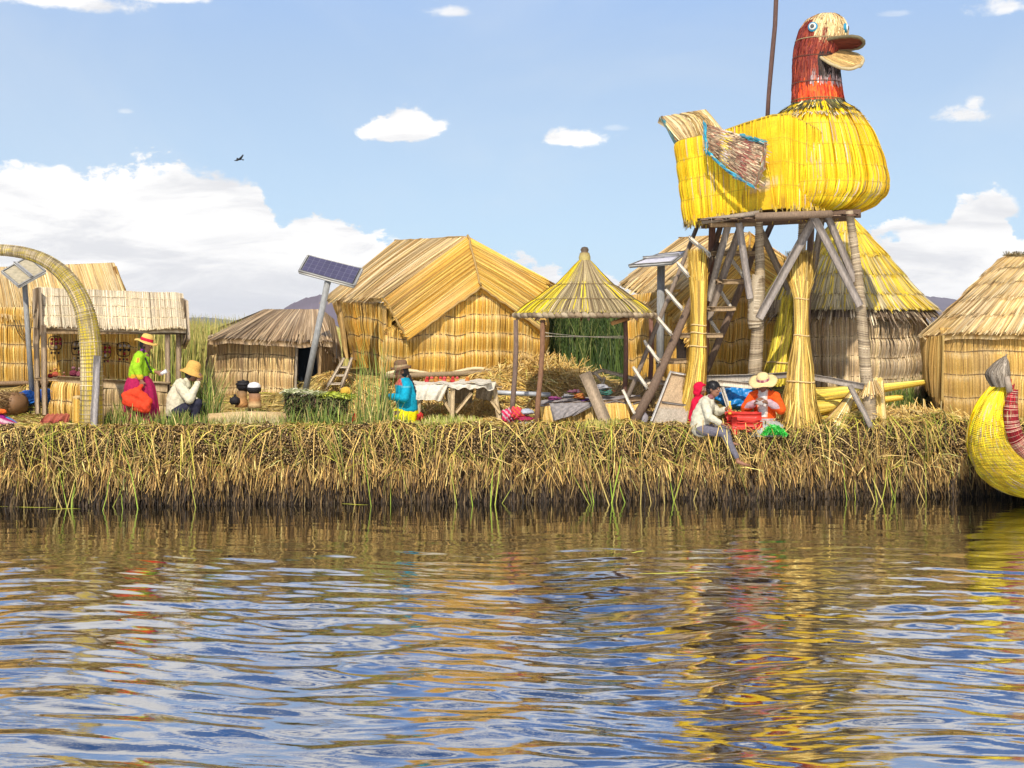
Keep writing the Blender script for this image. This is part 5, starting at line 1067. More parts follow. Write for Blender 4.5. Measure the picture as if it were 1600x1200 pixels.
b = B(); b.beam(P(1048, 580, 23.45), P(1010, 678, 22.7), .035, .04, (.62, .60, .56), up=(0, 1, 0)); b.beam(P(1048, 581, 23.45), P(1086, 588, 23.45), .035, .04, (.6, .58, .54), up=(0, 1, 0)); b.beam(P(1034, 628, 23.1), P(1078, 634, 23.1), .03, .025, (.22, .2, .18), up=(0, 1, 0)); b.build('frame', METAL, sb)
gc = thing('gas_canister', 'small grey canister with red cap between stair foot and metal board', 'canister', G(1004, 22.95))
b = B(); b.lathe(G(1004, 22.95, 0), [(.0, .02), (.09, .02), (.10, .06), (.10, .18), (.06, .23), (.055, .25), (0, .25)], (.30, .27, .28), 16); b.build('body', PLAST, gc, True)
b = B(); b.lathe(G(1004, 22.95, 0), [(.05, .25), (.055, .31), (.0, .33)], (.65, .03, .06), 12); b.build('cap', PLAST, gc, True)

# ================================================================ ARCH
ar = thing('reed_arch', 'tall arch of bound yellow and grey reeds standing at the island edge', 'arch', G(148, 22.35))
cl_ = [(143, 680), (144, 600), (142, 540), (137, 500), (126, 465), (108, 436), (85, 414), (55, 399), (25, 392), (-5, 390)]
cl_ = cl_+[(-10-x, y) for x, y in cl_[::-1][1:]]
cl_ = np.array(cl_, float); tt_ = np.linspace(0, len(cl_)-1, 120); cx_ = np.interp(tt_, range(len(cl_)), cl_[:, 0]); cy_ = np.interp(tt_, range(len(cl_)), cl_[:, 1])
def smo(a, w_=9):
    k_ = np.ones(w_)/w_; return np.convolve(np.pad(a, w_//2, mode='edge'), k_, 'valid')
cx_ = smo(cx_); cy_ = smo(cy_); path = np.stack([(cx_-800)*22.35/F, np.full(120, 22.35), CZ-(cy_-HZ)*22.35/F], -1)
hw = np.interp(cy_, [389, 400, 430, 480, 540, 680], [8.5, 9.5, 12, 14.5, 16.5, 18])*22.35/F
tan = nrm(np.gradient(path, axis=0)); nx_ = np.cross(tan, [0, 1., 0]); 
def Sa(u, v):
    i = np.clip(np.asarray(v), 0, 1)*119; i0 = np.clip(i.astype(int), 0, 118); f = (i-i0)[..., None]
    p = path[i0]*(1-f)+path[i0+1]*f; n_ = nrm(nx_[i0]*(1-f)+nx_[i0+1]*f); h_ = hw[i0]*(1-f[..., 0])+hw[i0+1]*f[..., 0]; a = np.asarray(u)*2*np.pi
    return p+n_*(np.cos(a)*h_)[..., None]+np.array([0, -1., 0])*(np.sin(a)*h_)[..., None]
def acol(u, v):
    n = len(u); s = .5*fbm1(u*2+v*5, 71)+.4*rng.normal(0, 1, n)+.55*np.exp(-((v-.17)/.13)**2)*(np.cos((u-.32)*6.28))-.05
    return np.where((s > .22)[:, None], pick(n, [(.66, .50, .03), (.56, .42, .05)], .12), pick(n, [(.46, .36, .20), (.40, .31, .17), (.55, .44, .26)], .15))
b = B(); thatch(b, Sa, .9, 8.2, 14, GREY, colfn=acol, width=.022, cover=3.2, flare=.004, lift=.004, closed=True, seam=False, over=.5, ragged=.4)
for q in np.linspace(.004, .996, 170):
    an = np.linspace(0, 1, 19); b.ribbons((Sa(an, np.full(19, q))+0)[None]+0, np.repeat(tan[int(q*119)][None], 1, 0), np.array([.009]), pick(1, [(.54, .45, .30), (.20, .15, .08), (.36, .28, .14)], .15))
for i in range(-170, 0):
    c0_ = b.V[i].mean(0); b.V[i] = c0_+(b.V[i]-c0_)*1.07
b.build('arch_bundle', REED, ar)
b = B(); b.beam(P(152, 556, 22.1), G(146, 22.12, -.05), .11, .05, (.42, .38, .36), up=(0, 1, 0)); b.build('support_board', WOOD, ar)

# ================================================================ SOLAR PANELS
def solar(label, poleparts, quad, pr_, front, n_u, n_v, base_px, Yb, cu_=(.42, .36, .24)):
    s = thing('solar_panel', label, 'solar panel', G(base_px, Yb)); (x0, y0, Y0), (x1, y1, Y1) = poleparts
    b = B(); b.tube([P(x0, y0, Y0), P(x1, y1, Y1)], pr_, (.30, .30, .29), 14); b.build('pole', WOOD, s, True)
    a, bb, c, d = [P(*q) for q in quad]; Sq = quadS(a, bb, c, d); n_ = nrm(np.cross(d-a, bb-a)); n_ = n_ if n_[1] < 0 else -n_
    U, W = np.meshgrid(np.linspace(0, 1, 2), np.linspace(0, 1, 2), indexing='ij')
    b = B(); b.grid(Sq(U, W), (.34, .33, .30) , thick=.05, flip=True); back = b.build('backing', METAL, s)
    for e0, e1 in ((a, bb), (bb, c), (c, d), (d, a)):
        b = B(); b.beam(e0, e1, .035, .05, (.42, .41, .38), up=n_); b.build('frame_bar', METAL, s)
    if front:
        b = B(); m_ = .04
        for i in range(n_u):
            for j in range(n_v):
                u0, u1 = (i+.06)/n_u, (i+.94)/n_u; v0, v1 = (j+.06)/n_v, (j+.94)/n_v
                q = Sq(np.array([[m_+(1-2*m_)*u0]*2, [m_+(1-2*m_)*u1]*2]), np.array([[m_+(1-2*m_)*v0, m_+(1-2*m_)*v1]]*2))+n_*.035
                b.grid(q, np.array((.055, .05, .10))*(1+.2*rng.random()))
        b.build('cells', PANEL, s)
        b = B(); b.grid(Sq(U*.92+.04, W*.92+.04)+n_*.03, (.17, .16, .23)); b.build('glass', PANEL, s)
    else:
        b = B(); b.grid(Sq(U*.9+.05, W*.9+.05)+n_*.012, cu_); b.build('underside', CLAY, s)
        b = B(); b.beam((a+d)/2+n_*.05, (bb+c)/2+n_*.05, .06, .05, (.40, .39, .37)); b.build('bracket', METAL, s)
    b = B(); b.beam(P(x0-3, y0-1, Y0), P(x0+5, y0+1, Y0), .12, .1, (.35, .35, .35)); b.build('clamp', METAL, s)
    return s
solar('tilted blue solar panel on a leaning grey pole left of the big hut', ((512, 440, 24.4), (477, 612, 24.4)), ((481, 400, 24.9), (566, 421, 24.7), (553, 447, 24.2), (467, 424, 24.4)), .058, True, 9, 4, 477, 24.4)
solar('solar panel seen from below on a straight pole behind the reed arch', ((38, 436, 25.2), (50, 612, 25.2)), ((44, 402, 25.9), (71, 424, 25.3), (29, 447, 24.7), (3, 425, 25.3)), .05, False, 6, 3, 50, 25.2)
solar('nearly edge-on grey solar panel beside the gabled hut behind the stairs', ((1033, 412, 25.6), (1031, 600, 25.6)), ((1028, 398, 26.6), (1072, 393, 26.2), (1050, 410, 24.9), (983, 415, 25.4)), .075, False, 6, 3, 1031, 25.6, (.62, .60, .66))  # pale underside colour paints in the sky reflected off this panel

# ================================================================ REED BOAT PROW
bt_ = thing('reed_boat', 'yellow painted reed boat prow with crimson inner roll at the right edge', 'boat', (8.2, 20.9, 0))
Yb = 20.9; kb = Yb/F
outer = [(1553, 600), (1530, 625), (1515, 655), (1511, 690), (1519, 722), (1540, 752), (1575, 776), (1640, 792), (1740, 800), (1900, 802)]
inner = [(1572, 603), (1568, 640), (1572, 672), (1590, 700), (1622, 722), (1670, 738), (1740, 748), (1830, 752), (1950, 752), (2100, 752)]
outer = np.array(outer, float); outer[:, 0] += 9; inner = np.array(inner, float); m_ = len(outer); s_ = np.linspace(0, m_-1, 90)
oi = np.stack([smo(np.interp(s_, range(m_), outer[:, i]), 9) for i in (0, 1)], -1); ii = np.stack([smo(np.interp(s_, range(m_), inner[:, i]), 9) for i in (0, 1)], -1)
Yp = Yb+np.interp(s_, [0, 2, 9], [0, .05, .9])
ow_ = np.stack([(oi[:, 0]-800)*Yb/F, Yp, CZ-(oi[:, 1]-HZ)*Yb/F], -1); iw = np.stack([(ii[:, 0]-800)*Yb/F, Yp, CZ-(ii[:, 1]-HZ)*Yb/F], -1)
def Sp(u, v, O=None, I=None, dy=.8):
    O = ow_ if O is None else O; I = iw if I is None else I
    i = np.clip(np.asarray(v), 0, 1)*89; i0 = np.clip(i.astype(int), 0, 88); f = (i-i0)[..., None]
    o_ = O[i0]*(1-f)+O[i0+1]*f; n_ = I[i0]*(1-f)+I[i0+1]*f; c = (o_+n_)/2; r = (n_-o_)/2; a = np.asarray(u)*2*np.pi; rl = np.linalg.norm(r, axis=-1)
    return c-r*np.cos(a)[..., None]+np.array([0, -1., 0])*(np.sin(a)*rl*dy)[..., None]
def bcol(u, v):
    n = len(u); s = .6*fbm1(u*3+v*9, 81)+.35*rng.normal(0, 1, n)-.30
    return np.where((s > .28)[:, None], pick(n, [(.60, .46, .28), (.66, .52, .22)], .14), pick(n, [(.90, .66, .01), (.86, .58, .01), (.92, .74, .03)], .07))
b = B(); thatch(b, Sp, 2.4, 7, 22, GREY, colfn=bcol, width=.026, cover=2.6, flare=.003, lift=.004, closed=True, seam=False, over=.6, ragged=.5)
nb0 = len(b.V); K_ = 105
for q in np.linspace(.01, .99, K_):
    an = np.linspace(0, 1, 33); i_ = int(q*89); tg = nrm((ow_[min(i_+1, 89)]-ow_[i_])[None])
    b.ribbons((Sp(an, np.full(33, q)+.006*np.sin(an*12.56)))[None], tg, np.array([.013]), pick(1, [(.20, .13, .02), (.34, .22, .03)], .2))
for i in range(nb0, len(b.V)): c0_ = b.V[i].mean(0); b.V[i] = c0_+(b.V[i]-c0_)*1.035
b.build('hull_bundle', REED, bt_)
# crimson roll lying on the inner curve
cen = iw+np.stack([np.full(90, .05), np.full(90, -.18), np.full(90, .0)], -1); rr_ = np.interp(s_, [0, 1, 3, 9], [.07, .105, .13, .15])
tgc = nrm(np.gradient(cen, axis=0)); nc = nrm(np.cross(tgc, [0, 1., 0]))
def Scr(u, v):
    i = np.clip(np.asarray(v), 0, 1)*89; i0 = np.clip(i.astype(int), 0, 88); f = (i-i0)[..., None]
    c = cen[i0]*(1-f)+cen[i0+1]*f; n_ = nc[i0]; a = np.asarray(u)*2*np.pi; r = rr_[i0]
    return c+n_*(np.cos(a)*r)[..., None]+np.array([0, -1., 0])*(np.sin(a)*r)[..., None]
b = B(); thatch(b, Scr, .8, 7, 22, GREY, colfn=lambda u, v: np.where((rng.random(len(u)) < .88)[:, None], pick(len(u), [(.42, .015, .022), (.34, .012, .02)], .12), pick(len(u), [(.6, .42, .2)], .1)), width=.022, cover=2.6, flare=.003, lift=.004, closed=True, seam=False, over=.6, ragged=.5)
nb0 = len(b.V)
for q in np.linspace(.01, .99, 150):
    i_ = int(q*89); b.ribbons(Scr(np.linspace(0, 1, 17), np.full(17, q))[None], tgc[i_][None], np.array([.007]), pick(1, [(.70, .50, .35), (.16, .01, .015)], .2))
for i in range(nb0, len(b.V)): c0_ = b.V[i].mean(0); b.V[i] = c0_+(b.V[i]-c0_)*1.05
b.build('inner_roll', REED, bt_)
b = B(); tp0 = P(1563, 604, Yb-.02); tp1 = P(1569, 562, Yb-.05)                     # grey bound tip
Stip = lambda u, v: (tp0+(tp1-tp0)*np.asarray(v)[..., None])+np.stack([np.cos(np.asarray(u)*6.283)*np.interp(v, [0, .5, .85, 1], [.13, .18, .10, .04])-.07*np.sin(np.asarray(v)*3.1), -np.sin(np.asarray(u)*6.283)*np.interp(v, [0, .5, .85, 1], [.12, .15, .10, .03]), 0*np.asarray(u)], -1)
thatch(b, Stip, .9, .45, 2, [(.30, .25, .19), (.38, .32, .25), (.18, .14, .10)], width=.014, cover=4, flare=.012, closed=True, seam=False, ragged=.2)
b.tube([P(1573, 588, Yb-.2), P(1578, 612, Yb-.2)], [.04, .055], (.34, .27, .2), 10, .2)
b.build('bound_tip', REED, bt_)
# second hull log on the far side
b = B(); O2 = ow_+np.array([.25, .85, .0]); I2 = iw+np.array([.25, .85, 0]); thatch(b, lambda u, v: Sp(u, v, O2, I2), 2.4, 7, 10, GREY, colfn=bcol, width=.04, cover=1.6, flare=.003, lift=.004, closed=True, seam=False, over=.6); b.build('hull_bundle', REED, bt_)

# ================================================================ MARKET TABLE AND LOOSE THINGS
tb = thing('trestle_table', 'rough trestle table under a cream cloth beside the seated woman in turquoise', 'table', G(710, 23.8))
b = B(); b.beam(P(640, 603, 23.7), P(778, 603, 24.0), .9, .04, (.42, .30, .17)); b.build('tabletop', WOOD, tb)
for x0, y0, x1, Y0, Y1 in ((707, 606, 706, 23.3, 23.2), (771, 596, 781, 23.7, 23.5), (655, 606, 652, 23.3, 23.25), (655, 606, 650, 24.1, 24.2)):
    b = B(); b.beam(P(x0, y0, Y0), G(x1, Y1, -.03), .085, .06, (.62, .47, .27), up=(0, 1, 0)); b.build('leg', WOOD, tb)
for q in (((737, 614, 23.4), (712, 645, 23.3)), ((768, 626, 23.6), (782, 646, 23.5)), ((690, 620, 23.4), (705, 644, 23.3)), ((662, 618, 23.4), (650, 642, 23.3))):
    b = B(); b.beam(P(*q[0]), P(*q[1]), .06, .045, (.58, .43, .24), up=(0, 1, 0)); b.build('brace', WOOD, tb)
crm = lambda u, v: (.68, .62, .50); o = thing('tablecloth', 'creased cream cloth draped over the trestle table', 'tablecloth', P(700, 604, 23.7))
drape('cloth_top', None, None, P(640, 596, 24.2), P(765, 592, 24.4), P(768, 597, 23.3), P(640, 602, 23.25), crm, parent=o, bulge=.01, wav=.0)
drape('cloth_fall', None, None, P(643, 601, 23.2), P(700, 601, 23.25), P(688, 626, 23.15), P(645, 624, 23.15), crm, parent=o, wav=.06, bulge=.04)
drape('cloth_fall', None, None, P(700, 601, 23.25), P(775, 596, 23.5), P(772, 608, 23.4), P(700, 606, 23.2), crm, parent=o, wav=.05)
drape('cloth_fall', None, None, P(745, 605, 24.1), P(775, 598, 23.9), P(766, 626, 23.9), P(745, 622, 24.0), lambda u, v: (.42, .35, .25), parent=o)
drape('cloth_fall', None, None, P(706, 606, 24.2), P(740, 605, 24.2), P(736, 630, 24.2), P(712, 630, 24.2), lambda u, v: (.40, .33, .22), parent=o)
drape('cloth_fall', None, None, P(700, 606, 23.3), P(694, 606, 23.8), P(706, 640, 23.7), P(702, 640, 23.3), lambda u, v: (.45, .38, .26), parent=o)
for i, px in enumerate((667, 674, 681, 688, 694, 700, 707, 714, 730)):
    lb = ['first red and ochre figure from the left on the tablecloth', 'second small red figure on the tablecloth, counted from the left', 'third red figure on the tablecloth from the left', 'fourth red figure on the tablecloth from the left', 'orange-red figure in the middle of the row on the tablecloth', 'bright red figure just right of the row centre on the tablecloth', 'ochre figure third from the right on the tablecloth', 'red figure second from the right on the tablecloth', 'lone red figure at the right end of the tablecloth'][i]
    o = thing('reed_figure', lb, 'souvenir', P(px, 597, 23.8), 'row of small red figures on the tablecloth'); cA = [(.52, .05, .05), (.62, .10, .10), (.55, .20, .05)][i % 3]
    b = B(); lump(b, P(px, 595.5, 23.8), (.045, .04, .05), (.50, .28, .08) if i % 2 else cA, seed=i); b.build('body', CLOTH, o)
    b = B(); lump(b, P(px+.5, 591, 23.8), (.035, .03, .034), cA, seed=i+4); b.build('top', CLOTH, o)
def stripes(u, v):
    P_ = [(.62, .03, .10), (.62, .03, .10), (.70, .12, .05), (.55, .45, .45), (.50, .02, .12), (.12, .10, .25)]; return P_[int(u*17) % 6]
ts = thing('striped_blanket', 'bundle wrapped in a red and pink striped blanket at the kiosk post', 'blanket', G(800, 22.8))
q = B(); lump(q, G(794, 22.85, .14), (.14, .16, .20), (.60, .03, .10), m=30, k=20, seed=4, amp=.22, c2=(.52, .42, .44)); lump(q, G(808, 22.8, .20), (.12, .14, .16), (.62, .05, .10), m=30, k=20, seed=8, amp=.22, c2=(.62, .14, .04)); q.build('wrap', CLOTH, ts, True)
o = tag((lambda q: (lump(q, G(822, 22.85, .23), (.15, .16, .07), (.42, .44, .50), seed=3, m=20), q.build('folded_textile', CLOTH, None, True))[1])(B()), 'grey-blue folded textile resting on the pile between the kiosk posts', 'textile')
o = tag((lambda q: (lump(q, G(820, 22.8, .12), (.17, .16, .06), (.34, .03, .08), seed=5, m=20), q.build('folded_textile', CLOTH, None, True))[1])(B()), 'dark crimson folded textile in the middle of the pile between the kiosk posts', 'textile')
o = tag((lambda q: (lump(q, G(823, 22.78, .04), (.17, .16, .07), (.62, .62, .58), seed=6, m=20), q.build('folded_textile', CLOTH, None, True))[1])(B()), 'white textile lowest in the pile between the kiosk posts', 'textile')
q = B(); lump(q, G(757, 23.2, .0), (.33, .22, .10), (.55, .49, .43), seed=2, m=24, amp=.2); tag(q.build('sacking', CLOTH, None, True), 'pale crumpled sacking lying on the straw below the table end', 'sack')
b = B(); b.tube([P(745, 612, 24.5), P(860, 617, 24.3)], .045, (.50, .52, .55), 12); tag(b.build('pipe', METAL, None, True), 'grey metal pipe lying behind the table and kiosk posts', 'pipe')
# block of green totora roots
gb = thing('green_reed_block', 'waist-high block of stacked fresh green reeds on the deck', 'reed stack', G(497, 22.9))
b = B(); n = 2600; x = rng.uniform(0, 1, n); zz = rng.uniform(0, 1, n); lft = P(443, 615, 22.7); rgt = P(545, 625, 22.9)
p = lft+(rgt-lft)*x[:, None]; z0 = 1.27; p[:, 2] = z0+(p[:, 2]-z0+.02*np.sin(x*20))*zz; p[:, 0] += .10*(1-zz)*(1-2*x)
L = rng.uniform(.1, .22, n); d = nrm(np.stack([rng.normal(0, .3, n), -np.ones(n), rng.normal(-.1, .5, n)], -1)); b.ribbons(np.stack([p, p+d*L[:, None]*.5, p+d*L[:, None]+(0, 0, -.04)], 1), nrm(np.stack([np.ones(n), rng.normal(0, .5, n), rng.normal(0, 1, n)], -1)), rng.uniform(.012, .022, n), pick(n, [(.09, .12, .03), (.14, .17, .04), (.05, .06, .02), (.26, .24, .09), (.16, .10, .06)], .25), taper=[1, 1, .5])
g = np.zeros((16, 6, 3))
for j in range(6):
    for i in range(16):
        q_ = i/15; e = lft+(rgt-lft)*q_; g[i, j] = (e[0]+.10*(1-j/5)*(1-2*q_), e[1]+.02, z0-.03+(e[2]-z0)*j/5)
b.grid(g, (.05, .06, .02)); g2 = g[:, -1:].repeat(2, 1).copy(); g2[:, 1, 1] += .7; b.grid(g2, (.12, .14, .04)); b.build('stack', GREEN, gb)
b = B(); n = 1500; x = rng.random(n); p = lft+(rgt-lft)*x[:, None]+np.stack([0*x, rng.uniform(0, .65, n), .01+.03*rng.random(n)], -1); th = rng.normal(0, .5, n); d = np.stack([np.cos(th), np.sin(th), rng.normal(.15, .25, n)], -1); L = rng.uniform(.08, .25, n)[:, None]
b.ribbons(np.stack([p-d*L/2, p+(0, 0, .02), p+d*L/2], 1), nrm(np.stack([-np.sin(th), np.cos(th), rng.normal(0, 1, n)], -1)), rng.uniform(.012, .02, n), np.where((x > .55)[:, None], pick(n, [(.52, .56, .06), (.40, .46, .06)], .2), pick(n, [(.45, .46, .24), (.3, .34, .12), (.62, .58, .40)], .2))); b.build('top_layer', GREEN, gb)
# pale log, clay stove and pots
pole(None, 'log', [P(326, 655, 22.9), P(385, 652, 22.95), P(452, 653, 22.9)], .105, (.62, .44, .22), 14); tag(bpy.data.objects['log.001'], 'pale peeled log lying on the deck before the clay stoves', 'log')
def pot(name, label, cat, px, py, Y, prof, c, parts=(), grp=None, m=CLAY):
    o = thing(name, label, cat, P(px, py, Y), grp); b = B(); b.lathe(P(px, py, Y), prof, c, 20); b.build('body', m, o, True)
    for nm, pf, cc_ in parts: b = B(); b.lathe(P(px, py, Y), pf, cc_, 16); b.build(nm, m, o, True)
    return o
Z_ = P(0, 637, 24.0)[2]
pot('clay_stove', 'ochre clay stove column under the black pot, left of two', 'stove', 378, 636, 24.2, [(0, 0), (.13, 0, (.45, .22, .08)), (.11, .08, (.55, .28, .10)), (.085, .2, (.36, .2, .08)), (.09, .30, (.20, .12, .06)), (0, .30)], (.42, .22, .08), grp='two clay stoves')
pot('clay_stove', 'wider ochre clay stove column under the white-lidded pot, right of two', 'stove', 398, 637, 24.0, [(0, 0), (.13, 0, (.5, .34, .16)), (.115, .06, (.62, .42, .20)), (.105, .14, (.42, .20, .08)), (.105, .26, (.26, .14, .08)), (0, .26)], (.5, .3, .12), grp='two clay stoves')
blk_ = (.018, .016, .018)
pot('cooking_pot', 'sooty black pot sitting on the left clay stove', 'pot', 380, 610.5, 24.2, [(0, 0), (.08, .0), (.12, .06), (.12, .13), (.105, .16), (.115, .18), (.02, .19), (0, .21)], blk_, (('handle', [(.13, .10), (.145, .12), (.13, .14)], blk_),))
pot('cooking_pot', 'black pot with a rounded white lid on the right clay stove', 'pot', 397, 615, 24.0, [(0, 0), (.08, 0), (.125, .05), (.13, .10), (.115, .115), (0, .115)], blk_, (('lid', [(.118, .115), (.115, .15), (.08, .19), (.03, .205), (0, .21)], (.75, .74, .75)),))
pot('cooking_pot', 'small black kettle low at the left of the clay stoves', 'pot', 367, 632, 24.1, [(0, 0), (.07, 0), (.10, .05), (.09, .11), (.04, .14), (0, .16)], blk_, (('lid_knob', [(.02, .15), (.03, .18), (0, .19)], blk_),))
# step ladder leaning on the big hut
ld = thing('step_ladder', 'short plank step ladder leaning against the big hut corner', 'ladder', G(515, 24.9))
for a0, a1 in (((536, 563, 25.3), (511, 606, 24.7)), ((549, 563, 25.3), (533, 606, 24.7))):
    b = B(); b.beam(P(*a0), P(*a1), .05, .17, (.52, .42, .30), up=(0, 1, 0)); b.build('stringer', WOOD, ld)
for t_ in (.25, .55, .85):
    b = B(); p0 = P(536, 563, 25.3)*(1-t_)+P(511, 606, 24.7)*t_; p1 = P(549, 563, 25.3)*(1-t_)+P(533, 606, 24.7)*t_; b.beam(p0, p1, .18, .035, (.58, .48, .36)); b.build('step', WOOD, ld)
# left side things
o = thing('tarpaulin_bundle', 'bright blue tarpaulin bundle on the ground below the left hut', 'tarpaulin', P(55, 635, 25.0))
q = B(); lump(q, P(46, 625, 25.0), (.27, .25, .19), (.02, .17, .62), m=30, k=16, seed=2, amp=.16); q.build('sheet', TARP, o, True); q = B(); lump(q, P(72, 622, 25.1), (.20, .2, .20), (.02, .15, .55), m=30, k=16, seed=4, amp=.2); q.build('sheet_fold', TARP, o, True)
b = B(); a0 = P(38, 632, 24.6); a1 = P(8, 630, 24.3); b.tube(np.linspace(a0, a1, 5), [.15, .19, .21, .20, .16], (.24, .13, .06), 18, .1)
n = 1100; a_ = rng.uniform(0, 6.28, n); q_ = rng.random(n); pp = a0+(a1-a0)*q_[:, None]+np.stack([rng.normal(0, .01, n), np.cos(a_)*.2, np.sin(a_)*.2], -1); b.ribbons(np.stack([pp, pp+(a1-a0)*.25+rng.normal(0, .035, (n, 3))], 1), np.stack([0*a_, -np.sin(a_), np.cos(a_)], -1), np.full(n, .018), pick(n, [(.32, .19, .08), (.2, .11, .05), (.45, .3, .14)], .2))
tag(b.build('reed_bale'), 'dark brown round bale of old reeds beside the blue tarpaulin', 'bale')
drape('red_mat', 'dusty red woven mat lying flat on the deck left of the arch', 'mat', P(74, 647, 23.6), P(108, 646, 23.6), P(104, 660, 22.8), P(64, 661, 22.8), lambda u, v: (.46, .13, .08) if v < .8 else (.36, .08, .06), bulge=.03, thick=.03)
q = B(); lump(q, G(112, 22.9, .04), (.11, .09, .05), (.07, .12, .03), seed=3); q.ellipsoid(G(119, 22.85, .03), (.04, .03, .03), (.75, .22, .03)); tag(q.build('small_bag', CLOTH, None, True), 'small dark green bag with orange end beside the red mat', 'bag')
o = thing('woven_bundle', 'bundle of orange magenta and blue striped cloth at the left picture edge', 'cloth bundle', G(8, 22.9))
def sc(u): return [(.55, .03, .18), (.03, .22, .45), (.60, .04, .20), (.05, .30, .55), (.40, .02, .15), (.62, .45, .5)][int(u*13) % 6]
q = B(); pts = np.zeros((24, 12, 3)); cc = np.zeros((24, 12, 3))
for i in range(24):
    for j in range(12):
        a = i/23*2*np.pi; t_ = j/11; f = math.sin(math.pi*min(1, t_*.9+.08))**.6; pts[i, j] = G(-8+36*t_, 22.85, .16*(1-t_)+.03)+np.array([0, math.cos(a)*.17*f, math.sin(a)*.13*f*(1-.4*t_)]); cc[i, j] = sc(i/24.)
q.grid(pts, cc); q.build('striped_cloth', CLOTH, o, True); q = B(); lump(q, G(1, 22.8, .28), (.12, .12, .06), (.85, .17, .03), seed=1); q.build('orange_cloth', CLOTH, o, True); q = B(); lump(q, G(-1, 22.8, .19), (.13, .12, .07), (.32, .02, .22), seed=2); q.build('magenta_cloth', CLOTH, o, True)
q = B(); lump(q, P(541, 613, 23.4), (.13, .12, .10), (.66, .40, .06), seed=2); tag(q.build('ochre_sack', CLOTH, None, True), 'small ochre sack behind the right end of the green reed block', 'sack')
for i, (px, Y, lb) in enumerate(((556, 22.9, 'red cloth scrap in the grass right of the green reed block'), (656, 23.0, 'small red cloth scrap beside the yellow skirt'))):
    q = B(); lump(q, G(px, Y, .12), (.07, .06, .11), (.50, .04, .03), seed=i, amp=.25); tag(q.build('red_scrap', CLOTH, None, True), lb, 'cloth')
# behind the family: blue tarpaulin
o = thing('blue_tarpaulin', 'crumpled blue tarpaulin under the rail between the seated children and woman', 'tarpaulin', P(1155, 640, 23.5))
q = B(); lump(q, P(1152, 628, 23.7), (.42, .25, .30), (.01, .20, .52), m=40, k=22, seed=5, amp=.18); q.build('sheet', TARP, o, True)
q = B(); lump(q, P(1172, 604, 23.9), (.22, .16, .09), (.01, .26, .58), m=30, k=16, seed=2, amp=.2); q.build('sheet_fold', TARP, o, True)
q = B(); lump(q, P(1136, 604, 23.5), (.10, .07, .05), (.62, .64, .68), m=20, seed=7, amp=.3); tag(q.build('white_rag', CLOTH, None, True), 'white rag hanging on the rail above the blue tarpaulin', 'rag')
# red case, green net
rc_ = thing('red_case', 'red plastic carrying case with black catches on the deck edge between boy and woman', 'case', G(1160, 22.75))
b = B(); z_ = 1.20
for zz, hh, sx_ in ((z_, .14, 1.0), (z_+.15, .14, .98)):
    c0_ = np.array([(1161-800)*22.6/F, 22.58, zz+hh/2]); b.beam(c0_-(.30*sx_, 0, 0), c0_+(.30*sx_, 0, 0), .30, hh, (.72, .045, .03))
b.build('shell', PLAST, rc_)
for px in (1150, 1173):
    b = B(); b.beam(P(px-3, 651, 22.5), P(px+3, 651, 22.5), .1, .035, (.05, .05, .06)); b.build('catch', PLAST, rc_)
b = B(); b.beam(P(1166, 671, 22.42), P(1176, 671, 22.42), .03, .09, (.40, .02, .02)); b.build('recess', PLAST, rc_); b = B(); b.beam(P(1143, 665, 22.42), P(1152, 665, 22.42), .03, .30, (.66, .04, .03)); b.build('rib', PLAST, rc_)
b = B(); n = 1500; x = rng.uniform(-1, 1, n); y = rng.uniform(-1, 1, n); hh = .12*np.clip(1-x**2*.9-y**2*.5, 0, 1)+.01; p = np.array([(1207-800)*22.5/F, 22.50, 1.12])+np.stack([x*.20, y*.16, hh*1.15*rng.uniform(.3, 1, n)], -1); d = nrm(rng.normal(0, 1, (n, 3))*(1, 1, .5)); L = .05
b.ribbons(np.stack([p-d*L, p+(0, 0, .02), p+d*L], 1), nrm(np.cross(d, rng.normal(0, 1, (n, 3)))), np.full(n, .012), pick(n, [(.02, .50, .05), (.03, .38, .04), (.10, .62, .10)], .2)); b.grid(np.stack([np.array([(1207-800)*22.5/F, 22.50, 1.12])+np.stack([np.cos(np.linspace(0, 6.28, 16)[:-1])*.20*r, np.sin(np.linspace(0, 6.28, 16)[:-1])*.15*r, np.full(15, .11*(1-r*r))], -1) for r in (1, .7, .35, .02)], 1), (.02, .35, .04), closed_u=True)
tag(b.build('green_net', PLAST), 'bright green tangled net heaped before the woman in orange', 'net')

# bird
bd = P(374.5, 249, 60); kq = 60/F; b = B()
b.ellipsoid(bd, (3.5*kq, .05, .035), (.02, .02, .025)); b.ellipsoid(bd+(5*kq, 0, -.02), (1.6*kq, .04, .03), (.02, .02, .025)); b.ellipsoid(bd+(-3.5*kq, 0, .03), (1.5*kq, .045, .04), (.02, .02, .025))
bird = b.build('bird', HAIR, None, True); tag(bird, 'small dark bird flying in the sky above the left cloud bank', 'bird')
def bwing(pts):
    q = B(); a = np.array(pts, float); g = np.zeros((len(a), 5, 3))
    for i, (x, z, c, yy_) in enumerate(a):
        for j, s in enumerate(np.linspace(-1, 1, 5)): g[i, j] = bd+(x*kq+s*c*.3, yy_+s*c, z*kq+.02*(1-s*s))
    q.grid(g, (.02, .02, .025), thick=.02, flip=True); o = q.build('wing', HAIR, bird)
bwing([(0, 0, .09, 0), (3, 1.2, .09, -.15), (6, 2.8, .06, -.3), (8, 4.6, .02, -.4)]); bwing([(0, 0, .12, 0), (-4, .6, .12, .2), (-8, -.3, .08, .35), (-11, -.2, .03, .4)])
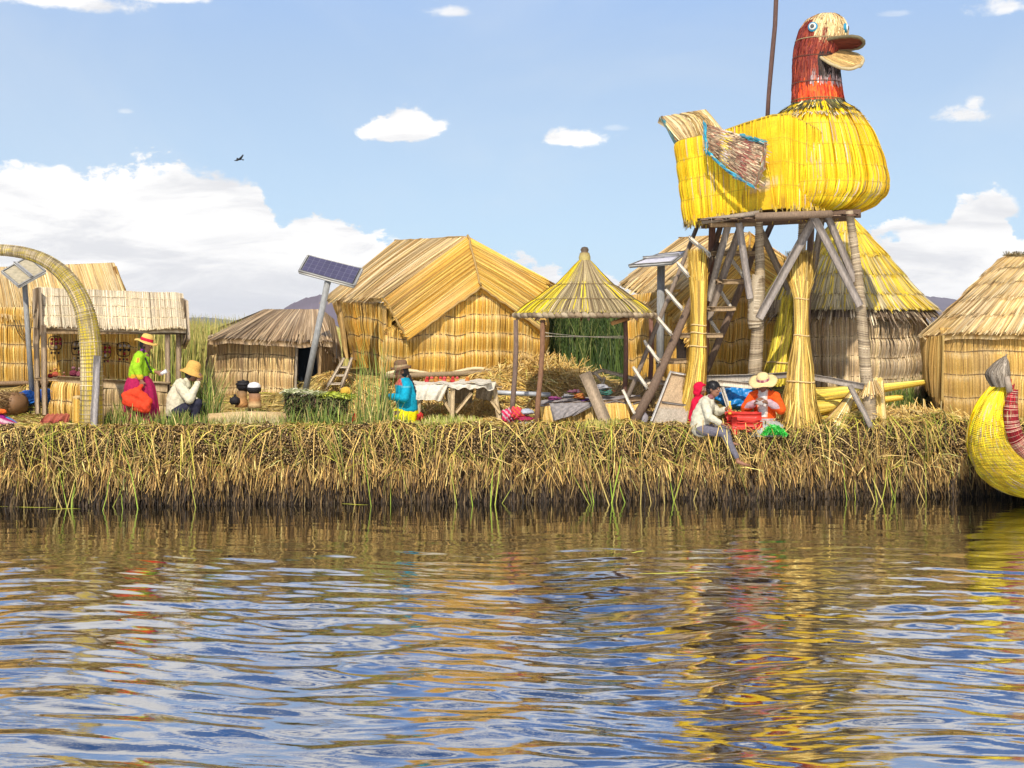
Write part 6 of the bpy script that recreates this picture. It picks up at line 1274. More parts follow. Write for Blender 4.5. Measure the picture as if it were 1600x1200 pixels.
# ================================================================ PEOPLE
def caps_mesh(caps, voxel, name, m, colr, parent, smooth_it=6, mw=None):
    """tapered limbs and ellipsoids fused into ONE continuous skin"""
    b = B()
    for c in caps:
        if isinstance(c[0], str):
            _, ce, r, rot = (list(c)+[None])[:4]
            b.ellipsoid(ce, r, (1, 1, 1), rot, 20, 14)
        else:
            p0, p1, r0, r1 = [np.array(q, float) if i < 2 else q for i, q in enumerate(c)]
            d = p1-p0; L = np.linalg.norm(d)+1e-9; d = d/L; up = np.array([0, 0, 1.]) if abs(d[2]) < .9 else np.array([1., 0, 0]); a = nrm(np.cross(d, up)); e = np.cross(d, a)
            prof = [(-r0, .02*r0), (-r0*.8, r0*.6), (-r0*.4, r0*.92), (0, r0), (L*.33, r0+(r1-r0)*.33), (L*.66, r0+(r1-r0)*.66), (L, r1), (L+r1*.4, r1*.92), (L+r1*.8, r1*.6), (L+r1, .02*r1)]
            th = np.arange(14)*2*np.pi/14
            g = np.stack([p0+d*s+(a*np.cos(th)[:, None]+e*np.sin(th)[:, None])*r for s, r in prof], 1)
            b.grid(g, (1, 1, 1), closed_u=True, flip=True)
    # weld ends with caps so that each piece is closed
    V_ = np.concatenate(b.V); o = mk('tmp', V_, [np.concatenate(b.Q)], None, m)
    md = o.modifiers.new('r', 'REMESH'); md.mode = 'VOXEL'; md.voxel_size = voxel; md.use_smooth_shade = True
    ms = o.modifiers.new('s', 'SMOOTH'); ms.iterations = smooth_it; ms.factor = .5
    dg = bpy.context.evaluated_depsgraph_get(); me = bpy.data.meshes.new_from_object(o.evaluated_get(dg)); bpy.data.objects.remove(o)
    return me
def fuse(name, caps, voxel, m, colr, parent, T, smooth_it=5, colfn=None, folds=0.0):
    me = caps_mesh(caps, voxel, name, m, colr, parent, smooth_it)
    me.transform(T); n = len(me.vertices); co = np.zeros(n*3, dtype=np.float32); me.vertices.foreach_get('co', co); co = co.reshape(-1, 3).astype(float)
    if folds:
        nn_ = np.zeros(n*3, dtype=np.float32); me.vertices.foreach_get('normal', nn_); nn_ = nn_.reshape(-1, 3)
        f = np.sin(co[:, 2]*55+co[:, 0]*31+2*np.sin(co[:, 0]*17+co[:, 1]*23))*.5+np.sin(co[:, 2]*24-co[:, 0]*43)*.5; co = co+nn_*(f*folds)[:, None]
    me.vertices.foreach_set('co', (co-np.array(parent.location)[None]).astype(np.float32).reshape(-1))
    c = np.ones((n, 4), dtype=np.float32); c[:, :3] = colr
    if colfn is not None:
        Ti = np.array(T.inverted()); lc = np.concatenate([co, np.ones((n, 1))], 1)@Ti.T; c[:, :3] = colfn(lc[:, :3], np.array(colr))
    at = me.color_attributes.new('Col', 'FLOAT_COLOR', 'POINT'); at.data.foreach_set('color', c.reshape(-1))
    me.materials.clear(); me.materials.append(m); me.name = name
    o = bpy.data.objects.new(name, me); col.objects.link(o); o.parent = parent; return o
def localB(name, b, m, parent, T, smooth_=True):
    V_ = np.concatenate(b.V); V_ = (np.concatenate([V_, np.ones((len(V_), 1))], 1)@np.array(T).T)[:, :3]; b.V = [V_]
    b.C = [np.concatenate(b.C)]; return b.build(name, m, parent, smooth_)
def hand(wrist, d, palm_n, side, curl=.5, sc=1.0):
    """palm + five bent fingers. d: along the hand, palm_n: out of the palm, side: towards the thumb"""
    w_ = np.array(wrist, float); d = nrm(np.array(d, float)); n_ = np.array(palm_n, float); n_ = nrm(n_-d*np.dot(n_, d)); s = np.cross(d, n_)*side; out = []
    for k, q in enumerate((-.027, -.009, .009, .027)): out.append((w_+s*q*.6*sc, w_+d*.08*sc+s*q*sc, .016*sc, .0115*sc))
    for q, L in ((.029, .066), (.010, .074), (-.010, .069), (-.028, .054)):
        p = w_+d*.083*sc+s*q*sc; a = curl*.5
        for seg, f in ((.45, 1), (.32, 2.1), (.25, 3.0)):
            dd = nrm(d*math.cos(a*f)+n_*math.sin(a*f)); e = p+dd*L*seg*sc; out.append((p, e, .0095*sc, .0082*sc)); p = e
    p = w_+d*.022*sc+s*.030*sc; dd = nrm(d*.7+s*.65+n_*.25); e = p+dd*.038*sc; out.append((p, e, .0125*sc, .011*sc)); dd2 = nrm(d*.9+s*.1+n_*(.2+.5*curl)); out.append((e, e+dd2*.03*sc, .0105*sc, .009*sc))
    return out
def head_caps(c, f, up, r=.1):
    """c: head centre, f: facing direction, up"""
    c = np.array(c, float); f = nrm(np.array(f, float)); up = np.array(up, float); up = nrm(up-f*np.dot(up, f)); l = np.cross(up, f); R = np.stack([f, l, up], 1); q = lambda x, y, z: c+R@np.array([x, y, z])*r/.1
    E = lambda x, y, z, a, b_, d: ('e', q(x, y, z), (a*r/.1, b_*r/.1, d*r/.1), R)
    L = [E(-.008, 0, .02, .098, .080, .098), E(.022, 0, -.035, .068, .060, .078), E(.045, 0, -.088, .032, .034, .024)]
    L += [(q(.088, 0, .012), q(.108, 0, -.026), .010*r/.1, .015*r/.1), E(.084, 0, -.060, .014, .026, .007), E(.080, 0, -.072, .014, .022, .008)]
    for s in (-1, 1): L += [E(.078, .034*s, .030, .016, .024, .008), E(.066, .040*s, -.022, .026, .022, .020), E(-.012, .084*s, -.008, .020, .010, .030), E(.0825, .031*s, .010, .012, .016, .009)]
    return L, R, q
def add_face(body, R, q, r, T, hair=None):
    for s in (-1, 1):
        b = B(); b.ellipsoid(q(.088, .031*s, .010), (.008, .013, .007), (.62, .58, .54), R, 12, 8); e = localB('eye', b, CLAY, body, T)
        b = B(); b.ellipsoid(q(.093, .031*s, .010), (.0045, .006, .006), (.02, .012, .01), R, 10, 6); localB('iris', b, CLAY, e, T)
def hatB(c, R, r_in, brim, crown_h, colr, band=None, brim_drop=0.0, bowl=False, wav=.006, band_h=.3, bandc2=None):
    b = B(); c = np.array(c, float); m = 40; th = np.arange(m)*2*np.pi/m
    prof = [(brim*.98, -.012-brim_drop), (brim, -brim_drop), (brim*.8, -brim_drop*.55), (r_in*1.15, .0), (r_in, .012), (r_in*.99, crown_h*band_h), (r_in*.94, crown_h*.6), (r_in*.80, crown_h*.85), (r_in*.5, crown_h*.97), (.002, crown_h)]
    if bowl: prof = [(brim*.98, -.010), (brim, .014), (brim*.92, .010), (r_in*1.1, -.004), (r_in, .014), (r_in*1.0, crown_h*band_h), (r_in*.98, crown_h*.65), (r_in*.84, crown_h*.88), (r_in*.5, crown_h*.98), (.002, crown_h)]
    g = np.zeros((m, len(prof), 3)); cc = np.zeros((m, len(prof), 3))
    for j, (rr, z) in enumerate(prof):
        zz = z+(wav*np.sin(th*3+1)+wav*.6*np.sin(th*5)) if j < 3 else np.full(m, z)
        loc = np.stack([np.cos(th)*rr*1.06, np.sin(th)*rr*.97, zz*np.ones(m)], -1); g[:, j] = c+loc@R.T; cc[:, j] = colr
    cc *= np.exp(rng.normal(0, .04, (m, len(prof), 1))); b.grid(g, cc, closed_u=True)
    g2 = g[:, :5].copy(); g2 = g2-R[:, 2]*.008; b.grid(g2[:, ::-1], cc[:, :5], closed_u=True)
    out = [b]
    if band is not None:
        bb = B(); j = [(r_in*1.035, .008), (r_in*1.04, crown_h*band_h), (r_in*1.0, crown_h*band_h+.004)]; g = np.stack([c+np.stack([np.cos(th)*rr*1.06, np.sin(th)*rr*.97, np.full(m, z)], -1)@R.T for rr, z in j], 1)
        ccb = np.zeros((m, 3, 3)); ccb[:] = band
        if bandc2 is not None: ccb[(np.arange(m)//3) % 2 == 0] = bandc2
        bb.grid(g, ccb, closed_u=True); out.append(bb)
    return out
def put_hat(root, c, R, T, *a, mt=FELT, **k):
    hb = hatB(c, R, *a, **k); h_ = localB('hat', hb[0], mt, root, T)
    if len(hb) > 1: localB('hat_band', hb[1], CLOTH, h_, T)
SK = (.26, .125, .07); SKD = (.20, .095, .055)
def rootT(px, Y, rz, z=None, sc=1.0):
    p = G(px, Y); p[2] = p[2] if z is None else z
    return p, Matrix.Translation(Vector(p))@Matrix.Rotation(rz, 4, 'Z')@Matrix.Scale(sc, 4)
def person(px, Y, rz, label, z=None, grp=None, sc=1.0):
    p, T = rootT(px, Y, rz, z, sc); o = thing('person', label, 'person', p, grp); return o, T
def braid(root, pts, T, r=.014, c=(.015, .012, .014)):
    b = B(); pts = np.array(pts, float); k = 26; t_ = np.linspace(0, len(pts)-1, k); pp = np.stack([np.interp(t_, range(len(pts)), pts[:, i]) for i in range(3)], -1)
    b.tube(pp, r*(1+.3*np.sin(np.arange(k)*1.9)), c, 8); localB('braid', b, HAIR, root, T)

# ---- standing woman in lime (faces +x), local z=0 at her feet
o, T = person(219, 22.75, 0.0, 'woman in lime jacket and magenta skirt with red-banded straw hat standing by the arch', sc=1.03)
hc = (.10, 0, 1.385); HC, R, q = head_caps(hc, (1, 0, -.30), (0.2, 0, 1))
rw = np.array([.08, -.215, .80]); lw = np.array([.26, .10, .92])
body = [((-.01, 0, .86), (0, 0, 1.0), .125, .115), ((0, 0, 1.0), (.03, 0, 1.18), .12, .125), ((.045, 0, 1.22), (.085, 0, 1.30), .050, .045),
        ((.03, -.15, 1.19), (.0, -.20, 1.00), .048, .040), ((.0, -.20, 1.0), tuple(rw), .038, .026), ((.03, .15, 1.19), (.04, .19, .99), .048, .040), ((.04, .19, .99), tuple(lw), .036, .026),
        ((-.01, -.08, .84), (.0, -.08, .46), .085, .058), ((.0, -.08, .46), (-.01, -.08, .07), .052, .034), ((-.01, .08, .84), (.02, .08, .46), .085, .058), ((.02, .08, .46), (.02, .08, .07), .052, .034), ((-.02, -.08, .035), (.13, -.085, .03), .034, .028), ((.0, .08, .035), (.16, .085, .03), .034, .028)]
body += HC+hand(rw, (.12, 0, -1), (.2, 1, 0), 1, 1.2)+hand(lw, (1, .0, .05), (.1, -1, .2), 1, 1.1)
bd_ = fuse('body', body, .0075, SKIN, SK, o, T); add_face(bd_, R, q, .1, T)
LIME = (.33, .58, .025)
def jk(lc, c):
    r = np.tile(c, (len(lc), 1)); cuff = (lc[:, 2] < .90) & (lc[:, 1] < -.14) ; r[cuff] = (.70, .45, .04); r[(lc[:, 2] < .865)] = (.62, .40, .03)
    m_ = (lc[:, 1] < -.15) & (np.abs(lc[:, 2]-1.14) < .035) & (np.abs(lc[:, 0]-.03) < .030); r[m_] = (.75, .50, .04); m2 = m_ & (np.abs(lc[:, 0]-.03) < .010); r[m2] = (.62, .12, .06); return r
fuse('jacket', [((-.03, 0, .88), (-.02, 0, 1.0), .165, .155), ((-.01, 0, 1.02), (.02, 0, 1.16), .155, .14), ((.03, -.08, 1.20), (.03, .08, 1.20), .085, .085), ((.045, 0, 1.25), (.06, 0, 1.265), .062, .055), ((.025, -.15, 1.20), (-.005, -.205, 1.01), .078, .078), ((-.005, -.205, 1.01), (.065, -.215, .855), .076, .050), ((.03, .15, 1.20), (.04, .20, 1.0), .075, .072), ((.04, .20, 1.0), (.19, .135, .935), .066, .045)], .011, CLOTH, LIME, o, T, 4, jk, .004)
fuse('jumper', [((-.02, 0, .80), (-.02, 0, .90), .165, .15), ((.06, 0, 1.28), (.075, 0, 1.31), .058, .055)], .012, CLOTH, (.22, .03, .32), o, T, 4, None, .004)
def skirtB(cx, cy, prof, colr, folds=11, amp=.07, ell=.85, seed=0):
    b = B(); m = 72; th = np.arange(m)*2*np.pi/m; g = np.zeros((m, len(prof), 3))
    for j, (r, z, dx_) in enumerate(prof):
        f = 1+amp*(j/(len(prof)-1))*(np.sin(th*folds+seed)+.4*np.sin(th*folds*1.7+1)); g[:, j] = np.stack([cx+dx_+np.cos(th)*r*f, cy+np.sin(th)*r*f*ell, np.full(m, z)], -1)
    c = np.tile(np.array(colr), (m, len(prof), 1))*np.exp(rng.normal(0, .04, (m, 1, 1))); b.grid(g, c, closed_u=True, thick=.012, flip=True); return b
localB('skirt', skirtB(0, 0, [(.14, .88, -.02), (.20, .82, -.02), (.25, .70, -.01), (.275, .5, .0), (.29, .3, .01), (.30, .10, .02)], (.38, .018, .085)), CLOTH, o, T)
put_hat(o, q(-.012, 0, .055), R, T, .098, .185, .135, (.72, .47, .13), band=(.52, .02, .05), band_h=.42, wav=.010)
b = B(); b.ellipsoid(q(-.03, 0, .005), (.085, .088, .095), (.015, .012, .014), R); localB('hair', b, HAIR, o, T)
braid(o, [q(-.02, -.085, -.03), (.08, -.10, 1.25), (.13, -.09, 1.12), (.17, -.06, 1.00), (.20, -.04, .93)], T)
braid(o, [q(-.02, .085, -.03), (.06, .10, 1.25), (.12, .10, 1.10)], T)
# things she holds: red bundle cloth, white item
o2 = thing('cloth_bag', 'bright orange-red cloth bag hanging from the hand of the woman in lime', 'bag', T@Vector((.05, -.30, .4)))
fuse('bag', [((-.16, -.27, .56), (.02, -.29, .60), .075, .09), ((.02, -.29, .60), (.20, -.28, .46), .10, .085), ((-.12, -.29, .48), (.18, -.30, .38), .10, .09), ((.0, -.30, .36), (.20, -.30, .32), .06, .06), ((.04, -.26, .66), (.09, -.245, .72), .05, .03)], .013, CLOTH, (.72, .065, .025), o2, T, 6, None, .008)
o2 = thing('paper_cup', 'small white item held out in the left hand of the woman in lime', 'cup', T@Vector((.38, .10, .93))); b = B(); b.tube([(.33, .07, .90), (.42, .07, .95)], [.028, .034], (.72, .72, .74), 14); localB('cup', b, PLAST, o2, T)

# ---- seated figure in cream jumper (faces +x)
o, T = person(284, 22.95, 0.0, 'person in cream jumper and ochre straw hat sitting hunched with a hand to the mouth', sc=1.14)
HC, R, q = head_caps((.16, 0, .80), (1, 0, -.35), (.25, 0, 1)); rw = np.array([.27, -.07, .70]); lw = np.array([.24, .10, .38])
body = [((-.06, 0, .26), (-.06, 0, .40), .13, .125), ((-.06, 0, .42), (.02, 0, .62), .125, .12), ((.05, 0, .66), (.11, 0, .73), .05, .045),
        ((.02, -.15, .61), (.17, -.20, .42), .045, .038), ((.17, -.20, .42), tuple(rw), .038, .027), ((.02, .15, .61), (.06, .20, .42), .045, .038), ((.06, .20, .42), tuple(lw), .036, .027),
        ((-.05, -.09, .24), (.27, -.11, .36), .085, .06), ((.27, -.11, .36), (.20, -.10, .06), .052, .036), ((-.05, .09, .24), (.28, .11, .34), .085, .06), ((.28, .11, .34), (.24, .10, .06), .052, .036), ((.18, -.10, .035), (.33, -.11, .03), .034, .026), ((.22, .10, .035), (.37, .11, .03), .034, .026)]
body += HC+hand(rw, (.1, .25, 1), (-.5, .8, 0), -1, 1.0)+hand(lw, (1, -.1, -.1), (0, -.2, -1), 1, .6)
bd_ = fuse('body', body, .0075, SKIN, SKD, o, T); add_face(bd_, R, q, .1, T)
fuse('jumper', [((-.08, 0, .22), (-.07, 0, .40), .165, .160), ((-.07, 0, .42), (.01, 0, .60), .158, .142), ((.015, -.09, .63), (.015, .09, .63), .085, .085), ((.06, 0, .68), (.085, 0, .70), .06, .055), ((.02, -.15, .61), (.17, -.21, .42), .080, .074), ((.17, -.21, .42), (.26, -.09, .66), .072, .045), ((.02, .15, .61), (.06, .21, .42), .078, .072), ((.06, .21, .42), (.21, .12, .385), .07, .045), ((.04, 0, .30), (.10, 0, .34), .12, .09)], .011, CLOTH, (.66, .61, .44), o, T, 4, None, .0045)
fuse('trousers', [((-.08, 0, .17), (-.05, 0, .24), .155, .14), ((-.05, -.09, .23), (.27, -.11, .36), .10, .072), ((.27, -.11, .36), (.205, -.10, .10), .068, .05), ((-.05, .09, .23), (.28, .11, .34), .10, .072), ((.28, .11, .34), (.24, .10, .10), .068, .05)], .012, CLOTH, (.035, .035, .055), o, T, 4, None, .004)
put_hat(o, q(-.015, 0, .045), R, T, .105, .17, .155, (.66, .38, .10), brim_drop=.035, wav=.006)
b = B(); b.ellipsoid(q(-.03, 0, .0), (.085, .085, .095), (.012, .01, .012), R); localB('hair', b, HAIR, o, T)
o2 = thing('stool', 'low dark stool under the seated figure in the cream jumper', 'stool', G(277, 22.95))
b = B(); b.beam((-.24, 0, .09), (.08, 0, .09), .28, .04, (.20, .13, .08)); localB('seat', b, WOOD, o2, T, False)
for sx_ in (-.2, .04):
    b = B(); b.beam((sx_, -.1, .07), (sx_, .1, .07), .03, .10, (.2, .13, .08)); localB('leg', b, WOOD, o2, T, False)

# ---- seated woman in turquoise, facing left and slightly away
o, T = person(632, 23.2, math.pi*1.07, 'woman in turquoise jacket, yellow skirt and brown bowler hat seated at the market table', z=1.20, sc=1.2)
HC, R, q = head_caps((.05, 0, .80), (1, 0, -.12), (.1, 0, 1)); rw = np.array([.27, -.10, .42]); lw = np.array([.28, .09, .44])
body = [((-.03, 0, .22), (-.03, 0, .40), .13, .125), ((-.03, 0, .42), (0, 0, .60), .125, .12), ((.01, 0, .64), (.03, 0, .71), .05, .045),
        ((0, -.15, .60), (.03, -.20, .42), .045, .038), ((.03, -.20, .42), tuple(rw), .038, .027), ((0, .15, .60), (.03, .20, .42), .045, .038), ((.03, .20, .42), tuple(lw), .036, .027),
        ((-.02, -.09, .16), (.32, -.12, .17), .085, .06), ((.32, -.12, .17), (.30, .02, .05), .05, .036), ((-.02, .09, .16), (.32, .12, .16), .085, .06), ((.32, .12, .16), (.3, .0, .05), .05, .036)]
body += HC+hand(rw, (.9, .4, .1), (0, .6, -1), -1, 1.0)+hand(lw, (.9, -.4, .1), (0, -.6, -1), 1, 1.0)
bd_ = fuse('body', body, .0075, SKIN, SK, o, T); add_face(bd_, R, q, .1, T)
def tq(lc, c):
    r = np.tile(c, (len(lc), 1)); m_ = (lc[:, 2] > .60) & (lc[:, 0] > .06); r[m_] = (.55, .12, .10); s = (np.abs(lc[:, 2]-.585) < .012); r[s & (np.abs(lc[:, 1]) > .12)] = (.10, .45, .55); r[lc[:, 2] < .235] = (.02, .12, .22); return r
fuse('jacket', [((-.035, 0, .24), (-.03, 0, .40), .158, .155), ((-.03, 0, .42), (0, 0, .58), .152, .14), ((0, -.09, .62), (0, .09, .62), .08, .08), ((.01, 0, .66), (.02, 0, .68), .06, .055), ((0, -.15, .60), (.03, -.21, .42), .076, .072), ((.03, -.21, .42), (.22, -.12, .42), .070, .046), ((0, .15, .60), (.03, .21, .42), .076, .072), ((.03, .21, .42), (.23, .11, .44), .070, .046)], .011, CLOTH, (.01, .34, .50), o, T, 4, tq, .004)
localB('skirt', skirtB(.06, 0, [(.15, .27, -.08), (.20, .22, -.06), (.28, .14, .02), (.34, .05, .08), (.36, -.06, .10)], (.80, .70, .01), amp=.05, ell=.8), CLOTH, o, T)
put_hat(o, q(-.005, 0, .055), R, T, .092, .145, .115, (.19, .11, .06), band=(.42, .30, .17), bowl=True, band_h=.32)
b = B(); b.ellipsoid(q(-.035, 0, .0), (.080, .088, .095), (.015, .012, .014), R); localB('hair', b, HAIR, o, T)
braid(o, [q(-.09, .03, -.02), (-.10, .04, .66), (-.15, .05, .52), (-.16, .05, .40)], T, .018)

# ---- woman in orange, facing the camera and a little left, knitting
o, T = person(1194, 22.9, math.radians(-112), 'woman in orange jacket and wide straw hat sitting handwork in hand beside the broad sheaf', z=1.17, sc=1.12)
HC, R, q = head_caps((.09, 0, .70), (1, -.05, -.42), (.2, 0, 1)); rw = np.array([.27, -.055, .43]); lw = np.array([.27, .055, .45])
body = [((-.03, 0, .12), (-.02, 0, .30), .14, .13), ((-.02, 0, .32), (.01, 0, .51), .13, .125), ((.03, 0, .55), (.06, 0, .62), .05, .045),
        ((.01, -.16, .51), (.08, -.26, .32), .046, .038), ((.08, -.26, .32), tuple(rw), .038, .027), ((.01, .16, .51), (.08, .26, .32), .046, .038), ((.08, .26, .32), tuple(lw), .036, .027),
        ((-.02, -.09, .06), (.20, -.17, .03), .080, .05), ((.20, -.17, .03), (.24, .05, .0), .045, .034), ((-.02, .09, .06), (.20, .17, .03), .080, .05), ((.20, .17, .03), (.24, -.02, .0), .045, .034)]
body += HC+hand(rw, (.35, .9, .25), (-.6, .3, -.6), 1, 1.2)+hand(lw, (.35, -.9, .3), (-.6, -.3, -.6), -1, 1.2)
bd_ = fuse('body', body, .0075, SKIN, SKD, o, T); add_face(bd_, R, q, .1, T)
ORG = (.82, .10, .015)
def oj(lc, c):
    r = np.tile(c, (len(lc), 1)); m_ = (np.abs(lc[:, 1]+.0) < .055+.0*lc[:, 2]) & (lc[:, 0] > .05) & (lc[:, 2] > .2); r[m_] = (.66, .66, .64)
    e = (np.abs(np.abs(lc[:, 1])-.062) < .012) & (lc[:, 0] > .04) & (lc[:, 2] > .2) ; r[e] = (.70, .55, .45)
    r[(lc[:, 2] < .175) & (lc[:, 2] > .145)] = (.45, .42, .42); r[lc[:, 2] < .11] = (.55, .57, .52); a = (lc[:, 0] > .17) & (lc[:, 2] > .33) & (np.abs(lc[:, 1]) > .08); r[a] = (.50, .35, .38); return r
fuse('jacket', [((-.035, 0, .10), (-.03, 0, .28), .185, .17), ((-.03, 0, .30), (0, 0, .49), .165, .15), ((.0, -.10, .53), (.0, .10, .53), .085, .085), ((.03, 0, .575), (.04, 0, .59), .06, .055), ((.01, -.17, .51), (.08, -.27, .32), .082, .082), ((.08, -.27, .32), (.21, -.11, .41), .080, .050), ((.01, .17, .51), (.08, .27, .32), .082, .082), ((.08, .27, .32), (.21, .11, .43), .080, .050)], .011, CLOTH, ORG, o, T, 4, oj, .005)
localB('skirt', skirtB(.08, 0, [(.17, .14, -.10), (.24, .12, -.03), (.30, .08, .02), (.33, .0, .04), (.33, -.08, .04)], (.40, .42, .38), amp=.05, ell=1.0), CLOTH, o, T)
put_hat(o, q(-.02, 0, .05), R, T, .098, .225, .125, (.76, .58, .28), band=(.50, .30, .28), band_h=.38, wav=.014, bandc2=(.30, .08, .12))
b = B(); b.ellipsoid(q(-.035, 0, .0), (.080, .092, .10), (.015, .012, .014), R); localB('hair', b, HAIR, o, T)
braid(o, [q(-.03, .09, -.04), (.0, .12, .56), (.04, .17, .40)], T, .016); braid(o, [q(-.03, -.09, -.04), (.0, -.12, .56), (.06, -.13, .44)], T, .014)
o2 = thing('knitting', 'small grey knitting in the hands of the woman in orange', 'knitting', T@Vector((.30, 0, .42))); b = B(); lump(b, (.31, 0, .41), (.03, .06, .05), (.40, .36, .34)); localB('wool', b, CLOTH, o2, T)
for s in (-1, 1): b = B(); b.tube([(.30, .10*s, .40), (.33, -.06*s, .47)], .0035, (.55, .55, .58), 6); localB('needle', b, METAL, o2, T)

# ---- boy in cream jacket on the edge, seen from behind his right, facing +x, leg hanging over
o, T = person(1098, 22.45, math.radians(-20), 'barefoot boy in cream jacket and grey trousers sitting on the edge with a leg hanging', z=1.12, sc=1.10)
HC, R, q = head_caps((.17, 0, .70), (1, -.12, -.12), (.1, 0, 1)); rw = np.array([.33, -.16, .18]); lw = np.array([.36, .06, .40])
body = [((-.03, 0, .10), (-.02, 0, .26), .115, .11), ((-.02, 0, .28), (.08, 0, .48), .11, .105), ((.10, 0, .52), (.14, 0, .60), .046, .042),
        ((.07, -.13, .48), (.14, -.19, .28), .042, .036), ((.14, -.19, .28), tuple(rw), .034, .024), ((.07, .13, .48), (.20, .16, .33), .042, .036), ((.20, .16, .33), tuple(lw), .034, .024),
        ((-.02, -.07, .09), (.35, -.12, .05), .080, .056), ((.35, -.12, .05), (.56, -.14, -.34), .050, .032), ((-.02, .07, .09), (.33, .10, .08), .080, .056), ((.33, .10, .08), (.42, .02, -.10), .050, .032),
        ((.565, -.14, -.385), (.69, -.16, -.425), .034, .022), ((.60, -.145, -.40), (.72, -.18, -.428), .022, .013), ((.69, -.155, -.42), (.75, -.16, -.43), .014, .010), ((.69, -.14, -.42), (.74, -.14, -.43), .012, .009), ((.68, -.125, -.42), (.725, -.12, -.43), .011, .008), ((.42, .02, -.12), (.54, .01, -.14), .030, .020)]
body += HC+hand(rw, (.8, -.1, -.35), (0, -.2, -1), 1, .5, .85)+hand(lw, (.7, -.5, .25), (.3, -.7, 0), 1, 1.2, .85)
bd_ = fuse('body', body, .0075, SKIN, (.28, .13, .075), o, T); add_face(bd_, R, q, .1, T)
fuse('jacket', [((-.04, 0, .10), (-.035, 0, .26), .150, .145), ((-.03, 0, .28), (.06, 0, .47), .142, .130), ((.07, -.08, .50), (.07, .08, .50), .08, .08), ((.10, 0, .545), (.12, 0, .57), .062, .058), ((.07, -.14, .49), (.14, -.20, .29), .072, .066), ((.14, -.20, .29), (.29, -.17, .20), .064, .044), ((.07, .14, .49), (.20, .17, .33), .070, .064), ((.20, .17, .33), (.31, .09, .385), .062, .044)], .011, CLOTH, (.62, .58, .44), o, T, 4, None, .006)
fuse('trousers', [((-.03, 0, .08), (-.02, 0, .13), .125, .115), ((-.02, -.07, .08), (.35, -.12, .05), .095, .070), ((.35, -.12, .05), (.545, -.14, -.31), .066, .044), ((-.02, .07, .08), (.33, .10, .08), .095, .070), ((.33, .10, .08), (.41, .03, -.07), .064, .046)], .012, CLOTH, (.16, .15, .18), o, T, 4, None, .004)
b = B(); b.ellipsoid(q(-.016, 0, .036), (.102, .094, .092), (.012, .010, .012), R, 24, 16); b.ellipsoid(q(-.055, 0, -.02), (.062, .078, .06), (.012, .010, .012), R, 20, 12)
n = 700; th = rng.uniform(0, 6.28, n); ph = np.arccos(rng.uniform(-.35, 1, n)); dl = np.stack([np.sin(ph)*np.cos(th), np.sin(ph)*np.sin(th), np.cos(ph)], -1); pc = np.array(q(-.016, 0, .036))+(dl*np.array([.100, .092, .090]))@R.T; dw = dl@R.T
b.ribbons(np.stack([pc, pc+dw*.008+nrm(rng.normal(0, 1, (n, 3)))*.004, pc+dw*.012-np.array(R[:, 2])*.008], 1), nrm(np.cross(dw, rng.normal(0, 1, (n, 3)))), np.full(n, .006), np.full((n, 3), .012)); localB('hair', b, HAIR, o, T)
fuse('collar', [((.125, -.03, .575), (.135, .03, .575), .05, .05)], .01, CLOTH, (.25, .10, .10), o, T, 2)
o2 = thing('drink_bottle', 'yellow drink bottle held upright by the boy in the cream jacket', 'bottle', T@Vector((.44, -.0, .34))); b = B(); b.lathe((.42, -.0, .30), [(0, .02), (.024, .02), (.027, .035), (.027, .12), (.022, .145), (.012, .165), (.012, .20), (0, .20)], (.78, .42, .02), 16); ob = localB('bottle_body', b, PLAST, o2, T)
b = B(); b.lathe((.42, -.0, .30), [(.016, .20), (.017, .222), (0, .224)], (.75, .6, .1), 12); localB('cap', b, PLAST, o2, T)
b = B(); b.lathe((.42, -.0, .30), [(.0275, .05), (.0277, .07), (.0275, .10)], (.75, .08, .02), 16); localB('sticker', b, PLAST, o2, T)

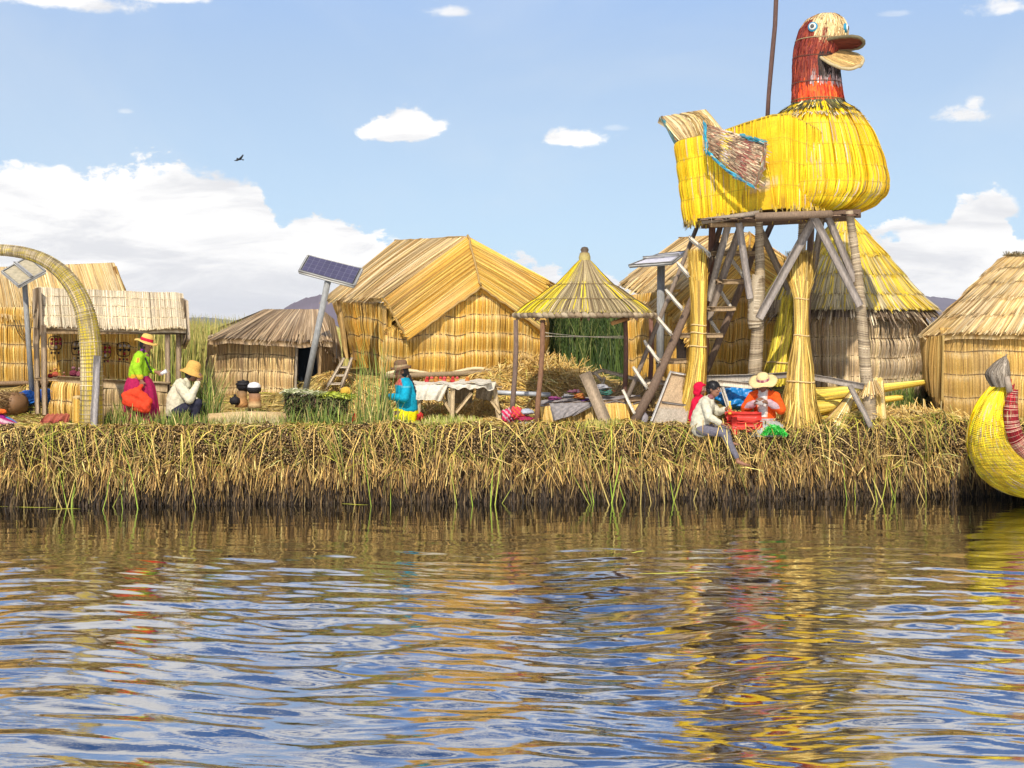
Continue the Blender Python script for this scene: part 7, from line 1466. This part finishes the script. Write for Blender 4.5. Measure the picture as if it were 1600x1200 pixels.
# ---- small child in red hood behind him
o, T = person(1090, 22.95, math.radians(-35), 'small child in a crimson hooded top sitting behind the boy at the sheaf foot', z=1.13, sc=1.08)
HC, R, q = head_caps((.05, 0, .68), (1, 0, -.10), (.1, 0, 1), .088); rw = np.array([.22, -.10, .30]); lw = np.array([.22, .10, .30])
body = [((-.02, 0, .12), (-.02, 0, .28), .10, .10), ((-.02, 0, .28), (.01, 0, .48), .10, .09), ((.02, 0, .50), (.03, 0, .58), .042, .038), ((.01, -.11, .46), (.05, -.15, .32), .038, .033), ((.05, -.15, .32), tuple(rw), .03, .022), ((.01, .11, .46), (.05, .15, .32), .038, .033), ((.05, .15, .32), tuple(lw), .03, .022), ((0, -.07, .08), (.26, -.09, .10), .07, .05), ((.26, -.09, .10), (.28, -.08, -.02), .045, .03), ((0, .07, .08), (.26, .09, .10), .07, .05), ((.26, .09, .10), (.28, .08, -.02), .045, .03)]
body += HC+hand(rw, (1, .2, 0), (0, .3, -1), -1, .8, .7)+hand(lw, (1, -.2, 0), (0, -.3, -1), 1, .8, .7)
bd_ = fuse('body', body, .0075, SKIN, SK, o, T); add_face(bd_, R, q, .088, T)
CR = (.66, .012, .05)
fuse('hooded_top', [((-.03, 0, .12), (-.02, 0, .28), .13, .125), ((-.02, 0, .28), (.01, 0, .46), .125, .11), ((.02, 0, .50), (.03, 0, .56), .075, .07), ((.01, -.12, .47), (.05, -.16, .32), .06, .055), ((.05, -.16, .32), (.19, -.11, .30), .052, .036), ((.01, .12, .47), (.05, .16, .32), .06, .055), ((.05, .16, .32), (.19, .11, .30), .052, .036),
      ('e', q(-.028, 0, .022), (.098, .094, .098), R), ('e', q(-.05, 0, -.06), (.075, .085, .07), R), (q(.04, -.078, -.02), q(.0, -.07, -.10), .02, .03), (q(.04, .078, -.02), q(.0, .07, -.10), .02, .03), (q(.066, -.04, .083), q(.066, .04, .083), .016, .016)], .010, CLOTH, CR, o, T, 4, None, .003)
fuse('trousers', [((0, -.07, .08), (.26, -.09, .10), .08, .06), ((0, .07, .08), (.26, .09, .10), .08, .06), ((.26, -.09, .10), (.28, -.08, .0), .055, .045), ((.26, .09, .10), (.28, .08, .0), .055, .045)], .012, CLOTH, (.05, .05, .10), o, T, 4)
